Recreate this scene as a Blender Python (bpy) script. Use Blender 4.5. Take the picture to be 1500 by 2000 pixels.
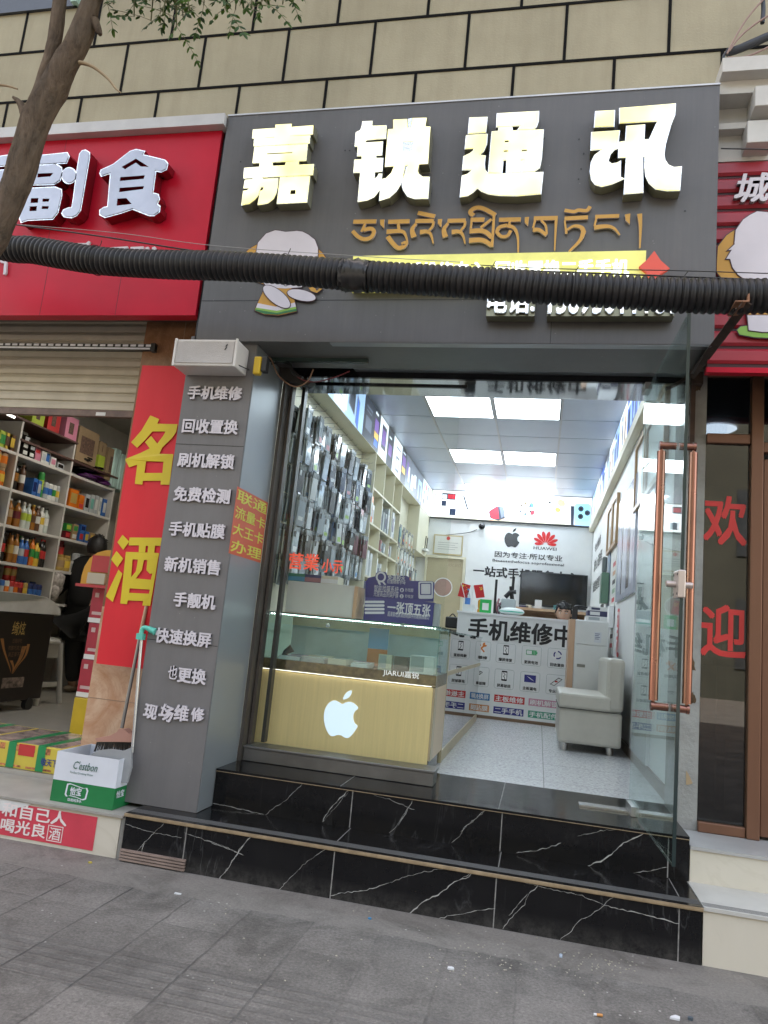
import bpy, bmesh, math, random
from mathutils import Vector, Matrix
from mathutils.geometry import tessellate_polygon
R = random.Random(7)
rad = math.radians
S = bpy.context.scene
C = S.collection
for o in list(bpy.data.objects): bpy.data.objects.remove(o)

# ------------------------------------------------------------------ camera
CAMP = Vector((2.50684, -3.76123, 1.05277))
def _cam_rot():
    a, r, yaw = rad(99.37328), rad(5.52072), rad(12.73121)
    return Matrix.Rotation(yaw, 3, 'Z') @ Matrix.Rotation(a, 3, 'X') @ Matrix.Rotation(r, 3, 'Z')
CM = _cam_rot()
FPX = 1425.65
cd = bpy.data.cameras.new('camera'); co = bpy.data.objects.new('camera', cd); C.objects.link(co)
cd.sensor_fit = 'VERTICAL'; cd.sensor_height = 36; cd.sensor_width = 27
cd.lens = FPX / 2000 * 36
cd.clip_start = 0.05; cd.clip_end = 500
co.matrix_world = Matrix.Translation(CAMP) @ CM.to_4x4()
S.camera = co

# ------------------------------------------------------------------ light
SUN_EL, SUN_AZ = 58.0, 200.0     # sun stands behind the building: the street front is in open shade
w = bpy.data.worlds.new('World'); S.world = w; w.use_nodes = True
nt = w.node_tree
bg = nt.nodes['Background']
sky = nt.nodes.new('ShaderNodeTexSky'); sky.sky_type = 'NISHITA'; sky.sun_disc = False
sky.sun_elevation = rad(SUN_EL); sky.sun_rotation = rad(-15.0)
sky.air_density = 1.0; sky.dust_density = 3.0; sky.ozone_density = 1.0
wb = nt.nodes.new('ShaderNodeMixRGB'); wb.blend_type = 'MULTIPLY'; wb.inputs[0].default_value = 1; wb.inputs[2].default_value = (1.30, 1.0, .725, 1)   # warm white balance multiplied into the sky colour
nt.links.new(sky.outputs[0], wb.inputs[1]); nt.links.new(wb.outputs[0], bg.inputs[0]); bg.inputs[1].default_value = 0.15
sl = bpy.data.lights.new('sun', 'SUN'); so = bpy.data.objects.new('sun', sl); C.objects.link(so)
sl.energy = 3.5; sl.angle = rad(0.5); sl.color = (1, .95, .86)
so.location = (0, 0, 20)
# towards the sun: azimuth measured from +Y, a little to the left
sd = Vector((math.sin(rad(-15)) * math.cos(rad(SUN_EL)), math.cos(rad(-15)) * math.cos(rad(SUN_EL)), math.sin(rad(SUN_EL))))
so.rotation_euler = sd.to_track_quat('Z', 'Y').to_euler()
S.view_settings.view_transform = 'Standard'; S.view_settings.look = 'None'
EXPO = 3.05; S.view_settings.exposure = EXPO; S.view_settings.gamma = 1
S.render.engine = 'CYCLES'
S.cycles.use_denoising = True
S.cycles.max_bounces = 10; S.cycles.transparent_max_bounces = 24
S.cycles.diffuse_bounces = 4; S.cycles.glossy_bounces = 4
S.cycles.caustics_reflective = False; S.cycles.caustics_refractive = False
S.cycles.sample_clamp_indirect = 6

# ------------------------------------------------------------------ picture -> place
def _ray(px, py): return CM @ Vector(((px - 750) / FPX, -(py - 1000) / FPX, -1))
def onY(px, py, y): d = _ray(px, py); return CAMP + d * ((y - CAMP.y) / d.y)
def onX(px, py, x): d = _ray(px, py); return CAMP + d * ((x - CAMP.x) / d.x)
def onZ(px, py, z): d = _ray(px, py); return CAMP + d * ((z - CAMP.z) / d.z)
XU, YU, ZU = Vector((1, 0, 0)), Vector((0, 1, 0)), Vector((0, 0, 1))

# ------------------------------------------------------------------ materials
MATS = {}
def mat(name, col, rough=.5, metal=0, var=.12, scale=6, bump=0, bscale=60, emit=0, ecol=None, spec=.5, coat=0, stretch=None, dirt=0):
    if name in MATS: return MATS[name]
    m = bpy.data.materials.new(name); m.use_nodes = True; MATS[name] = m
    t = m.node_tree; N = t.nodes; L = t.links; b = N['Principled BSDF']
    c4 = (*col, 1)
    b.inputs['Base Color'].default_value = c4
    b.inputs['Roughness'].default_value = rough; b.inputs['Metallic'].default_value = metal
    b.inputs['Specular IOR Level'].default_value = spec
    if coat: b.inputs['Coat Weight'].default_value = coat; b.inputs['Coat Roughness'].default_value = .08
    if emit:
        b.inputs['Emission Color'].default_value = (*(ecol or col), 1); b.inputs['Emission Strength'].default_value = emit / 2 ** EXPO
    if var or bump or dirt:
        tc = N.new('ShaderNodeTexCoord'); mp = N.new('ShaderNodeMapping'); L.new(tc.outputs['Object'], mp.inputs[0])
        if stretch: mp.inputs['Scale'].default_value = stretch
    if var or dirt:
        n = N.new('ShaderNodeTexNoise'); n.inputs['Scale'].default_value = scale; n.inputs['Detail'].default_value = 6; n.inputs['Roughness'].default_value = .6
        L.new(mp.outputs[0], n.inputs[0])
        r = N.new('ShaderNodeValToRGB'); L.new(n.outputs[0], r.inputs[0])
        r.color_ramp.elements[0].position = .3; r.color_ramp.elements[1].position = .7
        r.color_ramp.elements[0].color = (*[min(1, x * (1 - var)) for x in col], 1)
        r.color_ramp.elements[1].color = (*[min(1, x * (1 + var)) for x in col], 1)
        src = r.outputs[0]
        if dirt:
            n3 = N.new('ShaderNodeTexNoise'); n3.inputs['Scale'].default_value = 2.2; n3.inputs['Detail'].default_value = 8; n3.inputs['Roughness'].default_value = .7
            L.new(tc.outputs['Object'], n3.inputs[0])
            r3 = N.new('ShaderNodeValToRGB'); L.new(n3.outputs[0], r3.inputs[0])
            r3.color_ramp.elements[0].position = .48; r3.color_ramp.elements[0].color = (0, 0, 0, 1)
            r3.color_ramp.elements[1].position = .75; r3.color_ramp.elements[1].color = (dirt, dirt, dirt, 1)
            mx = N.new('ShaderNodeMixRGB'); L.new(r3.outputs[0], mx.inputs[0]); L.new(src, mx.inputs[1])
            mx.inputs[2].default_value = (.11, .095, .08, 1); src = mx.outputs[0]
        L.new(src, b.inputs['Base Color'])
        mr = N.new('ShaderNodeMapRange'); L.new(n.outputs[0], mr.inputs[0])
        mr.inputs[3].default_value = max(0, rough - .06); mr.inputs[4].default_value = min(1, rough + .06)
        L.new(mr.outputs[0], b.inputs['Roughness'])
    if bump:
        n2 = N.new('ShaderNodeTexNoise'); n2.inputs['Scale'].default_value = bscale; n2.inputs['Detail'].default_value = 5
        L.new(mp.outputs[0], n2.inputs[0])
        bu = N.new('ShaderNodeBump'); bu.inputs['Strength'].default_value = bump; bu.inputs['Distance'].default_value = .01
        L.new(n2.outputs[0], bu.inputs['Height']); L.new(bu.outputs[0], b.inputs['Normal'])
    return m
def glass(name, tint=(.86, .93, .91), refl=1.0, rough=.0, wave=0):
    if name in MATS: return MATS[name]
    m = bpy.data.materials.new(name); m.use_nodes = True; MATS[name] = m
    t = m.node_tree; N = t.nodes; L = t.links
    N.remove(N['Principled BSDF']); out = N['Material Output']
    tr = N.new('ShaderNodeBsdfTransparent'); tr.inputs[0].default_value = (*tint, 1)
    gl = N.new('ShaderNodeBsdfGlossy'); gl.inputs['Roughness'].default_value = rough
    fr = N.new('ShaderNodeFresnel'); fr.inputs[0].default_value = 1.5
    mu = N.new('ShaderNodeMath'); mu.operation = 'MULTIPLY'; mu.inputs[1].default_value = refl; mu.use_clamp = True
    mx = N.new('ShaderNodeMixShader')
    # a thin pane: use the facing angle, the same from both sides
    lw = N.new('ShaderNodeLayerWeight'); lw.inputs[0].default_value = .5
    pw = N.new('ShaderNodeMath'); pw.operation = 'POWER'; pw.inputs[1].default_value = 4.0
    L.new(lw.outputs['Facing'], pw.inputs[0])
    ma = N.new('ShaderNodeMath'); ma.operation = 'MULTIPLY_ADD'; ma.inputs[1].default_value = .9; ma.inputs[2].default_value = .075
    L.new(pw.outputs[0], ma.inputs[0]); L.new(ma.outputs[0], mu.inputs[0])
    L.new(mu.outputs[0], mx.inputs[0]); L.new(tr.outputs[0], mx.inputs[1]); L.new(gl.outputs[0], mx.inputs[2])
    L.new(mx.outputs[0], out.inputs[0]); N.remove(fr)
    if wave:
        tc = N.new('ShaderNodeTexCoord'); n2 = N.new('ShaderNodeTexNoise'); n2.inputs['Scale'].default_value = 3
        L.new(tc.outputs['Object'], n2.inputs[0]); bu = N.new('ShaderNodeBump'); bu.inputs['Strength'].default_value = wave; bu.inputs['Distance'].default_value = .02
        L.new(n2.outputs[0], bu.inputs['Height']); L.new(bu.outputs[0], gl.inputs['Normal'])
    return m
def plain(name, col, rough=.5, **k):
    k.setdefault('var', .05); return mat(name, col, rough, **k)

# ------------------------------------------------------------------ mesh builder
_font_cache = {}
def glyph_mesh(body, bold=0, spacing=1):
    key = (body, bold, spacing)
    if key in _font_cache: return _font_cache[key]
    cu = bpy.data.curves.new('tmp', 'FONT'); cu.body = body; cu.size = 1; cu.resolution_u = 2
    cu.offset = bold; cu.space_character = spacing; cu.dimensions = '2D'; cu.fill_mode = 'BOTH' if False else cu.fill_mode
    ob = bpy.data.objects.new('tmp', cu); C.objects.link(ob)
    dg = bpy.context.evaluated_depsgraph_get(); dg.update()
    me = bpy.data.meshes.new_from_object(ob.evaluated_get(dg))
    bm = bmesh.new(); bm.from_mesh(me); bmesh.ops.remove_doubles(bm, verts=bm.verts, dist=1e-5)
    vs = [(v.co.x, v.co.y) for v in bm.verts]
    fs = []
    for f in bm.faces:
        ids = [v.index for v in f.verts]
        if f.normal.z < 0: ids.reverse()
        fs.append(ids)
    bd = [(e.verts[0].index, e.verts[1].index) for e in bm.edges if len(e.link_faces) == 1]
    bm.free(); bpy.data.meshes.remove(me); bpy.data.objects.remove(ob); bpy.data.curves.remove(cu)
    xs = [v[0] for v in vs] or [0, 1]; ys = [v[1] for v in vs] or [0, 1]
    r = (vs, fs, bd, min(xs), max(xs), min(ys), max(ys))
    _font_cache[key] = r
    return r

class MB:
    def __init__(s): s.v = []; s.f = []; s.m = []; s.s = []
    def add(s, vs, fs, mi=0, sm=False):
        k = len(s.v); s.v += [Vector(v) for v in vs]
        for f in fs: s.f.append([i + k for i in f]); s.m.append(mi); s.s.append(sm)
    def box(s, x0, x1, y0, y1, z0, z1, mi=0):
        s.add([(x0, y0, z0), (x1, y0, z0), (x1, y1, z0), (x0, y1, z0), (x0, y0, z1), (x1, y0, z1), (x1, y1, z1), (x0, y1, z1)],
              [(0, 3, 2, 1), (4, 5, 6, 7), (0, 1, 5, 4), (1, 2, 6, 5), (2, 3, 7, 6), (3, 0, 4, 7)], mi)
        return s
    def obox(s, o, u, v, w, mi=0):
        o = Vector(o); u = Vector(u); v = Vector(v); w = Vector(w)
        p = [o, o + u, o + u + v, o + v]; p += [q + w for q in p]
        f = [(0, 3, 2, 1), (4, 5, 6, 7), (0, 1, 5, 4), (1, 2, 6, 5), (2, 3, 7, 6), (3, 0, 4, 7)]
        if u.cross(v).dot(w) < 0: f = [tuple(reversed(q)) for q in f]
        s.add(p, f, mi); return s
    def quad(s, a, b, c, d, mi=0): s.add([a, b, c, d], [(0, 1, 2, 3)], mi); return s
    def loops(s, loops, depth, n, mi=0, ms=None):
        """loops of 3-D points in one plane (first = outline, others = holes); front there, sides run back along -n by depth"""
        n = Vector(n); ms = mi if ms is None else ms
        L = [[Vector(p) for p in l] for l in loops]
        flat = [p for l in L for p in l]
        tris = tessellate_polygon(L)
        k = []
        for t in tris:
            a, b, c = (flat[i] for i in t)
            if (b - a).cross(c - a).dot(n) < 0: t = (t[0], t[2], t[1])
            k.append(tuple(t))
        s.add(flat, k, mi)
        if depth:
            back = [p - n * depth for p in flat]
            base = 0; fs = []
            N = len(flat)
            for l in L:
                c = len(l)
                ar = Vector((0, 0, 0))
                for i in range(c): ar += l[i].cross(l[(i + 1) % c])
                hole = base > 0
                ccw = ar.dot(n) > 0
                for i in range(c):
                    a, b = base + i, base + (i + 1) % c
                    q = (a, a + N, b + N, b)
                    if ccw == hole: q = tuple(reversed(q))
                    fs.append(q)
                base += c
            s.add(flat + back, fs, ms)
        return s
    def text(s, body, o, u, v, w=None, h=None, bold=0, depth=.002, mi=0, ms=None, spacing=1, clip=None):
        vs, fs, bd, x0, x1, y0, y1 = glyph_mesh(body, 0, spacing)
        if not vs: return s
        ww, hh = x1 - x0, y1 - y0
        sx = sy = None
        if w: sx = w / ww
        if h: sy = h / hh
        if sx is None: sx = sy
        if sy is None: sy = sx
        o = Vector(o); u = Vector(u).normalized(); v = Vector(v).normalized(); n = u.cross(v)
        if clip:
            bm = bmesh.new(); bv = [bm.verts.new((a, b, 0)) for a, b in vs]
            for f in fs:
                try: bm.faces.new([bv[i] for i in f])
                except ValueError: pass
            bmesh.ops.bisect_plane(bm, geom=bm.verts[:] + bm.edges[:] + bm.faces[:], plane_co=(x0 + clip * ww, 0, 0), plane_no=(1, 0, 0), clear_outer=True)
            bm.verts.index_update(); vs = [(q.co.x, q.co.y) for q in bm.verts]
            fs = [[q.index for q in f.verts] for f in bm.faces]; bd = [(e.verts[0].index, e.verts[1].index) for e in bm.edges if len(e.link_faces) == 1]
            bm.free()
        offs = [(0, 0)] if bold < .004 else [(0, 0), (bold, bold * .8), (-bold, -bold * .8), (bold, -bold * .8), (-bold, bold * .8)]
        for q, (ex, ey) in enumerate(offs):   # a heavier face: the glyph laid over itself a hair apart
            dq = depth + q * .00018
            P = [o + u * ((a - x0 + ex) * sx) + v * ((b - y0 + ey) * sy) for a, b in vs]
            s.add([p + n * dq for p in P], fs, mi)
            if depth > .0035:
                k = len(P)
                s.add([p + n * dq for p in P] + P, [(a, b, b + k, a + k) for a, b in bd], mi if ms is None else ms)
        return s
    def tube(s, pts, r, seg=8, mi=0, caps=True):
        pts = [Vector(p) for p in pts]; n = len(pts)
        rr = r if isinstance(r, (list, tuple)) else [r] * n
        vs = []; up = None
        for i, p in enumerate(pts):
            d = (pts[min(i + 1, n - 1)] - pts[max(i - 1, 0)])
            d = d.normalized() if d.length > 1e-9 else ZU
            if up is None: up = d.orthogonal().normalized()
            up = (up - d * up.dot(d)); up = up.normalized() if up.length > 1e-6 else d.orthogonal().normalized()
            b = d.cross(up)
            for k in range(seg):
                a = 2 * math.pi * k / seg; vs.append(p + (up * math.cos(a) + b * math.sin(a)) * rr[i])
        fs = [(i * seg + k, i * seg + (k + 1) % seg, (i + 1) * seg + (k + 1) % seg, (i + 1) * seg + k) for i in range(n - 1) for k in range(seg)]
        s.add(vs, fs, mi, True)
        if caps: s.add(vs[:seg], [tuple(reversed(range(seg)))], mi); s.add(vs[-seg:], [tuple(range(seg))], mi)
        return s
    def lathe(s, prof, c=(0, 0, 0), seg=16, mi=0, axis=ZU):
        c = Vector(c); axis = Vector(axis); a1 = axis.orthogonal().normalized() if axis != ZU else XU; a2 = axis.cross(a1)
        vs = [c + axis * z + (a1 * math.cos(2 * math.pi * k / seg) + a2 * math.sin(2 * math.pi * k / seg)) * r for r, z in prof for k in range(seg)]
        for i in range(len(prof) - 1):
            m_ = mi[i] if isinstance(mi, (list, tuple)) else mi
            s.add([vs[i * seg + k] for k in range(seg)] + [vs[(i + 1) * seg + k] for k in range(seg)],
                  [(k, (k + 1) % seg, seg + (k + 1) % seg, seg + k) for k in range(seg)], m_, True)
        return s
    def sph(s, c, r, seg=16, rings=10, mi=0):
        c = Vector(c); r = r if isinstance(r, (tuple, list)) else (r, r, r)
        vs = [c + Vector((r[0] * math.sin(math.pi * i / rings) * math.cos(2 * math.pi * k / seg), r[1] * math.sin(math.pi * i / rings) * math.sin(2 * math.pi * k / seg), r[2] * math.cos(math.pi * i / rings))) for i in range(rings + 1) for k in range(seg)]
        s.add(vs, [(i * seg + k, (i + 1) * seg + k, (i + 1) * seg + (k + 1) % seg, i * seg + (k + 1) % seg) for i in range(rings) for k in range(seg)], mi, True)
        return s
    def build(s, name, mats, parent=None, bevel=0, org=None, weld=False):
        if not isinstance(mats, (list, tuple)): mats = [mats]
        if parent is not None: o = ORG[parent]
        elif org is not None: o = Vector(org)
        else:
            xs = [p.x for p in s.v]; ys = [p.y for p in s.v]; zs = [p.z for p in s.v]
            o = Vector(((min(xs) + max(xs)) / 2, (min(ys) + max(ys)) / 2, min(zs)))
        me = bpy.data.meshes.new(name); me.from_pydata([p - o for p in s.v], [], s.f)
        for m in mats: me.materials.append(m)
        me.polygons.foreach_set('material_index', s.m); me.polygons.foreach_set('use_smooth', s.s)
        if weld:
            bm = bmesh.new(); bm.from_mesh(me); bmesh.ops.remove_doubles(bm, verts=bm.verts, dist=1e-5); bm.to_mesh(me); bm.free()
        me.update()
        ob = bpy.data.objects.new(name, me); C.objects.link(ob)
        if parent is not None: ob.parent = parent
        else: ob.location = o
        ORG[ob] = o
        if bevel:
            bv = ob.modifiers.new('bevel', 'BEVEL'); bv.width = bevel; bv.segments = 2; bv.limit_method = 'ANGLE'; bv.angle_limit = rad(40)
        return ob
ORG = {}
def tag(o, label, cat, group=None):
    o['label'] = label; o['category'] = cat
    if group: o['group'] = group
    return o
def thing(name, label, cat, loc, group=None):
    o = bpy.data.objects.new(name, None); C.objects.link(o); o.location = loc; o.empty_display_size = .1
    ORG[o] = Vector(loc); return tag(o, label, cat, group)
def structure(o, label=None):
    o['kind'] = 'structure'
    if label: o['label'] = label
    return o
def dup(o, loc, rotz=0, label=None, group=None, scale=None):
    r = o.copy(); C.objects.link(r); r.location = loc; r.rotation_euler = (0, 0, rotz)
    if scale: r.scale = scale
    if label: r['label'] = label
    if group: r['group'] = group
    ORG[r] = Vector(loc)
    for ch in list(o.children):
        c = ch.copy(); C.objects.link(c); c.parent = r
        for g in list(ch.children):
            d = g.copy(); C.objects.link(d); d.parent = c
    return r
def slotmat(o, mats):
    for i, m in enumerate(mats):
        o.material_slots[i].link = 'OBJECT'; o.material_slots[i].material = m
def sm_curve(pts, n=6):
    """Catmull-Rom through the points"""
    P = [Vector(p) for p in pts]; P = [P[0] * 2 - P[1]] + P + [P[-1] * 2 - P[-2]]; out = []
    for i in range(1, len(P) - 2):
        a, b, c, d = P[i - 1:i + 3]
        for k in range(n):
            t = k / n
            out.append(.5 * ((2 * b) + (c - a) * t + (2 * a - 5 * b + 4 * c - d) * t * t + (3 * b - a - 3 * c + d) * t ** 3))
    out.append(P[-2]); return out
ORD = ['first', 'second', 'third', 'fourth', 'fifth', 'sixth', 'seventh', 'eighth', 'ninth', 'tenth', 'eleventh', 'twelfth']

# ------------------------------------------------------------------ palette
WHITE = plain('white_paint', (.78, .78, .77), .45)
WALLI = plain('shop_white', (.74, .75, .74), .5, var=.03)
CREAM = mat('cream_board', (.70, .66, .50), .45, var=.05, scale=3)
WOODL = mat('pale_wood', (.55, .36, .22), .45, var=.2, scale=4, stretch=(1, 1, .08))
GREYM = mat('grey_metal', (.25, .27, .29), .30, metal=.3, var=.03, scale=1)
ALU = mat('aluminium', (.42, .42, .42), .35, metal=.85, var=.1)
DARKF = mat('dark_frame', (.06, .055, .05), .35, metal=.5, var=.2)
STEEL = mat('polished_steel', (.62, .64, .65), .045, metal=1, var=.03, bump=.05, bscale=1.6)
BLACK = plain('black_plastic', (.015, .015, .016), .4)
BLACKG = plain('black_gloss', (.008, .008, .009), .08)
INK = plain('black_ink', (.012, .012, .014), .5)
RED = mat('red_panel', (.50, .008, .028), .38, var=.12, scale=2, spec=.22)
REDB = mat('red_banner', (.64, .020, .032), .42, var=.10, scale=3, spec=.35, bump=.35, bscale=7, stretch=(1, 1, .35))
YELLOW = plain('yellow_print', (.78, .62, .03), .45)
COPPER = mat('copper', (.30, .145, .11), .26, metal=.9, var=.12, scale=5)
BRONZE = mat('bronze_frame', (.185, .090, .055), .38, metal=.4, var=.15, scale=2, stretch=(1, 1, .2))
MIRROR = mat('mirror_edge', (.75, .77, .8), .06, metal=1, var=0, bump=.6, bscale=45)
LILAC = plain('pvc_white', (.62, .58, .62), .5)
GOLDM = mat('brushed_gold', (.92, .69, .32), .42, metal=.0, var=.06, scale=14, stretch=(9, 9, .25))
GLASS = glass('clear_glass', (.95, .97, .965), .26)
GLASSG = glass('green_glass', (.87, .95, .935), .6)
GLASSD = glass('dark_glass', (.24, .26, .28), 1.1)

def mathn(t, op, a, b=None, c=None):
    n = t.nodes.new('ShaderNodeMath'); n.operation = op
    for i, x in enumerate((a, b, c)):
        if x is None: continue
        if isinstance(x, (int, float)): n.inputs[i].default_value = x
        else: t.links.new(x, n.inputs[i])
    return n.outputs[0]
def ramp(t, x, stops):
    r = t.nodes.new('ShaderNodeValToRGB'); t.links.new(x, r.inputs[0]); e = r.color_ramp.elements
    while len(e) < len(stops): e.new(.5)
    for k, (p, c) in zip(e, stops): k.position = p; k.color = (*c, 1) if len(c) == 3 else c
    return r.outputs[0]
def noise(t, vec, sc, det=6, rough=.6, dist=0):
    n = t.nodes.new('ShaderNodeTexNoise'); n.inputs['Scale'].default_value = sc; n.inputs['Detail'].default_value = det
    n.inputs['Roughness'].default_value = rough; n.inputs['Distortion'].default_value = dist; t.links.new(vec, n.inputs[0]); return n.outputs[0]
def mixc(t, f, a, b, mode='MIX'):
    m = t.nodes.new('ShaderNodeMixRGB'); m.blend_type = mode
    for i, x in enumerate((f, a, b)):
        if isinstance(x, (int, float)): m.inputs[i].default_value = x
        elif isinstance(x, tuple): m.inputs[i].default_value = (*x, 1)
        else: t.links.new(x, m.inputs[i])
    return m.outputs[0]
def newmat(name):
    m = bpy.data.materials.new(name); m.use_nodes = True; MATS[name] = m
    t = m.node_tree; tc = t.nodes.new('ShaderNodeTexCoord')
    return m, t, t.nodes['Principled BSDF'], tc.outputs['Object']
def bumpn(t, b, h, s, d=.01):
    bu = t.nodes.new('ShaderNodeBump'); bu.inputs['Strength'].default_value = s; bu.inputs['Distance'].default_value = d
    t.links.new(h, bu.inputs['Height']); t.links.new(bu.outputs[0], b.inputs['Normal'])

def make_clad(name, c, dirt):
    m, t, b, v = newmat(name)
    big = noise(t, v, 1.6, 6, .7); mp = t.nodes.new('ShaderNodeMapping'); t.links.new(v, mp.inputs[0]); mp.inputs['Scale'].default_value = (22, 22, .9)
    st = noise(t, mp.outputs[0], 1, 6, .75)
    col = mixc(t, ramp(t, big, [(.3, (0, 0, 0)), (.7, (1, 1, 1))]), tuple(x * .86 for x in c), tuple(x * 1.13 for x in c))
    col = mixc(t, dirt, col, ramp(t, st, [(.35, (.62, .61, .60)), (.5, (1, 1, 1)), (.68, (1.35, 1.33, 1.3))]), 'MULTIPLY')
    run = mathn(t, 'MULTIPLY', ramp(t, st, [(.60, (0, 0, 0)), (.72, (1, 1, 1))]), ramp(t, noise(t, v, 3.3, 3), [(.5, (0, 0, 0)), (.66, (1, 1, 1))]))
    col = mixc(t, mathn(t, 'MULTIPLY', run, .35), col, (.045, .042, .04))
    vo = t.nodes.new('ShaderNodeTexVoronoi'); vo.inputs['Scale'].default_value = 19; t.links.new(v, vo.inputs[0])
    col = mixc(t, mathn(t, 'MULTIPLY', mathn(t, 'LESS_THAN', vo.outputs['Distance'], .05), .5), col, (.3, .29, .28))
    t.links.new(col, b.inputs['Base Color']); t.links.new(mathn(t, 'MULTIPLY_ADD', st, .30, .26), b.inputs['Roughness']); b.inputs['Specular IOR Level'].default_value = .5
    bumpn(t, b, noise(t, v, 1.3, 2), .25, .02)
    return m
GREY = make_clad('grey_cladding', (.102, .099, .098), .22)
GREYP = make_clad('grey_pillar_cladding', (.152, .146, .148), .16)

# pavement: small worn stone slabs, two rows of ribbed tactile slabs, a cement band along the steps
def make_paving():
    m, t, b, v = newmat('paving')
    wob = noise(t, v, 9, 4)
    sx = t.nodes.new('ShaderNodeSeparateXYZ'); t.links.new(v, sx.inputs[0])
    w_ = mathn(t, 'MULTIPLY_ADD', wob, .016, -.008)
    x = mathn(t, 'ADD', sx.outputs[0], w_); y = mathn(t, 'ADD', sx.outputs[1], w_)
    u = mathn(t, 'DIVIDE', mathn(t, 'SUBTRACT', x, .80), .243); q = mathn(t, 'DIVIDE', mathn(t, 'ADD', y, 1.0), .243)
    def edge(c, wd):
        f = mathn(t, 'FRACT', c); d = mathn(t, 'MINIMUM', f, mathn(t, 'SUBTRACT', 1.0, f))
        r = t.nodes.new('ShaderNodeMapRange'); t.links.new(d, r.inputs[0]); r.inputs[1].default_value = wd * .35; r.inputs[2].default_value = wd
        r.inputs[3].default_value = 1; r.inputs[4].default_value = 0; return r.outputs[0]
    jx = edge(u, .022); jy = mathn(t, 'MULTIPLY', edge(q, .014), .5)
    joint = mathn(t, 'MAXIMUM', jx, jy)
    patch = noise(t, v, 2.3, 5, .65); pm = ramp(t, patch, [(.42, (0, 0, 0)), (.58, (1, 1, 1))])
    fade = t.nodes.new('ShaderNodeMapRange'); t.links.new(sx.outputs[0], fade.inputs[0]); fade.inputs[1].default_value = 1.2; fade.inputs[2].default_value = 2.0; fade.inputs[3].default_value = 1; fade.inputs[4].default_value = .32
    joint = mathn(t, 'MULTIPLY', mathn(t, 'MULTIPLY', joint, mathn(t, 'MULTIPLY_ADD', pm, .7, .3)), fade.outputs[0])
    slab = mathn(t, 'LESS_THAN', mathn(t, 'ADD', sx.outputs[1], mathn(t, 'MULTIPLY_ADD', noise(t, v, 5, 5), .10, -.05)), -1.0)
    joint = mathn(t, 'MULTIPLY', joint, slab)
    # tone per slab
    wn = t.nodes.new('ShaderNodeTexWhiteNoise'); wn.noise_dimensions = '2D'
    cb = t.nodes.new('ShaderNodeCombineXYZ'); t.links.new(mathn(t, 'FLOOR', u), cb.inputs[0]); t.links.new(mathn(t, 'FLOOR', q), cb.inputs[1]); t.links.new(cb.outputs[0], wn.inputs[0])
    tone = mathn(t, 'MULTIPLY_ADD', wn.outputs[0], .30, .80)
    grain = noise(t, v, 95, 5, .8); big = noise(t, v, 2.1, 10, .78)
    base = mixc(t, ramp(t, big, [(.3, (0, 0, 0)), (.7, (1, 1, 1))]), (.130, .121, .110), (.275, .257, .236))
    base = mixc(t, .75, base, ramp(t, grain, [(.30, (.22, .22, .22)), (.5, (.68, .68, .68)), (.70, (1.25, 1.25, 1.25))]), 'MULTIPLY')
    cm = t.nodes.new('ShaderNodeCombineXYZ')
    for i in range(3): t.links.new(tone, cm.inputs[i])
    slabc = mixc(t, .8, base, cm.outputs[0], 'MULTIPLY')
    cem = mixc(t, noise(t, v, 6, 8, .75), (.170, .157, .140), (.290, .270, .245))
    cem = mixc(t, .8, cem, ramp(t, grain, [(.28, (.42, .42, .42)), (.7, (1.05, 1.05, 1.05))]), 'MULTIPLY')
    col = mixc(t, slab, cem, slabc)
    stain = ramp(t, noise(t, v, 3.4, 9, .75, .6), [(.48, (1, 1, 1)), (.66, (.45, .44, .43))])
    col = mixc(t, .8, col, stain, 'MULTIPLY')
    # old gum spots, white flecks
    vo = t.nodes.new('ShaderNodeTexVoronoi'); vo.inputs['Scale'].default_value = 5.5; t.links.new(v, vo.inputs[0])
    spot = ramp(t, vo.outputs['Distance'], [(.05, (.6, .6, .6)), (.10, (1, 1, 1))]); col = mixc(t, .6, col, spot, 'MULTIPLY')
    vo2 = t.nodes.new('ShaderNodeTexVoronoi'); vo2.inputs['Scale'].default_value = 26; t.links.new(v, vo2.inputs[0])
    fl = mathn(t, 'LESS_THAN', vo2.outputs['Distance'], .11); flm = mathn(t, 'GREATER_THAN', noise(t, v, 4, 3), .56)
    col = mixc(t, mathn(t, 'MULTIPLY', mathn(t, 'MULTIPLY', fl, flm), .8), col, (.42, .41, .38))
    col = mixc(t, mathn(t, 'MULTIPLY', joint, .8), col, (.035, .034, .033))
    # ribs of the tactile row
    tact = mathn(t, 'MULTIPLY', mathn(t, 'LESS_THAN', y, -1.487), mathn(t, 'GREATER_THAN', y, -1.742))
    rib = mathn(t, 'SINE', mathn(t, 'MULTIPLY', mathn(t, 'ADD', y, 1.487), 2 * math.pi / .051))
    rib = ramp(t, mathn(t, 'MULTIPLY_ADD', rib, .5, .5), [(.35, (0, 0, 0)), (.65, (1, 1, 1))])
    ribm = mathn(t, 'MULTIPLY', mathn(t, 'MULTIPLY', tact, rib), mathn(t, 'SUBTRACT', 1.0, jx))
    ribm = mathn(t, 'MULTIPLY', ribm, mathn(t, 'MULTIPLY_ADD', pm, .5, .5))
    col = mixc(t, mathn(t, 'MULTIPLY', mathn(t, 'SUBTRACT', tact, ribm), .30), col, (.07, .068, .065))
    t.links.new(col, b.inputs['Base Color'])
    b.inputs['Roughness'].default_value = .72
    h = mathn(t, 'ADD', mathn(t, 'MULTIPLY', ribm, .55), mathn(t, 'MULTIPLY', joint, -.6))
    h = mathn(t, 'ADD', h, mathn(t, 'ADD', mathn(t, 'MULTIPLY', grain, .22), mathn(t, 'MULTIPLY', big, .5)))
    bumpn(t, b, h, .7, .008)
    return m
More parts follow.
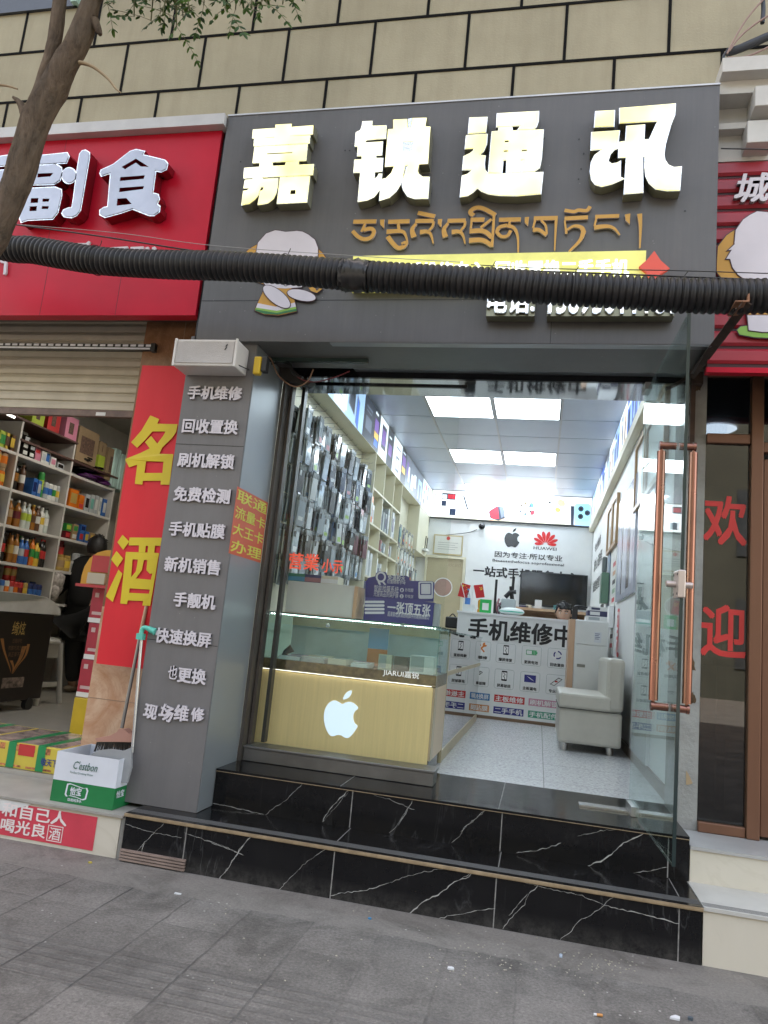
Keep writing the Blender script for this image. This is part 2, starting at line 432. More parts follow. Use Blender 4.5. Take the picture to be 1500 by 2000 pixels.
PAVING = make_paving()

def make_marble():
    m, t, b, v = newmat('black_marble')
    mp = t.nodes.new('ShaderNodeMapping'); t.links.new(v, mp.inputs[0]); mp.inputs['Rotation'].default_value = (0, rad(-38), 0); mp.inputs['Scale'].default_value = (2.6, 1, .7)
    n = noise(t, mp.outputs[0], 1.5, 7, .55, .5)
    d = mathn(t, 'ABSOLUTE', mathn(t, 'SUBTRACT', n, .5))
    vein = ramp(t, d, [(.0, (1, 1, 1)), (.004, (.35, .35, .35)), (.010, (0, 0, 0))])
    msk = ramp(t, noise(t, v, 3.1, 4), [(.50, (0, 0, 0)), (.64, (1, 1, 1))])
    vein = mathn(t, 'MULTIPLY', vein, msk)
    base = mixc(t, noise(t, v, 5, 8, .7), (.004, .004, .005), (.012, .0115, .012))
    dust = ramp(t, noise(t, v, 8, 9, .8), [(.58, (0, 0, 0)), (.85, (.5, .5, .5))])
    sz = t.nodes.new('ShaderNodeSeparateXYZ'); t.links.new(v, sz.inputs[0])
    col = mixc(t, mathn(t, 'MULTIPLY', vein, .10), base, (.5, .5, .5))
    lowz = t.nodes.new('ShaderNodeMapRange'); t.links.new(sz.outputs[2], lowz.inputs[0]); lowz.inputs[1].default_value = .0; lowz.inputs[2].default_value = .075; lowz.inputs[3].default_value = .45; lowz.inputs[4].default_value = 0
    col = mixc(t, mathn(t, 'MULTIPLY', dust, .22), col, (.22, .21, .2))
    grime = mathn(t, 'MULTIPLY', lowz.outputs[0], ramp(t, noise(t, v, 22, 9, .8), [(.35, (0, 0, 0)), (.75, (1, 1, 1))])); col = mixc(t, grime, col, (.17, .16, .145))
    drip = t.nodes.new('ShaderNodeMapping'); t.links.new(v, drip.inputs[0]); drip.inputs['Scale'].default_value = (26, 26, 1.6)
    col = mixc(t, mathn(t, 'MULTIPLY', ramp(t, noise(t, drip.outputs[0], 1, 5, .7), [(.62, (0, 0, 0)), (.8, (1, 1, 1))]), .07), col, (.3, .29, .27))
    t.links.new(col, b.inputs['Base Color'])
    t.links.new(mathn(t, 'MULTIPLY_ADD', noise(t, v, 14, 6), .22, .04), b.inputs['Roughness'])
    b.inputs['Specular IOR Level'].default_value = .28
    return m
MARBLE = make_marble()
VEIN = plain('marble_vein', (.40, .39, .37), .3, var=.25, scale=60)
GROUT = plain('pale_grout', (.22, .21, .2), .8, var=.35, scale=30)

def make_stucco():
    m, t, b, v = newmat('beige_stucco')
    n = noise(t, v, 1.1, 8, .65); f = noise(t, v, 90, 4, .6)
    col = mixc(t, ramp(t, n, [(.3, (0, 0, 0)), (.7, (1, 1, 1))]), (.292, .260, .176), (.402, .360, .250))
    sp = t.nodes.new('ShaderNodeMapping'); t.links.new(v, sp.inputs[0]); sp.inputs['Scale'].default_value = (5, 1, .5)
    streak = ramp(t, noise(t, sp.outputs[0], 2, 6, .7), [(.45, (1, 1, 1)), (.8, (.72, .70, .68))])
    col = mixc(t, .6, col, streak, 'MULTIPLY')
    t.links.new(col, b.inputs['Base Color']); b.inputs['Roughness'].default_value = .85
    bumpn(t, b, f, .35, .004)
    return m
STUCCO = make_stucco()
JOINT = plain('black_joint', (.008, .008, .008), .9, var=.3, spec=.1)

def make_tile(name, a, c, rough=.15, sc=2.2, veins=(.35, .16, .09), vs=.5):
    m, t, b, v = newmat(name)
    n = noise(t, v, sc, 8, .6, 1.4)
    col = mixc(t, ramp(t, n, [(.32, (0, 0, 0)), (.68, (1, 1, 1))]), a, c)
    d = mathn(t, 'ABSOLUTE', mathn(t, 'SUBTRACT', noise(t, v, sc * 1.6, 6, .55, 2.2), .5))
    col = mixc(t, mathn(t, 'MULTIPLY', ramp(t, d, [(0, (1, 1, 1)), (.035, (0, 0, 0))]), vs), col, veins)
    t.links.new(col, b.inputs['Base Color']); b.inputs['Roughness'].default_value = rough
    return m
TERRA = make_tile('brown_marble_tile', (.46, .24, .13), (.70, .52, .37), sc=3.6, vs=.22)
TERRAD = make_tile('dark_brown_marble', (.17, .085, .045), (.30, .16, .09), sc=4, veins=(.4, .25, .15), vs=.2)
BEIGET = make_tile('beige_tile', (.56, .51, .42), (.62, .57, .48), .25, 1.2, (.5, .45, .36), .3)
BEIGETD = make_tile('beige_floor_tile', (.36, .34, .30), (.42, .39, .34), .22, 1.2, (.34, .3, .26), .2)

def make_terrazzo():
    m, t, b, v = newmat('speckled_floor')
    mp = t.nodes.new('ShaderNodeMapping'); t.links.new(v, mp.inputs[0]); mp.inputs['Scale'].default_value = (60, 170, 60)
    g = noise(t, mp.outputs[0], 1, 3, .7)
    col = ramp(t, g, [(.33, (.22, .22, .22)), (.47, (.56, .56, .56)), (.62, (.74, .74, .735))])
    s = t.nodes.new('ShaderNodeSeparateXYZ'); t.links.new(v, s.inputs[0])
    for ax, off in ((0, 2.573), (1, .99)):
        f = mathn(t, 'FRACT', mathn(t, 'DIVIDE', mathn(t, 'SUBTRACT', s.outputs[ax], off), .6))
        d = mathn(t, 'MINIMUM', f, mathn(t, 'SUBTRACT', 1.0, f)); col = mixc(t, mathn(t, 'MULTIPLY', mathn(t, 'LESS_THAN', d, .004), .7), col, (.16, .16, .16))
    t.links.new(col, b.inputs['Base Color']); b.inputs['Roughness'].default_value = .22
    return m
TERRAZZO = make_terrazzo()

def make_bark():
    m, t, b, v = newmat('bark')
    mp = t.nodes.new('ShaderNodeMapping'); t.links.new(v, mp.inputs[0]); mp.inputs['Scale'].default_value = (9, 9, 2.2)
    n = noise(t, mp.outputs[0], 3, 9, .72, .4); k = noise(t, v, 3.5, 6, .7)
    col = mixc(t, ramp(t, n, [(.3, (0, 0, 0)), (.7, (1, 1, 1))]), (.050, .037, .027), (.285, .210, .150))
    col = mixc(t, ramp(t, k, [(.45, (0, 0, 0)), (.7, (.7, .7, .7))]), col, (.185, .150, .115))
    t.links.new(col, b.inputs['Base Color']); b.inputs['Roughness'].default_value = .95; b.inputs['Specular IOR Level'].default_value = .2
    bumpn(t, b, mathn(t, 'ADD', n, mathn(t, 'MULTIPLY', k, .5)), 1.0, .06)
    return m
BARK = make_bark()

# ------------------------------------------------------------------ ground
g = MB(); g.add([(-40, -40, 0), (40, -40, 0), (40, 12, 0), (-40, 12, 0)], [(0, 1, 2, 3)])
structure(g.build('pavement', PAVING, org=(0, 0, 0)), 'grey worn stone pavement with ribbed tactile slabs')

# ------------------------------------------------------------------ upper wall of the building
YW = -.45
bw = thing('stucco_wall', 'beige rendered wall in large blocks with black joints above the shop signs', 'wall', (0, YW, 3.3))
m = MB(); m.box(-14, 14, YW, -.2, 3.3, 18)  # height above view chosen so the wall shades the street
m.build('wall_panel', STUCCO, bw)
m = MB()
zj = [3.62, 3.96, 4.295, 4.63, 4.965, 5.3]
for i, z in enumerate(zj[1:]):
    m.box(-9, 9, YW - .004, YW + .01, z - .0075, z + .0075)
x0s = {1: .213, 2: -.036, 0: .213}
for r in range(5):
    z0, z1 = zj[r] + .0075, zj[r + 1] - .0075
    # joint positions read off the photograph: rows alternate by half a block
    off = (.213, .4615, .235, .4615, .213)[r]
    for k in range(-18, 18):
        x = off + k * .4985 + R.uniform(-.006, .006)
        m.box(x - .0075, x + .0075, YW - .0035, YW + .01, z0, z1)
m.build('joint', JOINT, bw)
up = thing('window', 'dark upstairs window with a pale green frame at the top left corner', 'window', (-.9, YW, 4.58))
m = MB(); m.box(-1.9, -.42, YW - .02, YW + .05, 4.575, 5.6); m.build('pane', mat('window_dark', (.03, .035, .045), .08), up)
m = MB(); m.box(-.44, -.40, YW - .05, YW + .02, 4.575, 5.6); m.build('frame', mat('pale_green_frame', (.30, .45, .38), .5), up)
m = MB(); m.obox((-1.5, YW - .09, 4.60), (.75, 0, .30), (0, .05, 0), (-.03, 0, .09)); m.build('awning_bar', mat('slate_bar', (.16, .17, .20), .5), up)

# roof slab and party walls (they shut the daylight out of the shops)
m = MB(); m.box(-9, 9, -.2, 9, 3.32, 3.6); tag(m.build('roof_slab', WALLI), 'concrete floor slab above the shop ceilings', 'slab')
o = MB().box(-9, 9, 7.3, 7.5, -.02, 3.3).build('rear_wall', WALLI); tag(o, 'plain rear wall closing the row of shops', 'wall')

# ------------------------------------------------------------------ marble steps
SY1, SY2, Z1, Z2 = -.749, -.449, .195, .364
st = thing('entrance_steps', 'two black marble steps with white veins and gold nosing before the phone shop', 'steps', (2, SY1, 0))
m = MB(); m.box(.828, 3.133, SY1, -.40, -.01, .180); m.build('lower_riser', MARBLE, st)
m = MB(); m.box(.828, 3.133, SY1 - .004, -.40, .184, Z1); m.build('tread', MARBLE, st)
m = MB(); m.box(1.085, 3.142, SY2, .19, Z1, .352); m.build('upper_riser', MARBLE, st)
m = MB(); m.box(1.085, 3.142, SY2 - .004, .19, .3545, Z2); m.build('landing', MARBLE, st)
NOSE = mat('gold_nosing', (.40, .30, .19), .35, metal=.4, var=.2, scale=30)
m = MB(); m.box(.826, 3.136, SY1 - .009, SY1 + .01, .1802, .1838); m.box(.826, 3.136, SY1 - .012, SY1 - .0042, .184, .1935); m.build('nosing', NOSE, st)
m = MB(); m.box(1.085, 3.142, SY2 - .008, SY2 + .01, .3522, .3543); m.build('nosing', NOSE, st)
m = MB()
for k in range(5): m.box(.83, 3.13, SY1 + .022 + k * .011, SY1 + .027 + k * .011, Z1 - .004, Z1 + .0012)
m.build('groove', plain('groove_grey', (.10, .10, .10), .5), st)
def strip(m, pts, wd, n=(0, -1, 0)):
    n = Vector(n); pts = [Vector(p) for p in pts]
    fine = []
    for a, b in zip(pts, pts[1:]):
        k = max(2, int((b - a).length / .012))
        for i in range(k):
            p = a.lerp(b, i / k); j = .0026
            fine.append(p + Vector((R.uniform(-j, j), 0, R.uniform(-j, j))))
    fine.append(pts[-1]); N = len(fine); vs = []
    for i, p in enumerate(fine):
        d = (fine[min(i + 1, N - 1)] - fine[max(i - 1, 0)]).normalized(); sd_ = d.cross(n)
        ww = wd * R.uniform(.25, 1.15) * (.5 if i in (0, N - 1) else 1)
        vs += [p + sd_ * ww / 2, p - sd_ * ww / 2]
    m.add(vs, [(2 * i, 2 * i + 1, 2 * i + 3, 2 * i + 2) for i in range(N - 1)])
def veins(lst, y, conv):
    m = MB()
    for wd, pts in lst:
        P = [onY(*conv(*p), y) for p in pts]
        P = [Vector((p.x, y - .0012, p.z)) for p in P]
        strip(m, P, wd * .00082)
    return m
cA = lambda x, y: (400 + x / 2.5, 1450 + y / 2.5)
cB = lambda x, y: (900 + x / 2.5, 1450 + y / 2.5)
cL = lambda x, y: (x / 3, 1400 + y / 3)
up_l = [(2.0, [(488, 195), (440, 235), (395, 285), (330, 325), (295, 355)]), (3.2, [(38, 295), (110, 310), (200, 330), (295, 355)]),
        (4.2, [(712, 224), (670, 265), (620, 315), (590, 355), (577, 388)]), (2, [(705, 237), (650, 300), (600, 360), (580, 386)]),
        (2, [(725, 224), (800, 247), (900, 277), (990, 315), (1025, 328)]), (2.4, [(1025, 268), (1000, 310), (960, 370), (935, 415), (900, 441)]),
        (3, [(1000, 310), (980, 350), (945, 405)]), (2, [(1383, 322), (1330, 365), (1270, 415), (1240, 460), (1205, 490)])]
up_r = [(2, [(130, 322), (80, 365), (30, 405), (0, 435)]), (2.2, [(780, 422), (680, 432), (570, 457)]), (3.6, [(490, 490), (430, 512), (370, 527), (270, 540)]),
        (6, [(893, 446), (860, 460), (795, 490), (735, 545), (680, 580), (620, 603)]), (2.4, [(1008, 605), (940, 622), (840, 638)])]
lo_r = [(2.2, [(60, 632), (0, 668)]), (2.6, [(385, 689), (330, 740), (310, 790), (250, 850), (205, 912)]), (2, [(330, 740), (280, 790), (235, 845)]),
        (2.2, [(180, 653), (300, 680), (440, 715), (590, 748), (700, 795)]), (4.2, [(700, 795), (830, 825), (960, 855), (1065, 885)]),
        (2.2, [(752, 744), (700, 790), (640, 840), (578, 872), (540, 920), (480, 970)])]
lo_l = [(2.2, [(0, 477), (80, 505), (150, 533), (190, 552)]), (4, [(228, 452), (190, 500), (150, 560)]), (2.4, [(150, 560), (110, 620), (55, 680)]),
        (2, [(603, 514), (540, 555), (480, 600), (430, 650), (350, 735)]), (3.2, [(612, 748), (700, 730), (790, 720), (900, 685)]), (1.8, [(900, 685), (980, 655), (1060, 635), (1195, 609)]),
        (5.5, [(1306, 632), (1290, 655), (1220, 680), (1150, 735), (1070, 775), (1020, 815), (992, 838)]), (3, [(1418, 808), (1300, 828), (1200, 845), (1135, 862)])]
lo_0 = [(2, [(733, 628), (850, 665), (960, 690), (1065, 708)]), (2.2, [(964, 622), (900, 680), (850, 735), (800, 790), (765, 838)]), (2.6, [(850, 740), (830, 790), (785, 828)]),
        (2, [(1085, 677), (1200, 720), (1320, 760), (1425, 810)]), (3.2, [(1470, 698), (1400, 780), (1340, 880), (1275, 965)])]
mm = veins(up_l, SY2, cA); m2 = veins(up_r, SY2, cB); mm.add(m2.v, m2.f); mm.build('vein', VEIN, st)
mm = veins(lo_r, SY1, cB)
for q_ in (veins(lo_l, SY1, cA), veins(lo_0, SY1, cL)): mm.add(q_.v, q_.f)
mm.build('vein', VEIN, st)
for y, lst in ((SY1, [(362, 1640), (650, 1700), (968, 1740), (1326, 1800)]), (SY2, [(687, 1570), (979, 1620), (1304, 1700)])):
    for p in lst:
        x = onY(*p, y).x; za, zb = (.0, .178) if y == SY1 else (Z1 + .002, .35)
        m = MB(); m.box(x - .0022, x + .0022, y - .001, y + .002, za, zb); m.build('grout', GROUT, st)
for p in ((680, 1525), (979, 1560)):
    x = onZ(*p, Z2).x; m = MB(); m.box(x - .0015, x + .0015, SY2, .188, Z2 - .001, Z2 + .0006); m.build('grout', GROUT, st)
for p in ((672, 1630), (976, 1680), (1320, 1740)):
    x = onZ(*p, Z1).x; m = MB(); m.box(x - .0015, x + .0015, SY1 + .08, SY2 - .001, Z1 - .001, Z1 + .0006); m.build('grout', GROUT, st)
m = MB()
for k in range(4): m.box(.83, 1.13, SY1 - .012, SY1 - .001, .006 + k * .012, .014 + k * .012)
m.build('drain_strip', mat('rusty_strip', (.26, .19, .16), .6, var=.3), st)

# ------------------------------------------------------------------ neighbouring platforms
pf = thing('tiled_platform', 'beige tiled platform of the liquor shop with a red sticker on its front', 'platform', (-1, -.74, 0))
m = MB(); m.box(-6, .80, -.735, -.36, -.01, .165); m.build('base', BEIGET, pf)
m = MB(); m.box(-6, .812, -.745, -.36, .1655, .176); m.build('edge_slab', mat('grey_edge', (.33, .31, .28), .5, var=.15), pf)
m = MB(); m.box(-6, .80, -.355, 7.3, -.01, .196); m.build('floor_tile', BEIGETD, pf)
m = MB(); m.box(.803, .8255, -.735, -.45, -.01, .165); m.build('cement_joint', mat('cement', (.25, .24, .22), .9, var=.25, scale=20), pf)
m = MB(); a, b = onY(0, 1560, -.738), onY(192, 1583, -.738); c_ = onY(180, 1662, -.738)
m.box(-.45, b.x, -.7375, -.7352, c_.z, .152)
stk = m.build('sticker', mat('red_sticker', (.58, .05, .08), .5, var=.1), pf)
m = MB()
m.text('和自己人', (-.02 + .24, -.7378, .094), XU, ZU, .325, .058, .02, .0012)
LET = plain('pale_pink_print', (.80, .70, .68), .5); m.build('lettering', LET, stk); m = MB()
m.text('喝光良', (.225, -.7378, .030), XU, ZU, .225, .056, .02, .0012)
m.text('酒', (.47, -.7378, .031), XU, ZU, .055, .05, .01, .0012)
for q_ in ((.462, .532, .086, .089), (.462, .532, .024, .027), (.460, .463, .024, .089), (.531, .534, .024, .089)): m.box(q_[0], q_[1], -.7392, -.7378, q_[2], q_[3])
m.build('lettering', plain('pale_pink_print', (.80, .70, .68), .5), stk)
m = MB(); m.loops([[(-.5, -.7395, .16), (-.5, -.7395, .085), (-.1, -.7395, .11), (.1, -.7395, .105), (.26, -.7395, .116), (.29, -.7395, .135), (.34, -.7395, .15), (.36, -.7395, .162)]], .001, (0, -1, 0)); m.build('torn_paper', mat('torn_paper', (.66, .65, .64), .8, var=.1, scale=20), stk)

pr = thing('tiled_platform', 'beige tiled steps of the restaurant on the right of the marble steps', 'platform', (4, -.75, 0))
m = MB(); m.box(3.138, 9, -.745, -.45, -.01, .183); m.build('base', BEIGET, pr)
m = MB(); m.box(3.138, 9, -.752, -.45, .1835, .196); m.build('tread', mat('dusty_tile', (.50, .485, .455), .4, var=.08, dirt=.2), pr)
m = MB(); m.box(3.146, 9, -.449, -.1, -.01, .318); m.build('upper_base', BEIGET, pr)
m = MB(); m.box(3.146, 9, -.456, 7.3, .3185, .331); m.build('sill', mat('grey_sill', (.40, .39, .38), .4, var=.1), pr)
m = MB()
for k in range(4): m.box(3.14, 9, -.738 + k * .011, -.734 + k * .011, .194, .1968)
m.build('groove', MATS['groove_grey'], pr)

# ------------------------------------------------------------------ grey shop sign
YS = -.64; ZSB, ZST = 2.379, 3.616
sg = thing('shop_sign', 'large grey phone shop sign board with four glowing yellow characters', 'sign', (1.96, YS, ZSB))
m = MB(); m.box(.772, 3.153, YS, -.30, ZSB, ZST); m.build('board', GREY, sg)
m = MB()
zs = onY(900, 585, YS).z; m.box(.773, 3.152, YS - .0006, YS + .004, zs - .0022, zs + .0022)
for px in (1077,): x = onY(px, 630, YS).x; m.box(x - .0015, x + .0015, YS - .0006, YS + .004, ZSB, zs)
m.build('panel_seam', BLACK, sg)
m = MB(); m.box(.77, 3.155, YS - .004, -.3, ZST, ZST + .008); m.build('cap_strip', mat('pale_metal', (.5, .5, .5), .4, metal=.5), sg)
GLOW = mat('letter_glow', (.9, .85, .45), .4, var=0)
_t = GLOW.node_tree; _b = _t.nodes['Principled BSDF']; _tc = _t.nodes.new('ShaderNodeTexCoord')
_n = noise(_t, _tc.outputs['Object'], 4.5, 2, .5)
_t.links.new(ramp(_t, _n, [(.33, (1, .86, .22)), (.56, (1, .96, .60)), (.75, (1, .99, .86))]), _b.inputs['Emission Color'])
_t.links.new(mathn(_t, 'MULTIPLY', mathn(_t, 'MULTIPLY_ADD', _n, 1.9, .25), 1 / 2 ** EXPO), _b.inputs['Emission Strength'])
LSIDE = mat('letter_side', (.30, .30, .22), .35, metal=.6, var=.1)
def gpoly(origin, sc, y):
    return lambda L: [onY(origin[0] + a / sc, origin[1] + b / sc, y) for a, b in L]
YL = -.70
chars = [
 ('character_jia', (460, 230), 8.8235, [
  [[(690,125),(970,110),(965,165),(1345,135),(1335,290),(945,315),(945,325),(1285,310),(1270,440),(315,490),(325,370),(670,345),(670,332),(290,355),(305,208),(690,182)]],
  [[(330,510),(1240,460),(1215,740),(295,780)], [(540,615),(985,595),(985,615),(540,640)]],
  [[(420,785),(635,775),(640,835),(855,825),(875,765),(1090,750),(1085,815),(1350,805),(1330,985),(140,1042),(155,870),(415,850)]],
  [[(300,1046),(465,1038),(465,1060),(735,1045),(725,1180),(700,1300),(650,1400),(560,1470),(480,1490),(385,1500),(430,1265),(470,1250),(495,1195),(440,1195),(425,1230),(390,1340),(330,1410),(240,1480),(105,1505),(135,1265),(200,1255),(260,1210),(140,1215),(165,1075),(300,1068)]],
  [[(770,1030),(1280,1010),(1230,1455),(715,1480)], [(950,1250),(1040,1245),(1035,1320),(940,1325)]]]),
 ('character_rui', (680, 220), 8.3333, [
  [[(235,150),(390,140),(385,222),(620,215),(610,420),(300,445),(260,495),(560,475),(545,690),(450,695),(450,745),(565,745),(550,955),(430,965),(420,1090),(475,1050),(500,1000),(548,1000),(535,1140),(500,1270),(420,1370),(320,1420),(160,1450),(200,975),(90,975),(105,770),(222,765),(225,710),(150,705),(160,550),(110,548),(130,325),(200,290),(230,210)]],
  [[(735,120),(960,110),(970,250),(1020,248),(1050,95),(1280,90),(1255,232),(1340,235),(1300,835),(1155,845),(1135,950),(1155,1010),(1215,1050),(1320,1050),(1295,1395),(1080,1400),(970,1360),(900,1260),(880,1180),(905,1050),(975,860),(930,870),(893,1040),(855,1160),(780,1280),(670,1380),(510,1430),(540,1090),(620,1070),(700,990),(750,875),(600,885),(650,278),(735,270)], [(885,475),(1070,465),(1050,632),(868,642)]]]),
 ('character_tong', (885, 200), 7.895, [
  [[(255,240),(525,230),(500,465),(235,480)]],
  [[(205,512),(525,492),(515,640),(470,750),(400,815),(495,825),(480,960),(490,1040),(530,1096),(700,1105),(1385,1080),(1350,1410),(1000,1440),(700,1435),(540,1410),(440,1370),(375,1320),(300,1390),(220,1440),(110,1455),(140,1135),(220,1110),(270,1070),(295,1040),(145,1040),(165,835),(260,790),(310,750),(328,708),(185,715)]],
  [[(680,175),(1320,140),(1310,300),(1280,380),(1235,420),(1000,422),(1045,358),(670,378)]],
  [[(705,387),(905,376),(915,440),(1390,424),(1360,860),(1330,1010),(1250,1065),(1060,1075),(1065,895),(1120,880),(1050,885),(1030,1075),(820,1085),(830,890),(770,890),(750,1088),(545,1085),(600,455),(705,445)],
   [(795,592),(858,588),(858,618),(795,622)], [(780,745),(845,740),(845,765),(780,770)], [(1060,735),(1138,730),(1138,755),(1060,760)]]]),
 ('character_xun', (1140, 190), 7.317, [
  [[(170,205),(440,190),(430,415),(155,425)]],
  [[(115,505),(510,480),(480,735),(440,745),(375,815),(345,915),(400,955),(480,940),(525,915),(520,1140),(570,1165),(400,1240),(260,1275),(170,1250),(115,1180),(95,1060),(110,930),(160,830),(280,740),(105,755)]],
  [[(515,160),(1310,95),(1300,250),(1240,400),(1165,670),(1145,820),(1160,900),(1210,970),(1290,1005),(1395,995),(1370,1330),(1190,1335),(1030,1310),(940,1230),(890,1130),(875,1000),(878,845),(840,845),(845,1360),(580,1380),(612,858),(500,860),(505,645),(600,630),(615,415),(870,395),(860,610),(940,605),(1060,340),(515,370)]]])]
def grow(loop, d):
    """offset a planar loop (y const) outwards by d"""
    n = len(loop); ar = sum(loop[i].x * loop[(i + 1) % n].z - loop[(i + 1) % n].x * loop[i].z for i in range(n)); s_ = 1 if ar > 0 else -1; out = []
    for i in range(n):
        a, b, c = loop[i - 1], loop[i], loop[(i + 1) % n]
        d1 = (b - a); d2 = (c - b); d1 = d1.normalized(); d2 = d2.normalized()
        n1 = Vector((d1.z, 0, -d1.x)) * s_; n2 = Vector((d2.z, 0, -d2.x)) * s_
        k = n1 + n2
        out.append(b + (k / max(.35, k.dot(k)) * 2 * d if k.length > .2 else n1 * d))
    return out
for nm, og, sc, shapes in chars:
    ch = MB(); fc = MB(); G = gpoly(og, sc, YL)
    for sh in shapes:
        L = [G(l) for l in sh]
        ch.loops([grow(L[0], .003)] + L[1:], .058, (0, -1, 0), 0, 1)
        fc.loops([[p + Vector((0, -.003, 0)) for p in l] for l in L], .002, (0, -1, 0))
    cb_ = ch.build('sign_character', [MIRROR, LSIDE], sg)
    fc.build('lit_face', GLOW, cb_)
# Tibetan script, cut from orange board
def ribbon(m, pts, wd, y, th=.010):
    pts = sm_curve(pts, 5) if len(pts) > 2 else [Vector(p) for p in pts]
    N = len(pts); L_, R_ = [], []
    for i, p in enumerate(pts):
        d = (pts[min(i + 1, N - 1)] - pts[max(i - 1, 0)]).normalized(); nn = d.cross(Vector((0, -1, 0)))
        w_ = wd[0] + (wd[1] - wd[0]) * i / (N - 1) if isinstance(wd, tuple) else wd
        L_.append(p + nn * w_ / 2); R_.append(p - nn * w_ / 2)
    m.loops([L_ + R_[::-1]], th, (0, -1, 0), 0, 1)
tib = [((680, 400), 5.0, [
 (42,(50,165),(275,162)),(24,(165,185),(130,262)),((36,40),(42,255),(100,312),(160,335),(225,315),(252,262),(220,232),(150,245)),(0,(310,145),(355,142),(350,230),(315,195)),
 (42,(390,166),(600,160)),(28,(490,185),(495,245)),((46,12),(375,262),(520,258),(562,300),(582,378)),((44,34),(385,308),(440,380),(490,420),(548,402),(562,368),(522,384)),
 (40,(680,78),(848,112)),(40,(655,158),(836,156)),((24,52),(665,180),(625,240),(642,315)),((26,22),(832,160),(826,205),(790,250)),((46,12),(700,265),(775,262),(812,300),(830,378)),
 (0,(875,140),(918,137),(910,220),(875,185)),(40,(970,156),(1146,152)),((24,52),(975,178),(935,240),(950,315)),((26,22),(1142,158),(1136,205),(1100,250)),((46,12),(1010,265),(1085,262),(1122,300),(1142,378)),
 (40,(1225,105),(1192,72),(1230,35),(1290,28),(1360,55),(1438,100)),(24,(1425,90),(1405,410)),(42,(1195,146),(1330,144)),(20,(1205,166),(1197,232)),(26,(1295,222),(1400,140)),((46,40),(1185,258),(1290,252),(1350,270),(1405,318)),((48,36),(1180,348),(1290,342),(1350,362),(1400,398))]),
 ((960, 390), 4.839, [
 (44,(70,190),(277,186)),(22,(172,205),(166,245)),((30,36),(182,290),(150,340),(90,345),(52,300),(80,258),(150,240)),((40,14),(150,242),(215,270),(248,350),(252,498)),
 (0,(315,165),(355,162),(345,250),(313,215)),(42,(400,176),(626,172)),(20,(412,195),(392,268)),((42,30),(390,285),(450,285),(520,335)),((22,20),(470,195),(512,245),(522,325)),((28,12),(612,178),(605,300),(597,478)),
 (34,(690,100),(780,112),(820,98),(900,102),(932,62)),(40,(690,178),(912,166)),((16,22),(692,195),(708,322)),((20,44),(712,285),(780,248),(850,262),(872,310),),((44,18),(872,300),(835,385),(732,490)),
 (36,(980,160),(1207,152)),((20,16),(992,175),(972,250)),((46,14),(970,262),(1090,250),(1160,272),(1212,332)),
 (0,(1260,140),(1312,130),(1306,232),(1268,195)),((44,12),(1400,132),(1408,250),(1402,455))])]
ORANGE = plain('orange_board', (.55, .30, .055), .5); OEDGE = plain('lilac_edge', (.45, .40, .42), .6)
m = MB(); kk = 0
for og, sc, strokes in tib:
    for s_ in strokes:
        y = YS - .014 - .00025 * kk; kk = (kk + 1) % 12
        P = [onY(og[0] + a / sc, og[1] + b / sc, y) for a, b in s_[1:]]
        if s_[0] == 0: m.loops([P], .010, (0, -1, 0), 0, 1); continue
        q_ = (onY(og[0] + 10 / sc, og[1], y) - onY(og[0], og[1], y)).length / 10
        wd = tuple(x * q_ for x in s_[0]) if isinstance(s_[0], tuple) else s_[0] * q_
        ribbon(m, P, wd, y)
m.build('tibetan_lettering', [ORANGE, OEDGE], sg)
# lit yellow strip with a red flag shape at its end
YSTR = mat('lit_yellow', (.7, .68, .2), .4, var=.2, scale=4, emit=.30, ecol=(.92, .9, .22))
m = MB(); a = onY(690, 500, -.69); b = onY(1262, 492, -.69); c_ = onY(1262, 545, -.69)
m.box(a.x, b.x, -.69, YS, c_.z - .03, a.z)
sp_ = m.build('lit_strip', YSTR, sg)
m = MB(); zb = onY(1000, 540, -.69).z; zt = onY(1000, 507, -.69).z
m.text('手机售后维修中心  回收置换二手手机', (a.x + .05, -.691, zb - .01), XU, ZU, b.x - a.x - .12, zt - zb, .035, .003)
m.build('lettering', mat('lit_white_text', (.9, .9, .9), .4, var=0, emit=1.6, ecol=(.93, 1, .97)), sp_)
m = MB(); P = [(1278, 490), (1290, 508), (1308, 524), (1290, 535), (1278, 552), (1268, 545), (1262, 532), (1248, 521), (1263, 508)]
m.loops([[onY(x, y, -.705) for x, y in P]], .02, (0, -1, 0)); m.build('flag_shape', mat('lit_red', (.5, .06, .04), .4, var=.05, emit=.25, ecol=(1, .15, .08)), sg)
# phone number in small lit characters
m = MB(); f = MB()
pa, pb = onY(955, 588, -.70), onY(1045, 612, -.70)
def litrow(body, x0, x1, z0, h, bold):
    m.text(body, (x0 - .004, -.70, z0 - .004), XU, ZU, x1 - x0 + .008, h + .008, bold + .012, .012, 0, 1)
    f.text(body, (x0, -.7125, z0), XU, ZU, x1 - x0, h, bold, .002)
litrow('电话:', pa.x, onY(1042, 600, -.70).x, pb.z, .115, .012)
PN = []
def flush():
    global m, f
    nb = m.build('phone_number', [MIRROR, LSIDE], sg); f.build('lit_face', mat('lit_white', (.9, .92, .95), .4, var=0, emit=1.5, ecol=(.92, .96, 1)), nb); m = MB(); f = MB()
flush()
pc, pd = onY(1072, 612, -.70), onY(1312, 614, -.70)
litrow('15693011181', pc.x, pd.x, pc.z - .002, .115, .010)
flush()
m = MB()
for x0, x1 in ((pa.x - .008, onY(1045, 600, -.70).x), (pc.x - .008, pd.x + .01)): m.box(x0, x1, -.6985, YS, pb.z - .012, pb.z + .115)
m.build('number_backing', LSIDE, sg)
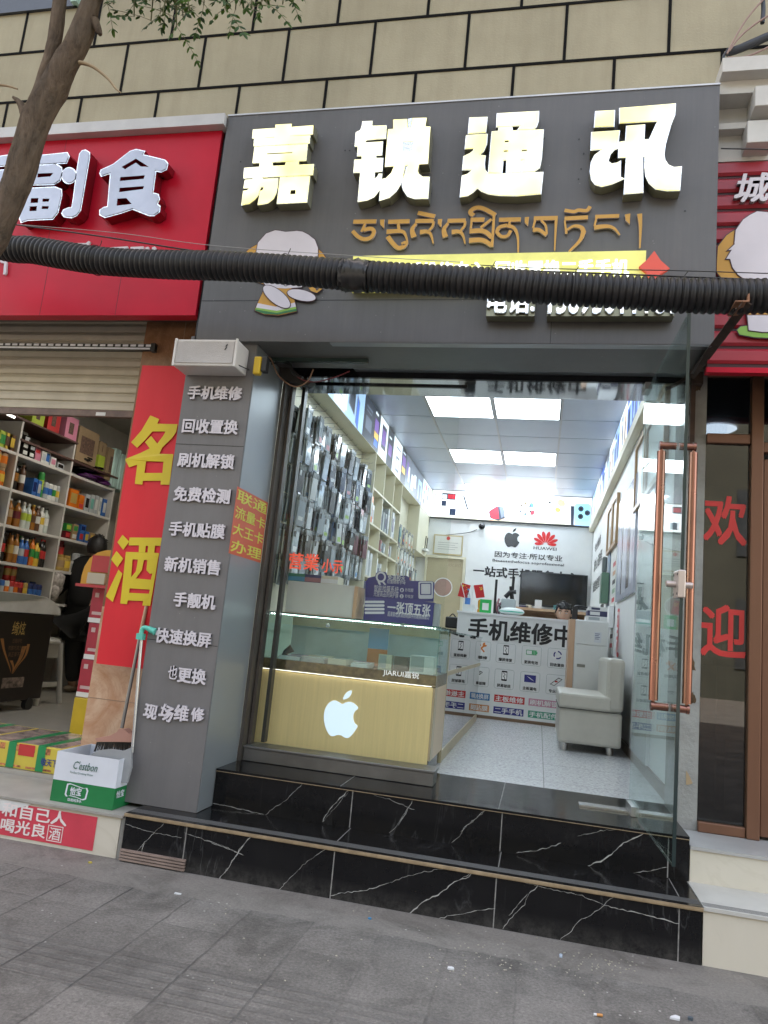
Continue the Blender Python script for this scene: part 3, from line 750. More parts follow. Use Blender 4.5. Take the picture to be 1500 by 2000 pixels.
# faceless cut-out figure behind the hose
cp = lambda L, y: [onY(460 + a / 5.357, 430 + b / 5.357, y) for a, b in L]
def ell(cx, cy, rx, ry, rot=0, n=28): 
    return [(cx + rx * math.cos(t) * math.cos(rot) - ry * math.sin(t) * math.sin(rot), cy + rx * math.cos(t) * math.sin(rot) + ry * math.sin(t) * math.cos(rot)) for t in [2 * math.pi * i / n for i in range(n)]]
LINE = plain('brown_outline', (.07, .035, .045), .6)
m = MB()
dome = [(215,345),(235,235),(320,140),(415,105),(470,112),(520,122),(580,118),(640,112),(700,120),(760,150),(830,205),(862,290),(858,420),(800,560),(690,700),(520,715),(330,700),(240,580)]
def outlined(L, y, mi, th=.004):
    P = cp(L, y + .0015); m.loops([grow(P, .0035)], th, (0, -1, 0), 0); m.loops([cp(L, y)], .001, (0, -1, 0), mi)
outlined(ell(505, 450, 450, 250), YS - .006, 1)
outlined(dome, YS - .011, 2)
outlined([(310,700),(240,850),(200,945),(300,985),(450,995),(640,955),(610,800),(580,700)], YS - .010, 1)
m.loops([cp([(232,868),(420,905),(622,862),(632,905),(430,948),(216,915)], YS - .0117)], .001, (0, -1, 0), 2)
m.loops([cp([(216,915),(430,948),(632,905),(636,925),(430,970),(208,933)], YS - .0117)], .001, (0, -1, 0), 3)
m.loops([cp([(208,933),(430,970),(636,925),(640,950),(440,988),(300,980),(203,945)], YS - .0119)], .001, (0, -1, 0), 4)
outlined(ell(430, 800, 170, 70, rad(38)), YS - .016, 2)
outlined(ell(690, 785, 150, 55, rad(12)), YS - .015, 2)
outlined([(760,700),(820,690),(850,740),(890,700),(905,720),(850,760),(790,740)], YS - .0145, 1)
m.build('cutout_figure', [LINE, plain('orange_print', (.55, .29, .04), .5), LILAC, plain('lime_print', (.22, .42, .06), .5), plain('green_print', (.03, .16, .05), .5)], sg)
# dirt and screw holes
m = MB()
for px, py in ((619, 267), (619, 344), (683, 294), (674, 294), (842, 309), (842, 378), (1063, 270), (470, 316), (1338, 412), (1200, 330), (1131, 272), (1140, 300), (1135, 330), (1130, 350)):
    p = onY(px, py, YS - .001); m.lathe([(.0, .001), (.004, .001), (.004, 0)], p, 8, 0, Vector((0, -1, 0)))
m.build('screw_hole', BLACK, sg)

# ------------------------------------------------------------------ soffit and header
m = MB(); a = onY(643.7, 670.8, YS)
m.obox((1.46, YS + .004, 2.374), (3.15 - 1.46, 0, 0), (0, .515, .052), (0, 0, .012))
m.obox((.79, YS + .004, 2.40), (.66, 0, 0), (0, .20, 0), (0, 0, .01), 1)
m.box(.79, 1.6, -.44, -.42, 2.36, 2.60, 2)
tag(m.build('soffit', [GREYM, mat('brown_ply', (.17, .13, .105), .6, var=.2, stretch=(.1, 6, 6)), mat('green_panel', (.03, .05, .045), .2, var=.2)]), 'grey metal soffit sheet under the phone shop sign', 'soffit')
hd = thing('door_header', 'dark header beam with a mirror polished underside over the shop entrance', 'header', (2, -.1, 2.39))
m = MB(); m.box(1.08, 3.15, -.135, -.115, 2.392, 2.446); m.box(1.10, 2.05, -.02, -.005, 2.386, 2.3945); m.build('bar_and_reflection', BLACKG, hd)  # second thin bar stands for the pane's reflection in the polished underside
m = MB(); m.box(1.08, 3.15, -.114, .15, 2.395, 3.3); m.build('mirror_beam', STEEL, hd)
m = MB(); L = [onY(x, y, -.137) for x, y in ((820, 727), (840, 716), (875, 712), (915, 712), (945, 718), (962, 730), (945, 731), (925, 729), (900, 724), (850, 727))]
m.loops([L], .004, (0, -1, 0)); m.build('torn_sealant', plain('torn_black', (.02, .022, .024), .4), hd)

# ------------------------------------------------------------------ grey text pillar
pl = thing('text_pillar', 'tall grey clad pillar with rows of raised pale characters', 'pillar', (.9, -.6, Z1))
m = MB(); m.box(.722, 1.079, -.60, -.215, Z1 + .001, 2.42)
m.build('cladding', GREYP, pl)
m = MB(); m.box(1.0792, 1.082, -.594, -.215, Z1 + .003, 2.40); m.build('side_panel', GREYM, pl)
m = MB()
for py in (870, 1262): z = onY(420, py, -.6).z; m.box(.723, 1.078, -.6008, -.59, z - .0016, z + .0016)
m.build('panel_seam', BLACK, pl)
rows = [('手机维修', 368, 476, 746, 784), ('回收置换', 357, 468, 813, 850), ('刷机解锁', 348, 461, 880, 917), ('免费检测', 340, 453, 946, 984), ('手机贴膜', 331, 443, 1013, 1052), ('新机销售', 322, 434, 1080, 1122),
        ('手靓机', 340, 424, 1155, 1190), ('快速换屏', 304, 416, 1225, 1262), ('更换', 348, 406, 1300, 1337)]
for body, xa, xb, ya, yb in rows:
    A = onY(xa, yb - 4, -.6); B = onY(xb, ya + 6, -.6)
    m = MB(); m.text(body, (A.x, -.6, (onY(xa, yb - 5, -.6).z + onY(xb, yb, -.6).z) / 2), XU, ZU, B.x - A.x, None, .032, .011, 0, 1)
    m.build('raised_text', [LILAC, plain('pvc_side', (.30, .28, .30), .6)], pl)
m = MB()
A = onY(329, 1325, -.6); m.text('也', (A.x, -.6, A.z), XU, ZU, .045, .06, .013, .011, 0, 1)
for ch, xa, xb, yb, tilt in (('现', 281, 306, 1402, -6), ('场', 310, 336, 1403, -14), ('维', 341, 368, 1408, 0), ('修', 375, 399, 1410, 5)):
    A = onY(xa, yb, -.6); B = onY(xb, yb, -.6)
    m.text(ch, A + Vector((0, 0, .005)), XU * math.cos(rad(tilt)) + ZU * math.sin(rad(tilt)), ZU * math.cos(rad(tilt)) - XU * math.sin(rad(tilt)), B.x - A.x, None, .032, .011, 0, 1)
m.build('raised_text', [LILAC, MATS['pvc_side']], pl)
A = onX(464, 950, 1.0835); B = onX(508, 975, 1.0835); c_ = onX(495, 1095, 1.0835)
m = MB(); m.box(1.0822, 1.0835, A.y, -.222, c_.z, A.z)
sk = tag(m.build('side_sticker', mat('red_orange_sticker', (.55, .10, .05), .5, var=.08)), 'red and yellow data card sticker on the inner side of the grey pillar', 'sticker')
m = MB(); hh = (A.z - c_.z) / 4; yw = -.222 - A.y
for i, b_ in enumerate(('联通', '流量卡', '大王卡', '办理')):
    m.text(b_, (1.0837, A.y + .01, A.z - (i + 1) * hh + .012), YU, ZU, yw - .02, hh - .022, .012, .001)
m.build('lettering', plain('yellow_green_print', (.62, .62, .08), .5), sk)

# wall lamp box on the pillar, yellow plug box and wiring
sb = thing('speaker_box', 'white oblong speaker box mounted at the top of the grey pillar', 'speaker', (.89, -.70, 2.208))
m = MB(); m.box(.722, 1.045, -.74, -.603, 2.212, 2.345); m.build('case', plain('speaker_white', (.60, .58, .56), .45), sb, .006)
m = MB(); m.box(.738, 1.030, -.7445, -.738, 2.226, 2.331); m.build('grille', mat('speaker_grille', (.47, .45, .44), .7, bump=.3, bscale=200), sb)
m = MB(); m.box(.722, .733, -.747, -.735, 2.209, 2.348); m.build('end_rim', plain('speaker_rim', (.66, .64, .62), .4), sb, .003); m = MB(); m.box(1.035, 1.046, -.747, -.735, 2.209, 2.348); m.build('end_rim', plain('speaker_rim', (.66, .64, .62), .4), sb, .003)
m = MB(); m.tube([(.985, -.7462, 2.29), (.992, -.7462, 2.30), (.99, -.7462, 2.31), (.996, -.7462, 2.318)], .0025, 5); m.tube([(1.02, -.742, 2.235), (1.05, -.69, 2.233), (1.075, -.64, 2.232)], .0025, 5); m.build('scratch_and_lead', BLACK, sb)
pb_ = thing('plug_box', 'yellow and black plug box hanging beside the white speaker', 'plug', (1.10, -.64, 2.2))
a = onY(507, 717, -.62)
m = MB(); m.box(a.x - .022, a.x + .016, -.65, -.615, a.z - .045, a.z + .045); m.build('yellow_case', plain('yellow_case', (.62, .42, .02), .4), pb_, .008)
m = MB(); m.box(a.x + .018, a.x + .045, -.648, -.61, a.z - .03, a.z + .045); m.build('black_plug', BLACK, pb_, .004)
m = MB(); m.tube(sm_curve([onY(x, y, -.45) for x, y in ((513, 695), (528, 700), (545, 735), (575, 755), (600, 745), (612, 722))]), .0035, 6, 0)
m.tube(sm_curve([onY(x, y, -.4) for x, y in ((560, 700), (580, 735), (610, 746), (650, 738), (683, 725))]), .0028, 6, 1)
m.tube(sm_curve([onY(x, y, -.4) for x, y in ((530, 710), (548, 706), (566, 712), (572, 728), (590, 738))]), .008, 6, 2)
tag(m.build('loose_wires', [plain('brown_wire', (.28, .16, .10), .6), plain('red_wire', (.20, .04, .05), .6), BLACK]), 'loop of loose brown and red wires over the shop window', 'wires')
m = MB(); P = [onY(x, y, -.3) for x, y in ((545, 712), (562, 708), (575, 722), (590, 738), (612, 745), (600, 752), (560, 745), (548, 735))]
m.loops([P], .05, (0, -1, 0)); tag(m.build('taped_bundle', mat('tape_black', (.025, .022, .02), .6, var=.4, scale=20)), 'black taped cable bundle at the corner of the shop window', 'cable bundle')

# ------------------------------------------------------------------ shop front glazing
YG = -.12
fx = thing('shop_window', 'fixed glass shop window in a dark aluminium frame left of the open door', 'window', (1.56, YG, Z2))
m = MB(); m.box(1.083, 1.100, -.214, -.08, Z2 + .001, 2.42); m.box(1.104, 1.118, -.15, -.10, .44, 2.42); m.build('jamb', mat('brown_alu', (.12, .105, .095), .35, metal=.6, var=.15), fx)
m = MB(); m.box(1.145, 1.163, -.075, -.03, Z2 + .08, 2.9); m.build('inner_post', DARKF, fx)
m = MB(); m.box(1.102, 2.06, -.19, -.06, Z2 + .0008, .425); m.box(1.10, 2.065, -.196, -.05, .4255, .438); m.build('sill', mat('sill_alu', (.16, .155, .15), .35, metal=.6, var=.2), fx, .003)
m = MB(); m.box(1.119, 2.036, YG - .004, YG + .004, .4385, 2.385); m.build('pane', GLASS, fx)
LEDR = mat('red_led', (.6, .05, .03), .5, var=0, emit=.55, ecol=(1, .13, .07))
m = MB(); a = onY(562, 1108, -.10); b = onY(668, 1072, -.10)
m.text('营業', (a.x, -.09, a.z - .005), XU, ZU, .165, .085, .02, .001); m.text('小示', (a.x + .185, -.09, a.z - .010), XU, ZU, .11, .07, .02, .001)
tag(m.build('window_lettering', LEDR), 'broken red lit characters on the inside of the shop window', 'lettering')

dr = thing('glass_door', 'open frameless glass door with long copper handles', 'door', (2.95, -.08, Z2))
hx, hy, lx, ly = 2.955, -.08, 2.988, -1.0
du = Vector((lx - hx, ly - hy, 0)).normalized(); dn = Vector((-du.y, du.x, 0))
def dpt(s_, off, z): return Vector((hx, hy, z)) + du * s_ + dn * off
W_ = math.hypot(lx - hx, ly - hy)
m = MB(); m.obox(dpt(0, -.006, .378), du * W_, dn * .012, ZU * 1.972); m.build('pane', GLASSG, dr)
m = MB(); m.obox(dpt(W_ + .0005, -.006, .378), du * .004, dn * .012, ZU * 1.972); m.build('edge', plain('glass_edge_dark', (.02, .035, .035), .15), dr)
for off in (-.058, .058):
    m = MB(); sgn = 1 if off > 0 else -1; s0 = W_ - .135
    m.tube([dpt(s0, off, .905), dpt(s0, off, 1.845)], .0165, 18)
    m.build('handle_bar', COPPER, dr)
for off in (-.058, .058):
    m = MB(); s0 = W_ - .135
    for z, dz in ((.885, .03), (1.868, -.03)):
        m.tube([dpt(s0, off * .1, z), dpt(s0, off * 1.15, z)], .0145, 14)
        m.tube([dpt(s0, off * .98, z), dpt(s0, off * 1.15, z)], .0175, 14)
        m.tube([dpt(s0, off, z), dpt(s0, off, z + dz)], .006, 8)
    m.build('handle_bracket', COPPER, dr)
m = MB(); z = 1.325
m.obox(dpt(W_ - .075, -.013, z - .05), du * .085, dn * .026, ZU * .10)
LK = mat('lock_metal', (.55, .48, .45), .35, metal=.6, var=.08); lk = m.build('lock', LK, dr, .004)
m = MB(); m.tube([dpt(W_ - .035, -.045, z), dpt(W_ - .035, .045, z)], .012, 12)
for a_, b_ in ((-.065, .035), (-.065, -.035), (-.005, .035), (-.005, -.035)): m.obox(dpt(W_ + a_ - .004, -.0145, z + b_ - .004), du * .008, dn * .029, ZU * .008, 1)
m.build('lock_knob', [LK, BLACK], lk)
m = MB(); m.obox(dpt(-.02, -.016, .366), du * .16, dn * .032, ZU * .04); m.obox(dpt(-.02, -.016, 2.352), du * .10, dn * .032, ZU * .035); m.build('patch_fitting', ALU, dr)
m = MB(); a = onZ(1128, 1563, .366); m.box(a.x, 3.14, -.155, -.085, Z2 + .001, .373)
tag(m.build('threshold_plate', mat('bright_alu', (.62, .62, .62), .25, metal=.9, var=.05)), 'bright metal threshold plate on the landing below the glass door', 'threshold')

# right jamb: bare cement pilaster with torn patches
cj = thing('cement_pilaster', 'bare grey cement pilaster right of the open glass door with torn patches', 'pilaster', (3.19, -.1, .33))
CEM = mat('grey_cement', (.33, .32, .305), .85, var=.14, scale=7, bump=.4, bscale=70, dirt=.5)
m = MB(); m.box(3.147, 3.228, -.15, .2, .33, 2.46); m.box(3.147, 3.228, -.1, .2, 2.46, 3.3); m.build('shaft', CEM, cj)
RUSTG = mat('brown_glue', (.10, .06, .03), .9, var=.5, scale=30)
for i, (px, py, rx, ry) in enumerate(((1348, 1300, 10, 22), (1352, 1365, 7, 14), (1350, 1185, 5, 16), (1349, 860, 6, 26), (1345, 800, 6, 20), (1362, 755, 8, 14))):
    c_ = onY(px, py, -.1505); L = []
    for k in range(18):
        t_ = 2 * math.pi * k / 18; q_ = R.uniform(.6, 1.25); L.append((c_.x + rx * .0021 * math.cos(t_) * q_, -.1512, c_.z + ry * .0021 * math.sin(t_) * q_))
    L = [(min(3.227, max(3.148, x)), y, z) for x, y, z in L]
    mm = MB(); mm.loops([L], .001, (0, -1, 0)); mm.build('glue_patch', RUSTG, cj)
m = MB(); L = [onY(x, y, -.152) for x, y in ((1340, 1505), (1345, 1512), (1353, 1530), (1348, 1532), (1340, 1533))]; m.loops([L], .004, (0, -1, 0)); m.build('broken_corner', plain('tan_chip', (.42, .30, .18), .8), cj)
m = MB(); m.box(3.150, 3.172, -.175, -.152, 1.95, 2.44); m.build('rusty_bar', mat('rusty_dark', (.07, .04, .03), .8, var=.5, scale=15), cj)

# ------------------------------------------------------------------ phone shop interior: shell
XL, XR, YB, ZF, ZC = .65, 3.17, 6.9, Z2, 3.236
m = MB(); m.box(XL, XR, .1905, YB, .30, Z2 - .0005); structure(m.build('shop_floor', TERRAZZO, org=(0, 0, 0)), 'grey speckled tile floor of the phone shop')
m = MB(); m.box(.33, XL, -.21, 7.3, .19, 3.3); tag(m.build('party_wall', CREAM), 'cream party wall on the left of the phone shop behind the cases', 'wall')
m = MB(); m.box(XR, 3.222, .2, 7.3, .30, 3.3); m.box(XR - .012, XR - .0005, .2, YB, Z2 + .001, Z2 + .07, 1); tag(m.build('party_wall', [WALLI, mat('brown_skirting', (.16, .12, .09), .5)]), 'white right wall of the phone shop with a dark skirting', 'wall')
m = MB(); m.box(XL, XR, YB, 7.2, .30, 3.3); tag(m.build('shop_wall', WALLI), 'white back wall of the phone shop', 'wall')
# ceiling: 0.6 m aluminium panels, six light panels in view, one pair added out of view
ce = thing('panel_ceiling', 'silver grid ceiling of square metal panels over the phone shop', 'ceiling', (1.9, 3.5, ZC))
m = MB(); m.box(XL, XR, .151, YB, ZC + .012, 3.31)
CEIL = mat('ceiling_panel', (.42, .46, .52), .38, metal=.25, var=.04, scale=3)
gx = [.81 - .08, 1.332, 1.961, 2.59, 3.16]; gy = [2.594 + .6225 * k for k in range(-4, 8)]
for i in range(4):
    for j in range(len(gy) - 1):
        y0, y1 = gy[j], min(gy[j + 1], YB - .01)
        if y1 - y0 < .05 or y0 < .15: continue
        if i in (1, 2) and j in (1, 4, 7, 10): continue
        m.box(gx[i] + .006, gx[i + 1] - .006, y0 + .007, y1 - .007, ZC, ZC + .011)
m.build('metal_panel', CEIL, ce)
m = MB()
for x in gx[1:4]: m.box(x - .009, x + .009, .16, YB - .01, ZC - .006, ZC + .010)
m.build('runner', ALU, ce)
m = MB(); m.box(XL, XR, .155, YB - .002, ZC + .0112, ZC + .0119); m.build('shadow_gap', DARKF, ce)
LITP = mat('light_panel', (.9, .92, .95), .4, var=0, emit=13.0, ecol=(.80, .91, 1))
for nm_, j in (('added unseen over the shop entrance', 1), ('nearest the door', 4), ('in the middle of the ceiling', 7), ('against the back wall', 10)):  # row over the entrance is unseen, added to brighten the front of the shop
    for i, sd_ in ((1, 'left'), (2, 'right')):
        x0, x1, y0, y1 = gx[i] + .022, gx[i + 1] - .022, gy[j] + .012, min(gy[j + 1] - .012, YB - .02)
        t_ = thing('ceiling_light', f'glowing square ceiling light panel {nm_}, {sd_} of the pair', 'ceiling light', ((x0 + x1) / 2, (y0 + y1) / 2, ZC), 'ceiling light panels')
        m = MB(); m.box(x0, x1, y0, y1, ZC - .001, ZC + .008); m.build('diffuser', LITP, t_)
        m = MB(); e = .008
        m.box(x0 - e, x1 + e, y0 - e, y0 - .0003, ZC - .004, ZC + .009); m.box(x0 - e, x1 + e, y1 + .0003, y1 + e, ZC - .004, ZC + .009); m.box(x0 - e, x0 - .0003, y0, y1, ZC - .004, ZC + .009); m.box(x1 + .0003, x1 + e, y0, y1, ZC - .004, ZC + .009)
        m.build('frame', ALU, t_)

# light boxes round the top of the walls
def litmat(name, col, e): return mat(name, col, .35, var=0, emit=e, ecol=col)
LB_W = litmat('lit_poster_white', (.80, .90, 1.0), 1.25); LB_S = litmat('lit_poster_sky', (.42, .62, .92), .85); LB_G = litmat('lit_poster_grey', (.16, .19, .25), .75)
LB_D = litmat('lit_poster_dark', (.05, .06, .085), .5); LB_P = litmat('lit_poster_purple', (.22, .12, .42), .8); LB_Y = litmat('lit_poster_yellow', (.9, .55, .12), .8); LB_N = litmat('lit_poster_navy', (.03, .045, .09), .4)
LB_R = litmat('lit_poster_red', (.65, .04, .06), .8); LB_B = litmat('lit_poster_blue', (.06, .16, .62), .9); LB_T = litmat('lit_poster_tan', (.75, .5, .33), .8); LB_K = litmat('lit_poster_black', (.015, .016, .02), .3); LB_C = litmat('lit_poster_cyan', (.35, .75, .85), .9); LB_F = litmat('lit_poster_bright', (.96, .98, 1.0), 1.9)
LBM = [CREAM, LB_W, LB_S, LB_G, LB_D, LB_P, LB_Y, LB_N, LB_R, LB_B, LB_T, LB_K, LB_C, LB_F]
ZL0, ZL1 = 2.82, 3.23
lb = thing('lightbox', 'row of glowing phone adverts along the top of the left shop wall', 'lightbox', (.75, 3.5, ZL0))
m = MB(); m.box(XL, .808, .16, YB - .005, ZL0, ZL1); m.build('case', LBM, lb)
def panel(y0, y1, bgc, items):
    m = MB(); X0 = .8095
    m.box(.8082, X0, y0, y1, ZL0 + .004, ZL1 - .004, bgc)
    for k, (a0, a1, b0, b1, mi) in enumerate(items):   # fractions
        w_, h_ = y1 - y0, ZL1 - ZL0; x = X0 + .0004 + .0003 * (k % 3)
        m.quad((x, y0 + a0 * w_, ZL0 + b0 * h_), (x, y0 + a1 * w_, ZL0 + b0 * h_), (x, y0 + a1 * w_, ZL0 + b1 * h_), (x, y0 + a0 * w_, ZL0 + b1 * h_), mi)
    return m.build('advert_panel', LBM, lb)
panel(.17, 1.55, 2, [(.1, .5, .2, .8, 1), (.6, .8, .1, .9, 3)])
pn = panel(1.56, 2.52, 2, [(0, .34, .02, .98, 1), (.36, .40, .1, .9, 1)] + [(.10, .28, .70 - .07 * k, .72 - .07 * k, 3) for k in range(8)])
m = MB()
for (a, b_, c_, d, mi) in (((1.62, 2.95), (1.66, 3.17), (1.80, 3.12), (1.78, 2.90), 3), ((1.83, 2.86), (1.85, 3.08), (1.95, 3.02), (1.93, 2.83), 4)):
    pass
for yy, zz, ww, hh, mi in ((1.98, 2.95, .22, .20, 3), (2.02, 2.96, .17, .17, 4), (2.24, 2.86, .11, .26, 3), (2.26, 2.87, .08, .22, 9)):
    k_ = .0012 + .0004 * (mi in (4, 9)); m.quad((.8095 + k_, yy, zz), (.8095 + k_, yy + ww, zz - .05), (.8095 + k_, yy + ww, zz - .05 + hh), (.8095 + k_, yy, zz + hh), mi)
for yy in (2.04, 2.09, 2.14): m.lathe([(0, .0005), (.022, .0005), (.022, 0)], (.8115, yy, 3.08 - (yy - 2.04) * .2), 12, 11, Vector((1, 0, 0)))
m.build('phone_picture', LBM, pn)
panel(2.53, 2.93, 4, [(.2, .8, .75, .8, 3), (.2, .7, .66, .69, 3), (.2, .8, .25, .55, 3), (.35, .65, .3, .5, 5)])
panel(2.94, 3.20, 4, [(.15, .8, .45, .75, 5), (.15, .85, .28, .44, 6), (.2, .8, .1, .26, 9), (.15, .6, .86, .92, 1)])
panel(3.21, 3.60, 1, [(.25, .8, .25, .85, 4), (.32, .72, .35, .75, 5)])
panel(3.61, 3.92, 4, [(.2, .75, .3, .6, 5), (.2, .6, .75, .8, 1)])
panel(3.93, 4.42, 1, [(.35, .75, .12, .55, 3), (.42, .68, .2, .48, 1), (.3, .8, .75, .8, 3)])
panel(4.43, 4.72, 4, [(.15, .85, .5, .8, 5), (.15, .85, .3, .48, 6), (.2, .7, .86, .9, 1)])
panel(4.73, 5.05, 3, [(.2, .5, .4, .8, 5), (.55, .8, .25, .7, 1)])
panel(5.06, 5.55, 3, [(.15, .45, .15, .6, 1), (.55, .85, .3, .7, 1)])
panel(5.56, 6.05, 3, [(.2, .8, .1, .75, 2), (.35, .65, .0, .6, 3)])
panel(6.06, 6.88, 1, [(.1 + .2 * (k % 4), .22 + .2 * (k % 4), .15 + .28 * (k // 4), .35 + .28 * (k // 4), [11, 6, 3, 8, 9, 4][k % 6]) for k in range(11)])
# back
lb = thing('lightbox', 'bright white advert lightbox across the top of the back wall with a phone picture', 'lightbox', (2, YB, ZL0))
m = MB(); m.box(.812, 3.125, YB - .045, YB - .001, ZL0, ZL1); m.build('case', LBM, lb)
m = MB(); yb_ = YB - .046; m.box(.83, 3.12, yb_, YB - .0452, ZL0 + .012, ZL1 - .004, 13)
_bk = [0]
def bq(px0, py0, px1, py1, mi, sk=0):
    a = onY(px0, py1, yb_); b = onY(px1, py0, yb_); _bk[0] = (_bk[0] + 1) % 5; y = yb_ - .0006 - .0004 * _bk[0]
    m.quad((a.x, y, a.z), (b.x, y, a.z), (b.x + sk, y, b.z), (a.x + sk, y, b.z), mi)
c2 = lambda x, y: (800 + x / 3.75, 900 + y / 3.75)
for x0, y0, x1, y1, mi, sk in ((235, 240, 340, 282, 4, 0), (240, 248, 275, 276, 1, 0), (280, 248, 335, 276, 8, 0), (232, 292, 270, 330, 7, 0), (290, 352, 340, 398, 7, 0), (232, 365, 256, 370, 11, 0), (237, 374, 250, 379, 11, 0), (160, 235, 195, 400, 2, 0), (172, 240, 182, 395, 1, 0)):
    bq(*c2(x0, y0), *c2(x1, y1), mi, sk)
m.quad(*[tuple(onY(*c2(x, y), yb_ - .001)) for x, y in ((420, 360), (432, 355), (402, 255), (390, 258))], 4)
for L, mi, dy in (([(578, 372), (640, 330), (690, 345), (700, 420), (650, 438), (590, 420)], 4, .001), ([(585, 365), (645, 328), (655, 425), (600, 422)], 8, .0015), ([(655, 325), (690, 340), (700, 400), (672, 420)], 3, .0018), ([(580, 430), (700, 418), (695, 436), (590, 440)], 10, .0008)):
    m.loops([[onY(*c2(x, y), yb_ - dy) for x, y in L]], 0, (0, -1, 0), mi)
for k, (x, y, mi) in enumerate(((850, 300, 6), (895, 325, 9), (900, 380, 8), (845, 405, 12), (800, 375, 2), (810, 320, 10))):
    m.loops([[onY(*c2(a, b), yb_ - .001) for a, b in ell(x, y, 20, 15, k * 1.05, 14)]], 0, (0, -1, 0), mi); m.loops([[onY(*c2(a, b), yb_ - .0013) for a, b in ell(x + (850 - x) * .3, y + (352 - y) * .3, 9, 8, 0, 10)]], 0, (0, -1, 0), 11)
for L, mi, dy in ((ell(1110, 310, 32, 26, .5, 14), 10, .001), (ell(1085, 360, 22, 18, .2, 14), 6, .0013), ([(1018, 298), (1036, 298), (1036, 314), (1018, 314)], 11, .001), ([(1060, 395), (1110, 400), (1112, 404), (1062, 399)], 10, .001)):
    m.loops([[onY(*c2(a, b), yb_ - dy) for a, b in L]], 0, (0, -1, 0), mi)
def rrect(x0, y0, x1, y1, r, n=5):
    L = []
    for cx, cy, a0 in ((x1 - r, y0 + r, -90), (x1 - r, y1 - r, 0), (x0 + r, y1 - r, 90), (x0 + r, y0 + r, 180)):
        for k in range(n + 1): t_ = rad(a0 + 90 * k / n); L.append((cx + r * math.cos(t_), cy + r * math.sin(t_)))
    return L
for L, mi, dy in ((rrect(1205, 312, 1330, 482, 25), 2, .001), ([(1180, 330), (1207, 332), (1202, 472), (1180, 470)], 4, .0008), (rrect(1215, 322, 1318, 445, 20), 12, .0014)):
    m.loops([[onY(*c2(a, b), yb_ - dy) for a, b in L]], 0, (0, -1, 0), mi)
for x, y in ((1255, 352), (1252, 408), (1302, 382)):
    m.loops([[onY(*c2(a, b), yb_ - .0018) for a, b in ell(x, y, 20, 20, 0, 16)]], 0, (0, -1, 0), 4); m.loops([[onY(*c2(a, b), yb_ - .0022) for a, b in ell(x, y, 10, 10, 0, 12)]], 0, (0, -1, 0), 11)
m.build('advert_panel', LBM, lb)
m = MB(); m.box(.81, 3.127, YB - .05, YB - .001, ZL0 - .015, ZL0 - .0005); m.build('trim', mat('black_trim', (.03, .03, .032), .4), lb)
# right
lb = thing('lightbox', 'row of blue glowing adverts along the top of the right shop wall', 'lightbox', (3.15, 3.5, ZL0))
m = MB(); m.box(3.132, XR - .001, .16, YB - .05, ZL0, ZL1); m.build('case', LBM, lb)
m = MB(); m.box(3.105, XR - .001, .16, YB - .055, ZL0 - .085, ZL0 - .001); m.build('ledge', CREAM, lb)
y = .2; k = 0
cols = [(2, 12, 10), (9, 1, 7), (3, 2, 9), (9, 7, 2), (1, 10, 3), (2, 9, 4), (1, 4, 10), (3, 2, 1), (9, 4, 1), (1, 2, 3), (2, 1, 9)]
while y < YB - .3:
    w_ = (.62, .55, .5, .66)[k % 4]; y1 = min(y + w_, YB - .06); a, b_, c_ = cols[k % len(cols)]
    m = MB(); m.box(3.1305, 3.1318, y, y1 - .012, ZL0 + .004, ZL1 - .004, a)
    for q_, (f0, f1, g0, g1, mi) in enumerate(((.12, .38, .1, .75, b_), (.45, .62, .2, .9, c_), (.7, .88, .1, .6, b_), (.5, .9, .7, .78, 1), (.18, .30, .2, .6, c_))):
        x = 3.130 - .0004 * q_; s_ = .04 if q_ % 2 else -.03
        m.quad((x, y + f0 * w_, ZL0 + g0 * .41), (x, y + f0 * w_ + s_, ZL0 + g1 * .41), (x, y + min(.95, f1) * w_ + s_, ZL0 + g1 * .41), (x, y + f1 * w_, ZL0 + g0 * .41), mi)
    m.build('advert_panel', LBM, lb); y = y1; k += 1

# ------------------------------------------------------------------ left wall: hooks and hanging phone cases
pg = thing('hook_board', 'cream wall board with rows of wire hooks for phone cases', 'display board', (XL, 1.6, 1.2))
m = MB(); m.box(XL, XL + .012, .2, 3.15, 1.0, 2.81); m.build('board', CREAM, pg)
hk = MB()
NR, NC = 6, 9
zr = [2.60, 2.385, 2.165, 1.945, 1.725, 1.515]
yc_ = [1.12 + .245 * c for c in range(NC)]
for r in range(NR):
    for c in range(NC):
        z = zr[r] + .012
        hk.tube([(XL + .012, yc_[c], z), (XL + .17, yc_[c], z), (XL + .178, yc_[c], z + .018)], .0022, 5)
for c in range(14):
    hk.tube([(XL + .012, .95 + .165 * c, 2.70), (XL + .14, .95 + .165 * c, 2.695), (XL + .15, .95 + .165 * c, 2.71)], .0018, 5)
hk.build('wire_hook', mat('hook_wire', (.25, .25, .24), .35, metal=.8), pg)
POUCH = mat('pouch_plastic', (.26, .28, .29), .12, var=.4, scale=40, spec=.9); 
CASEC = [('black', plain('case_black', (.014, .014, .016), .22, coat=.6)), ('charcoal', plain('case_charcoal', (.05, .054, .06), .25, coat=.6)), ('clear', mat('case_clear', (.42, .47, .50), .10, var=.35, scale=18, spec=1, coat=.8)), ('silver', plain('case_silver', (.28, .32, .35), .2, coat=.6)), ('smoky blue', plain('case_blue', (.10, .15, .24), .3)), ('dark plum', plain('case_plum', (.12, .04, .06), .3)), ('pale grey', plain('case_pale', (.55, .57, .57), .25))]
TAGS = [plain('tag_pink', (.55, .25, .28), .4), plain('tag_blue', (.12, .28, .50), .4), plain('tag_lime', (.30, .48, .12), .4)]
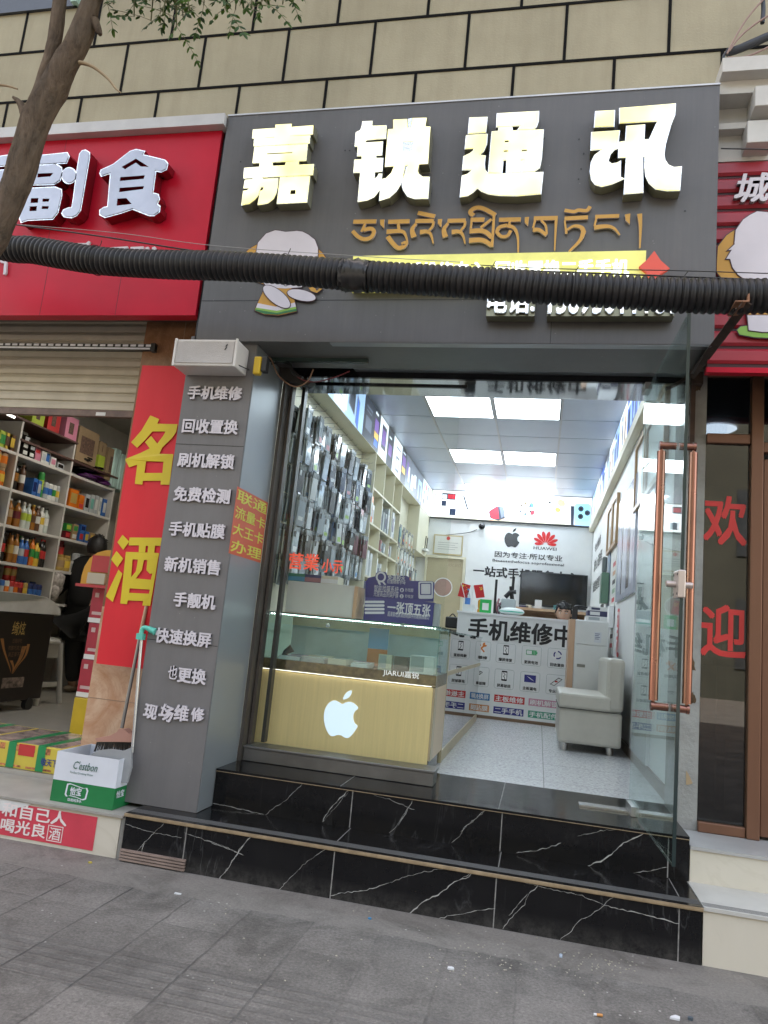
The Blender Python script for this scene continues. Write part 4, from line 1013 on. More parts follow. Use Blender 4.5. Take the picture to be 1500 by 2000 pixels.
def case_proto(name, w_, h_, win):
    m = MB()
    # sleeve with a wavy clear front, header card and the case body showing inside
    m.box(-.004, .004, -w_ / 2, w_ / 2, -h_, -.018, 1)
    m.box(-.005, .005, -w_ / 2 - .004, w_ / 2 + .004, -.022, .018, 0)
    m.box(.0042, .0056, -w_ * .42, -w_ * .12, -h_ * .36, -h_ * .14, 2)
    m.box(.0042, .0048, -w_ * .30, w_ * .34, -h_ * (.93 if win else .80), -h_ * (.72 if win else .66), 3)
    return m
protos = []
for i in range(3):
    w_, h_, win = ((.092, .190, 1), (.100, .200, 0), (.086, .182, 1))[i]
    o = case_proto('phone_case', w_, h_, win).build('phone_case', [POUCH, CASEC[0][1], BLACK, WHITE], org=(0, 0, 0), bevel=.002); protos.append([o, False])
def put(proto, name, loc, label, cat, group, mats=None, rotz=0, scale=None, tilt=None):
    if not proto[1]: o = proto[0]; o.location = loc; o.rotation_euler = (0, 0, rotz); proto[1] = True
    else: o = proto[0].copy(); C.objects.link(o); o.location = loc; o.rotation_euler = (0, 0, rotz)
    if scale: o.scale = scale
    if tilt: o.rotation_euler = tilt
    if mats: slotmat(o, mats)
    ORG[o] = Vector(loc); tag(o, label, cat, group); return o
rown = ['top', 'second', 'third', 'fourth', 'fifth', 'lowest']
for r in range(NR):
    for c in range(NC):
        n = 6 if (r + c) % 2 else 5; hook_ci = None
        if r == 5 and c > 6: continue
        for k in range(n):
            wgt = R.random()
            if r < 2: ci = (0, 1, 0, 3)[R.randrange(4)] if wgt < .75 else 2
            elif r == 3 and c > 6: ci = 5
            else: ci = R.choice([0, 1, 2, 3, 2, 2, 4, 6, 6, 3])
            if hook_ci is None or R.random() < .25: hook_ci = ci
            ci = hook_ci
            cn, cm_ = CASEC[ci]
            lab = f'{cn} phone case, {ORD[k]} from wall on the {ORD[c]} hook of the {rown[r]} row'
            put(protos[R.randrange(3)], 'phone_case', (XL + .035 + k * .0235 + R.uniform(-.003, .003), yc_[c] + R.uniform(-.02, .02), zr[r] + R.uniform(-.006, .006)), lab, 'phone case', 'phone cases hanging on the left wall',
                [POUCH, cm_, R.choice([BLACK, CASEC[0][1], CASEC[3][1], CASEC[6][1]]), cm_ if R.random() < .55 else R.choice([CASEC[6][1], WHITE, TAGS[0], TAGS[1], TAGS[2]])], tilt=(R.uniform(-.05, .05), R.uniform(-.03, .07), R.uniform(-.22, .05)))

# ------------------------------------------------------------------ bookcase on the left
bc = thing('open_shelf_unit', 'cream open shelf unit full of boxes along the left shop wall', 'shelf unit', (.73, 4, Z2))
m = MB(); m.box(XL, .81, 3.156, 3.172, Z2, 2.818); m.build('side_panel', CREAM, bc)
m = MB(); 
for y in (3.655, 4.165, 4.64): m.box(XL + .002, .808, y - .008, y + .008, Z2, 2.816)
m.build('upright', CREAM, bc)
m = MB(); szs = [1.30, 1.588, 1.89, 2.115, 2.465]
for z in szs: m.box(XL + .002, .8075, 3.1725, 4.631, z - .009, z + .009)
m.build('shelf', CREAM, bc)
m = MB(); m.box(XL + .0005, XL + .006, 3.18, 4.63, 1.2, 2.8); m.build('back_panel', mat('cream_back', (.60, .56, .42), .6), bc)
bx = [None]
def gbox(name, x0, x1, y0, y1, z0, z1, mats, label, cat, group=None, face=None):
    m = MB(); m.box(x0, x1, y0, y1, z0, z1)
    if face: face(m)
    return tag(m.build(name, mats, bevel=.002), label, cat, group)
BOXC = [plain('box_white', (.72, .73, .72), .4), plain('box_grey', (.36, .40, .41), .4), plain('box_orange', (.66, .16, .02), .4), plain('box_rose', (.34, .16, .17), .4), plain('box_navy', (.05, .05, .12), .4), plain('box_teal', (.10, .28, .30), .4), plain('box_cream', (.62, .58, .45), .4), plain('box_plum', (.16, .07, .10), .4)]
BN = ['white', 'grey', 'orange', 'rose', 'navy', 'teal', 'cream', 'plum']
bayn = ['nearest', 'middle', 'farthest']; bays = [(3.18, 3.64), (3.67, 4.15), (4.18, 4.63)]
shn = {2.465: 'top', 2.115: 'second', 1.89: 'third', 1.588: 'fourth', 1.30: 'lowest'}
fill = {(2.465, 0): [2, 0], (2.465, 1): [], (2.465, 2): [], (2.115, 0): [], (2.115, 1): [1] * 5, (2.115, 2): [1, 0, 1], (1.89, 0): [], (1.89, 1): [7, 3, 1, 5, 1], (1.89, 2): [3, 7, 1], (1.588, 0): [1, 0, 1, 0], (1.588, 1): [0, 1, 0], (1.588, 2): [0], (1.30, 0): [4, 4], (1.30, 1): [1, 6, 1], (1.30, 2): [1, 0, 5, 1]}
fill[(2.115, 0)] = [2, 0]; fill[(2.465, 0)] = []; fill[(1.89, 0)] = [6]
nxt = {1.30: 1.588, 1.588: 1.89, 1.89: 2.115, 2.115: 2.465, 2.465: 2.81}
for (z, b_), lst in fill.items():
    y0, y1 = bays[b_]; hmax = nxt[z] - z - .03; y = y0 + .03
    for k, ci in enumerate(lst):
        w_ = min(.085, (y1 - y0 - .06) / max(1, len(lst))); h_ = hmax * R.uniform(.6, .95)
        m = MB(); m.box(.66, .80 - R.uniform(0, .03), y, y + w_ - .006, z + .0095, z + .0095 + h_)
        x1 = max(p.x for p in m.v); m.box(x1, x1 + .0006, y + .01, y + w_ - .016, z + .02 + h_ * .2, z + h_ * .8, 1)
        tag(m.build('product_box', [BOXC[ci], BOXC[R.choice([0, 1, 4])]]), f'{BN[ci]} boxed accessory, {ORD[k]} along the {shn[z]} shelf in the {bayn[b_]} bay', 'box', 'boxes on the cream shelf unit'); y += w_
# farther hook wall and end cabinet
cab = thing('end_cabinet', 'cream end cabinet in the far left corner below the lightbox', 'cabinet', (.73, 6.4, 2.2))
m = MB(); m.box(XL, .80, 5.96, YB - .003, 2.21, 2.818); m.build('body', CREAM, cab)
m = MB(); m.box(.8002, .808, 5.96, 6.42, 2.20, 2.815); m.build('door', CREAM, cab)
rt = thing('wifi_router', 'small router with two upright black aerials on the end cabinet', 'router', (.83, 6.6, 2.3))
m = MB(); m.box(.802, .86, 6.5, 6.72, 2.27, 2.30); m.build('body', WHITE, rt)
for y in (6.53, 6.68): m = MB(); m.tube([(.83, y, 2.30), (.835, y + .01, 2.48)], .008, 6); m.build('aerial', BLACK, rt)
acc = case_proto('a', .09, .2, 0); ap = [acc.build('accessory_pack', [POUCH, BOXC[0], BOXC[5], WHITE], org=(0, 0, 0)), False]
for r, z in enumerate((2.37, 2.12, 1.95)):
    for c in range(6):
        y = 5.0 + c * .21 + (.3 if r == 2 else 0); ci = R.choice([0, 1, 5, 0, 4, 6])
        for k in range(2):
            put(ap, 'accessory_pack', (XL + .06 + .05 * k, y + R.uniform(-.02, .02), z), f'{BN[ci]} accessory pack, {("inner","outer")[k]} on the {ORD[c]} hook of the {("top","middle","lower")[r]} far row', 'accessory pack', 'accessory packs on the far left wall', [POUCH, BOXC[ci], BOXC[R.choice([0, 1, 5, 6])], BOXC[R.choice([0, 1, 2, 6])]])

# ------------------------------------------------------------------ back wall print
YW2 = YB - .012
gp = thing('wall_print', 'white back wall print with phone logos and black Chinese lettering', 'wall print', (2.28, YW2, Z2))
m = MB(); m.box(1.405, XR - .013, YW2, YB - .0005, Z2 + .001, ZL0 - .02); m.build('panel', WALLI, gp)
def apple_loops(cx, cz, h, y):
    s_ = h / 100.0
    body = [(0,58),(8,63),(20,66),(33,62),(43,53),(36,45),(32,35),(33,24),(38,14),(46,8),(40,-5),(32,-17),(24,-24),(15,-24),(6,-20),(-4,-20),(-14,-24),(-23,-24),(-33,-14),(-42,4),(-46,24),(-44,42),(-36,57),(-23,65),(-10,62)]
    bite = body
    leaf = [(1,70),(3,80),(10,90),(21,95),(20,84),(13,75)]
    return [[Vector((cx + a * s_, y, cz + (b - 35) * s_)) for a, b in sm2(L)] for L in (bite, leaf)]
def sm2(L, n=3):
    out = []; N = len(L)
    for i in range(N):
        a, b, c, d = (Vector((*L[(i + k) % N], 0)) for k in (-1, 0, 1, 2))
        for k in range(n):
            t = k / n; p = .5 * ((2 * b) + (c - a) * t + (2 * a - 5 * b + 4 * c - d) * t * t + (3 * b - a - 3 * c + d) * t ** 3); out.append((p.x, p.y))
    return out
m = MB(); yt = YW2 - .0015
for L in apple_loops(2.036, 2.59, .235, yt - .002): m.loops([L], .003, (0, -1, 0))
m.build('fruit_logo', mat('logo_black_gloss', (.012, .013, .014), .15), gp)
m = MB()
cx, cz = 2.514, 2.555
for k in range(8):
    a0 = rad(90 + (k - 3.5) * 25.5); L = []
    w_ = .052 if k in (3, 4) else (.05 if k in (2, 5) else .044); l_ = .175 if k in (3, 4) else (.168 if k in (2, 5) else (.16 if k in (1, 6) else .125))
    r0 = .028
    for t, q in ((0, .12), (.25, .55), (.5, .95), (.75, 1.0), (.92, .65), (1, .2), (1, -.2), (.92, -.65), (.75, -1.0), (.5, -.95), (.25, -.55), (0, -.12)):
        rr = r0 + l_ * t; L.append(Vector((cx + rr * math.cos(a0) - q * w_ / 2 * math.sin(a0), yt - .002, cz - .03 + rr * math.sin(a0) * .93 + q * w_ / 2 * math.cos(a0))))
    m.loops([L], .003, (0, -1, 0))
m.build('flower_logo', plain('logo_red', (.62, .03, .03), .4), gp)
m = MB(); m.text('HUAWEI', (2.350, yt, 2.442), XU, ZU, .322, .042, .01, .001); m.build('logo_lettering', INK, gp); m = MB()
m.text('因为专注·所以专业', (1.805, yt, 2.292), XU, ZU, .955, .085, .012, .001); m.build('slogan', INK, gp); m = MB()
m.text('Becausethefocus soprofessional', (1.779, yt, 2.214), XU, ZU, 1.008, .048, .012, .001); m.build('slogan', INK, gp); m = MB()
m.text('一站式手机服务中心', (1.515, yt, 2.0), XU, ZU, 1.48, .145, .03, .001)
m.build('lettering', INK, gp)
# certificate, back door, camera ball
cf = thing('framed_certificate', 'framed certificate with a red seal on the back wall above the door', 'certificate', (1.11, YB - .03, 2.27))
a, b = onY(848, 1043, YB - .03), onY(902, 1086, YB - .03)
m = MB(); m.box(a.x, b.x, YB - .03, YB - .002, b.z, a.z); m.box(a.x + .02, b.x - .02, YB - .0315, YB - .0302, b.z + .02, a.z - .02, 1); m.build('frame', [mat('frame_gold', (.5, .42, .24), .4), plain('certificate_paper', (.66, .66, .60), .5)], cf)
m = MB(); yy = YB - .032
m.lathe([(0, .0008), (.028, .0008), (.028, 0)], ((a.x + b.x) / 2, yy, a.z - .05), 14, 0, Vector((0, -1, 0))); m.build('seal', plain('seal_red', (.6, .08, .06), .5), cf)
m = MB()
for k in range(4): m.box(a.x + .07, b.x - .07 - .04 * (k % 2), yy, yy + .0004, a.z - .12 - .032 * k, a.z - .114 - .032 * k)
m.build('writing', plain('writing_grey', (.3, .3, .28), .5), cf)
bd_ = thing('back_door', 'cream back door with a round pink window in the far left corner', 'door', (1.1, YB - .02, Z2))
m = MB(); m.box(.83, 1.36, YB - .03, YB - .003, Z2 + .001, 2.215); m.build('leaf', mat('door_cream', (.46, .40, .26), .4, var=.06), bd_)
m = MB()
m.box(.80, .829, YB - .05, YB - .003, Z2 + .001, 2.25); m.box(1.361, 1.395, YB - .05, YB - .003, Z2 + .001, 2.25); m.box(.829, 1.361, YB - .05, YB - .003, 2.2155, 2.25); m.build('door_frame', CREAM, bd_)
m = MB(); c_ = onY(865, 1147, YB - .03); m.lathe([(0, .002), (.125, .002), (.125, 0)], (c_.x, YB - .0305, c_.z), 32, 1, Vector((0, -1, 0))); m.lathe([(.126, .0), (.126, .006), (.14, .006), (.14, 0)], (c_.x, YB - .0305, c_.z), 32, 0, Vector((0, -1, 0))); m.build('round_window', [WHITE, mat('pink_pane', (.38, .24, .20), .4)], bd_)
m = MB(); m.text('欢迎', (1.13, YB - .0305, 2.10), XU, ZU, .20, .05, 0, .0008); m.build('faint_lettering', plain('faint_tan', (.36, .30, .2), .5), bd_)
cb = thing('ball_camera', 'small black round security camera below the back lightbox', 'camera', (1.63, YB - .08, 2.73))
c_ = onY(941, 1028, YB - .08); m = MB(); m.sph(c_, .048, 16, 10); m.build('lens_ball', BLACKG, cb); m = MB(); m.tube([c_, (c_.x, YB - .013, c_.z)], .02, 10); m.build('stem', BLACK, cb)
m = MB(); m.tube(sm_curve([onY(x, y, YB - .02) for x, y in ((932, 1034), (915, 1040), (880, 1044), (850, 1046))]), .004, 5); m.build('lead', BLACK, cb)
tv = thing('wall_screen', 'large dark flat screen on the back wall below the lettering', 'television', (2.66, 6.8, 1.63))
m = MB(); m.box(2.195, 3.118, 6.78, 6.83, 1.628, 2.112); m.build('bezel', BLACK, tv, .004)
m = MB(); m.box(2.21, 3.103, 6.7775, 6.7798, 1.65, 2.098); m.build('screen', mat('screen_off', (.01, .011, .012), .09, var=0), tv)

# ------------------------------------------------------------------ printed counter
YC = 3.266
ct = thing('repair_counter', 'white printed repair counter with black heading and rows of icons at the back', 'counter', (2.2, YC, Z2))
m = MB(); m.box(1.735, 3.06, YC, YC + .45, Z2 + .03, 1.312); m.build('front', WALLI, ct)
m = MB(); m.box(1.725, 3.06, YC - .006, YC + .46, 1.3125, 1.333); m.build('top', WHITE, ct)
m = MB(); m.box(1.74, 3.06, YC + .01, YC + .44, Z2 + .001, Z2 + .0298); m.build('plinth', mat('plinth_brown', (.25, .16, .10), .5), ct)
yt = YC - .0008
P_ = lambda x, y: onY(820 + x / 3.5714, 1180 + y / 3.5714, yt)
m = MB()
m.text('手机维修中', (1.85, yt, 1.085), XU, ZU, .955, .19, .028, .001); m.build('heading', INK, ct)
ICO = [plain('icon_black', (.02, .02, .022), .5), plain('icon_orange', (.72, .22, .04), .5), plain('icon_green', (.04, .40, .14), .5), plain('icon_navy', (.03, .03, .22), .5), plain('icon_pink', (.60, .16, .28), .5), plain('icon_line', (.34, .40, .38), .5), WHITE, plain('icon_red', (.6, .03, .03), .5), plain('icon_blue', (.05, .20, .46), .5), plain('icon_pinkbox', (.62, .28, .38), .5), plain('icon_teal', (.06, .32, .20), .5), plain('icon_orangebox', (.62, .25, .07), .5)]
def rr_line(m, x0, z0, x1, z1, r, wd, mi, y):
    O = [Vector((a, y, b)) for a, b in rrect(x0, z0, x1, z1, r)]; I = [Vector((a, y, b)) for a, b in rrect(x0 + wd, z0 + wd, x1 - wd, z1 - wd, r * .8)]
    m.loops([O, I], 0, (0, -1, 0), mi)
def bx2(m, x0, x1, z0, z1, mi, dy=0): m.quad((x0, yt - dy, z0), (x1, yt - dy, z0), (x1, yt - dy, z1), (x0, yt - dy, z1), mi)
xc = [1.52, 1.755, 1.98, 2.21, 2.445, 2.68]
W2, H2 = .178, .178
labs = [['换屏', '来电维修', '机维修', '爆屏修复', '更换电池', '回收置换'], ['进水', '田野菜', '信号故障', '屏幕破损', '主板漏电', '专业刷机']]
for r, zc in enumerate((.975, .738)):
    for i, x in enumerate(xc):
        if x < 1.74: continue
        m = MB(); cxp = x
        rr_line(m, x - W2 / 2, zc - H2 / 2, x + W2 / 2, zc + H2 / 2, .02, .0025, 5, yt)
        m.text(labs[r][i], (x - .062, yt, zc - .075), XU, ZU, .124, .03, .02, .0008, 0)
        kind = (r, i)
        def phone(x, z, w=.05, h=.09):
            P = [Vector((a, yt, b)) for a, b in rrect(x - w / 2, z - h / 2, x + w / 2, z + h / 2, .006)]; m.loops([P], 0, (0, -1, 0), 0)
            bx2(m, x - w * .42, x + w * .42, z - h * .34, z + h * .36, 6, .0006)
        z = zc + .03
        if kind in ((0, 3), (1, 3), (0, 1), (1, 1)):
            phone(x, z); q = [(x - .01, z + .03), (x + .008, z + .01), (x - .006, z + .0), (x + .008, z - .03)]
            for a_, b_ in zip(q, q[1:]): m.quad((a_[0] - .003, yt - .001, a_[1]), (a_[0] + .003, yt - .001, a_[1]), (b_[0] + .003, yt - .001, b_[1]), (b_[0] - .003, yt - .001, b_[1]), 0)
        elif kind == (0, 2):
            for a0, b0, a1, b1, wd in ((-.03, -.035, .035, .03, .016), (.03, -.038, -.035, .03, .013)):
                d = Vector((a1 - a0, 0, b1 - b0)).normalized(); n_ = Vector((d.z, 0, -d.x)) * wd / 2; A = Vector((x + a0, yt - (.0006 if a0 > 0 else 0), z + b0)); B = Vector((x + a1, A.y, z + b1)); m.quad(A - n_, A + n_, B + n_, B - n_, 1)
            m.loops([[Vector((x + .03 + .02 * math.cos(t), yt - .001, z + .03 + .02 * math.sin(t))) for t in [rad(a) for a in range(80, 380, 25)]] + [Vector((x + .03, yt - .001, z + .028))]], 0, (0, -1, 0), 1)
        elif kind == (0, 4):
            rr_line(m, x - .05, z - .022, x + .045, z + .022, .004, .005, 2, yt); bx2(m, x + .045, x + .052, z - .009, z + .009, 2)
            for k in range(3): bx2(m, x + .002 + k * .013, x + .012 + k * .013, z - .016, z + .016, 2)
        elif kind == (0, 5):
            for k in range(3):
                a0 = rad(120 * k + 10); L = [Vector((x + .038 * math.cos(a0 + t), yt, z + .038 * math.sin(a0 + t))) for t in (0, .35, .7, 1.05, 1.4)] + [Vector((x + .027 * math.cos(a0 + t), yt, z + .027 * math.sin(a0 + t))) for t in (1.4, 1.05, .7, .35, 0)]
                m.loops([L], 0, (0, -1, 0), 3)
        elif kind == (1, 2):
            for rr in (.014, .028, .042):
                L = [Vector((x + rr * math.cos(t), yt, z - .02 + rr * math.sin(t))) for t in [rad(a) for a in range(45, 140, 15)]] + [Vector((x + (rr - .007) * math.cos(t), yt, z - .02 + (rr - .007) * math.sin(t))) for t in [rad(a) for a in range(135, 40, -15)]]
                m.loops([L], 0, (0, -1, 0), 0)
        elif kind == (1, 4):
            bx2(m, x - .052, x + .052, z - .034, z + .032, 3); m.quad((x - .03, yt - .0006, z + .02), (x + .004, yt - .0006, z - .004), (x + .04, yt - .0006, z - .022), (x - .002, yt - .0006, z + .008), 6)
        elif kind == (1, 5):
            m.loops([[Vector((x + a, yt, z + b)) for a, b in ((-.055, -.03), (.02, .035), (.055, .022), (-.015, -.042))], [Vector((x + a, yt, z + b)) for a, b in ((-.047, -.029), (.02, .029), (.047, .02), (-.016, -.037))]], 0, (0, -1, 0), 0); bx2(m, x - .012, x + .012, z - .008, z + .004, 7)
        m.build('printed_icon', ICO, ct)
for body, x0, x1, z0, z1, mi in (('单快换屏', 1.885, 2.09, .528, .590, 8), ('主板维修', 2.131, 2.408, .528, .592, 7), ('刷机解锁', 2.444, 2.72, .528, .592, 9), ('钢贴膜', 1.885, 2.09, .424, .486, 11), ('二手手机', 2.131, 2.405, .422, .485, 3), ('手机配件', 2.445, 2.72, .422, .484, 10)):
    m = MB(); tx = MB(); bx2(m, x0, x1, z0, z1, mi); cb2 = m.build('colour_bar', ICO, ct); tx.text(body, (x0 + .012, yt - .0005, z0 + .008), XU, ZU, x1 - x0 - .024, z1 - z0 - .016, .02, .0006); tx.build('lettering', WHITE, cb2)

# things on and behind the counter
fl = thing('desk_flags', 'pair of small red desk flags on the left of the repair counter', 'flags', (1.78, YC + .12, 1.334))
YF = YC + .12
cf2 = lambda L: [onY(800 + a / 3.75, 900 + b / 3.75, YF) for a, b in L]
for L, st_, in (([(378, 893), (448, 912), (420, 1008), (352, 990)], [(378, 893), (425, 1085)]), ([(468, 912), (536, 905), (550, 1000), (487, 1006)], [(468, 912), (440, 1085)])):
    m = MB(); m.loops([cf2(L)], .002, (0, -1, 0)); m.build('flag', plain('flag_red', (.55, .02, .025), .6), fl)
    m = MB(); a, b = cf2(st_); m.tube([a, b], .004, 6); m.build('flag_pole', WHITE, fl)
m = MB()
def star(m, c, r, y, rot=0):
    L = []
    for k in range(10): t_ = rad(90 + rot + 36 * k); q = r if k % 2 == 0 else r * .42; L.append(Vector((c.x + q * math.cos(t_), y, c.z + q * math.sin(t_))))
    m.loops([L], 0, (0, -1, 0))
p = cf2([(392, 915)])[0]; star(m, p, .016, YF - .003)
for a, b in ((410, 915), (418, 928), (416, 942), (406, 952)): star(m, cf2([(a, b)])[0], .006, YF - .003)
p = cf2([(522, 935)])[0]; m.loops([[Vector((p.x + .016 * math.cos(t), YF - .003, p.z + .016 * math.sin(t))) for t in [rad(a) for a in range(-120, 100, 20)]] + [Vector((p.x + .010 * math.cos(t), YF - .003, p.z + .010 * math.sin(t))) for t in [rad(a) for a in range(100, -140, -20)]]], 0, (0, -1, 0))
m.quad(*[Vector((p.x + a, YF - .0032, p.z + b)) for a, b in ((-.016, .010), (.010, -.014), (.014, -.010), (-.012, .014))])
m.build('emblem', plain('emblem_yellow', (.75, .5, .05), .5), fl)
def lathe_thing(name, loc, prof, mats, label, cat, group=None, seg=14, mi=0):
    m = MB(); m.lathe(prof, loc, seg, mi); return tag(m.build(name, mats, org=loc), label, cat, group)
def bprof(r, h, neck=.35, cap=True):   # a bottle
    return [(0, 0), (r, .004), (r, h * .30), (r, h * .31), (r, h * .58), (r, h * .59), (r, h * .66), (r * .8, h * .74), (r * neck, h * .84), (r * neck, h * .93), (r * neck * 1.1, h * .931), (r * neck * 1.1, h), (0, h)]
BMI = [0, 0, 0, 1, 1, 0, 0, 0, 0, 0, 2, 2, 2]
lathe_thing('water_bottle', (1.808, YC + .10, 1.334), bprof(.026, .22), [glass('bottle_clear', (.8, .88, .92)), plain('label_blue', (.08, .22, .55), .4), plain('cap_blue', (.1, .3, .6), .4)], 'clear water bottle with a blue label between the two desk flags', 'bottle', mi=BMI)
lathe_thing('glue_bottle', (1.925, YC + .14, 1.334), [(0, 0), (.022, 0), (.022, .03), (.012, .035), (.018, .06), (.020, .11), (.012, .125), (0, .13)], [plain('amber_plastic', (.65, .30, .02), .35)], 'small amber glue bottle on a dark foot beside the green stand', 'bottle')
qs = thing('green_stand', 'green payment stand with a blank white square on the repair counter', 'payment stand', (1.98, YC + .06, 1.334))
a, b = onY(938, 1170, YC + .06), onY(959, 1194, YC + .06)
m = MB(); m.box(a.x, b.x, YC + .05, YC + .07, 1.3345, a.z); m.build('board', plain('stand_green', (.02, .42, .09), .35), qs, .003)
m = MB(); m.box(a.x + .025, b.x - .025, YC + .0485, YC + .0499, 1.36, a.z - .035); m.build('white_square', plain('stand_white', (.75, .76, .75), .4), qs)
m = MB(); m.box(1.78, 1.88, YC + .03, YC + .09, 1.3345, 1.40); m.build('tissue_pack', plain('tissue_pack', (.70, .74, .72), .5)); tag(bpy.data.objects['tissue_pack'], 'white tissue packet lying under the desk flags', 'tissues')
ms = thing('microscope', 'repair microscope with grey head on two black posts behind the counter top', 'microscope', (2.2, YC + .25, 1.334))
YM = YC + .25; q_ = lambda x, y: onY(800 + x / 3.75, 900 + y / 3.75, YM)
m = MB(); a = q_(637, 870); m.tube([(a.x, YM, 1.334), a], .012, 10); m.build('rod', BLACK, ms)
m = MB(); a = q_(762, 850); m.tube([(a.x, YM, 1.334), a], .014, 10); m.build('rod', BLACK, ms)
m = MB(); a = q_(733, 1040); m.box(a.x - .08, a.x + .06, YM - .06, YM + .06, a.z - .055, a.z + .035); m.build('head', plain('scope_grey', (.42, .46, .47), .4), ms, .01)
m = MB(); a = q_(745, 985); m.tube([q_(700, 1000), q_(740, 960), q_(780, 960)], .022, 10); m.tube([q_(745, 920), q_(752, 1040)], .02, 10); m.build('eyepiece', BLACK, ms)
hd_ = thing('tool_heap', 'heap of cables and tools in a clear tub between the microscope posts', 'tools', (2.08, YC + .3, 1.334))
for k in range(9):
    m = MB(); x = 2.0 + R.uniform(0, .2); m.tube(sm_curve([(x, YC + .3, 1.34), (x + R.uniform(-.05, .05), YC + .26, 1.40), (x + R.uniform(-.06, .06), YC + .3, 1.45 + R.uniform(0, .05))]), R.uniform(.006, .014), 6); m.build('tool', [BLACK, BOXC[1], BOXC[3], BOXC[7], BOXC[0]][k % 5], hd_)
tp = thing('tissue_bag', 'white and mint plastic tissue bag lying on the repair counter', 'tissues', (2.24, YC + .08, 1.334))
m = MB(); m.sph((2.235, YC + .1, 1.372), (.12, .06, .037), 18, 10); m.build('bag', [plain('bag_white', (.68, .74, .72), .35)], tp)
m = MB(); m.sph((2.235, YC + .098, 1.368), (.121, .061, .018), 18, 8); m.build('mint_band', plain('bag_mint', (.10, .50, .38), .4), tp)
bgx = thing('camera_bag', 'small black camera bag at the left end of the repair counter', 'bag', (1.68, YC + .2, 1.1))
a, b = onY(872, 1202, YC + .1), onY(895, 1224, YC + .1); m = MB(); m.box(a.x, b.x, YC + .04, YC + .2, b.z - .02, a.z - .01); m.build('bag_body', BLACK, bgx, .012)
m = MB(); m.tube(sm_curve([(a.x + .03, YC + .1, a.z - .01), ((a.x + b.x) / 2, YC + .1, a.z + .02), (b.x - .03, YC + .1, a.z - .01)]), .006, 6); m.build('carry_loop', BLACK, bgx)
m = MB(); m.box(1.55, 1.73, YC + .0, YC + .4, Z2 + .001, onY(872, 1224, YC + .1).z - .021); tag(m.build('side_cupboard', mat('dark_cupboard', (.10, .085, .07), .5)), 'dark low cupboard under the black camera bag', 'cupboard')
dk = thing('wooden_desk', 'wooden work desk with clutter behind the repair counter', 'desk', (2.4, 4.0, Z2))
m = MB(); m.box(2.15, 3.1, 3.95, 4.5, 1.425, 1.452); m.build('desk_top', WOODL, dk)
m = MB(); m.box(2.15, 2.18, 3.96, 4.49, Z2 + .001, 1.4245); m.box(3.07, 3.1, 3.96, 4.49, Z2 + .001, 1.4245); m.box(2.18, 3.07, 4.46, 4.48, .9, 1.4245); m.build('side', WOODL, dk)
for k, (x, w_, h_, ci, nm) in enumerate(((2.44, .07, .09, 0, 'white cube box on the wooden desk under the screen'), (2.28, .10, .02, 4, 'flat navy box on the left of the wooden desk'), (2.63, .05, .05, 5, 'teal box near the worker on the wooden desk'), (2.35, .06, .03, 6, 'cream packet beside the white cube box'))):
    m = MB(); m.box(x, x + w_, 4.02, 4.09, 1.4525, 1.4525 + h_); tag(m.build('desk_box', BOXC[ci], bevel=.002), nm, 'box')

# ------------------------------------------------------------------ tall white appliance, sofa
ac = thing('white_cabinet', 'tall white cabinet with an energy label beside the sofa', 'cabinet', (2.92, 2.75, Z2))
m = MB(); m.box(2.795, 3.062, 2.60, 2.95, Z2 + .001, 1.318); m.build('body', plain('appliance_white', (.66, .67, .66), .35), ac, .006)
m = MB(); m.box(2.745, 2.794, 2.62, 2.95, Z2 + .001, 1.318); m.build('wooden_side', mat('peach_wood', (.55, .36, .24), .4, var=.1, stretch=(1, 1, .1), scale=8), ac)
m = MB(); m.box(2.80, 3.057, 2.594, 2.5995, 1.12, 1.31); m.box(2.80, 3.057, 2.594, 2.5995, .745, 1.113); m.box(2.80, 3.057, 2.594, 2.5995, Z2 + .01, .738); m.build('front_panel', MATS['appliance_white'], ac, .003)
m = MB(); a = onY(1134, 1300, 2.592); m.box(a.x - .03, a.x + .035, 2.590, 2.5938, a.z - .012, a.z + .012); m.build('name_plate', plain('plate_grey', (.22, .22, .20), .4), ac)
m = MB(); a, b = onY(1161, 1234, 2.592), onY(1174, 1256, 2.592); m.box(a.x, b.x, 2.592, 2.5938, b.z, a.z); 
for k in range(4): m.box(a.x + .006, b.x - .012 - .008 * (k % 2), 2.5915, 2.592, a.z - .018 - k * .014, a.z - .012 - k * .014, 1)
m.build('energy_label', [plain('label_paper', (.60, .62, .66), .5), plain('label_print', (.15, .17, .25), .5)], ac)
for k, (x0, x1, h0, h1, ci, lab) in enumerate(((2.88, 3.05, 1.319, 1.36, 0, 'flat white box stack on top of the tall white cabinet, lowest'), (2.89, 3.05, 1.361, 1.405, 4, 'navy banded box in the middle of the stack on the cabinet'), (2.90, 3.05, 1.406, 1.44, 0, 'white top box of the stack on the cabinet'))):
    m = MB(); m.box(x0, x1, 2.66, 2.9, h0, h1); m.box(x0 + .02, x1 - .06, 2.6592, 2.66, h0 + .008, h1 - .008, 1); tag(m.build('flat_box', [BOXC[ci], BOXC[(1, 0, 4)[k]]], bevel=.002), lab, 'box')
lamp = thing('desk_lamp', 'black bent clamp arm behind the stacked boxes', 'lamp arm', (2.82, 3.0, 1.334))
m = MB(); m.tube(sm_curve([(2.80, 3.3, 1.334), (2.80, 3.3, 1.43), (2.83, 3.3, 1.47), (2.93, 3.3, 1.462)]), .009, 8); m.box(2.79, 2.84, 3.28, 3.32, 1.34, 1.46); m.build('arm', BLACK, lamp)

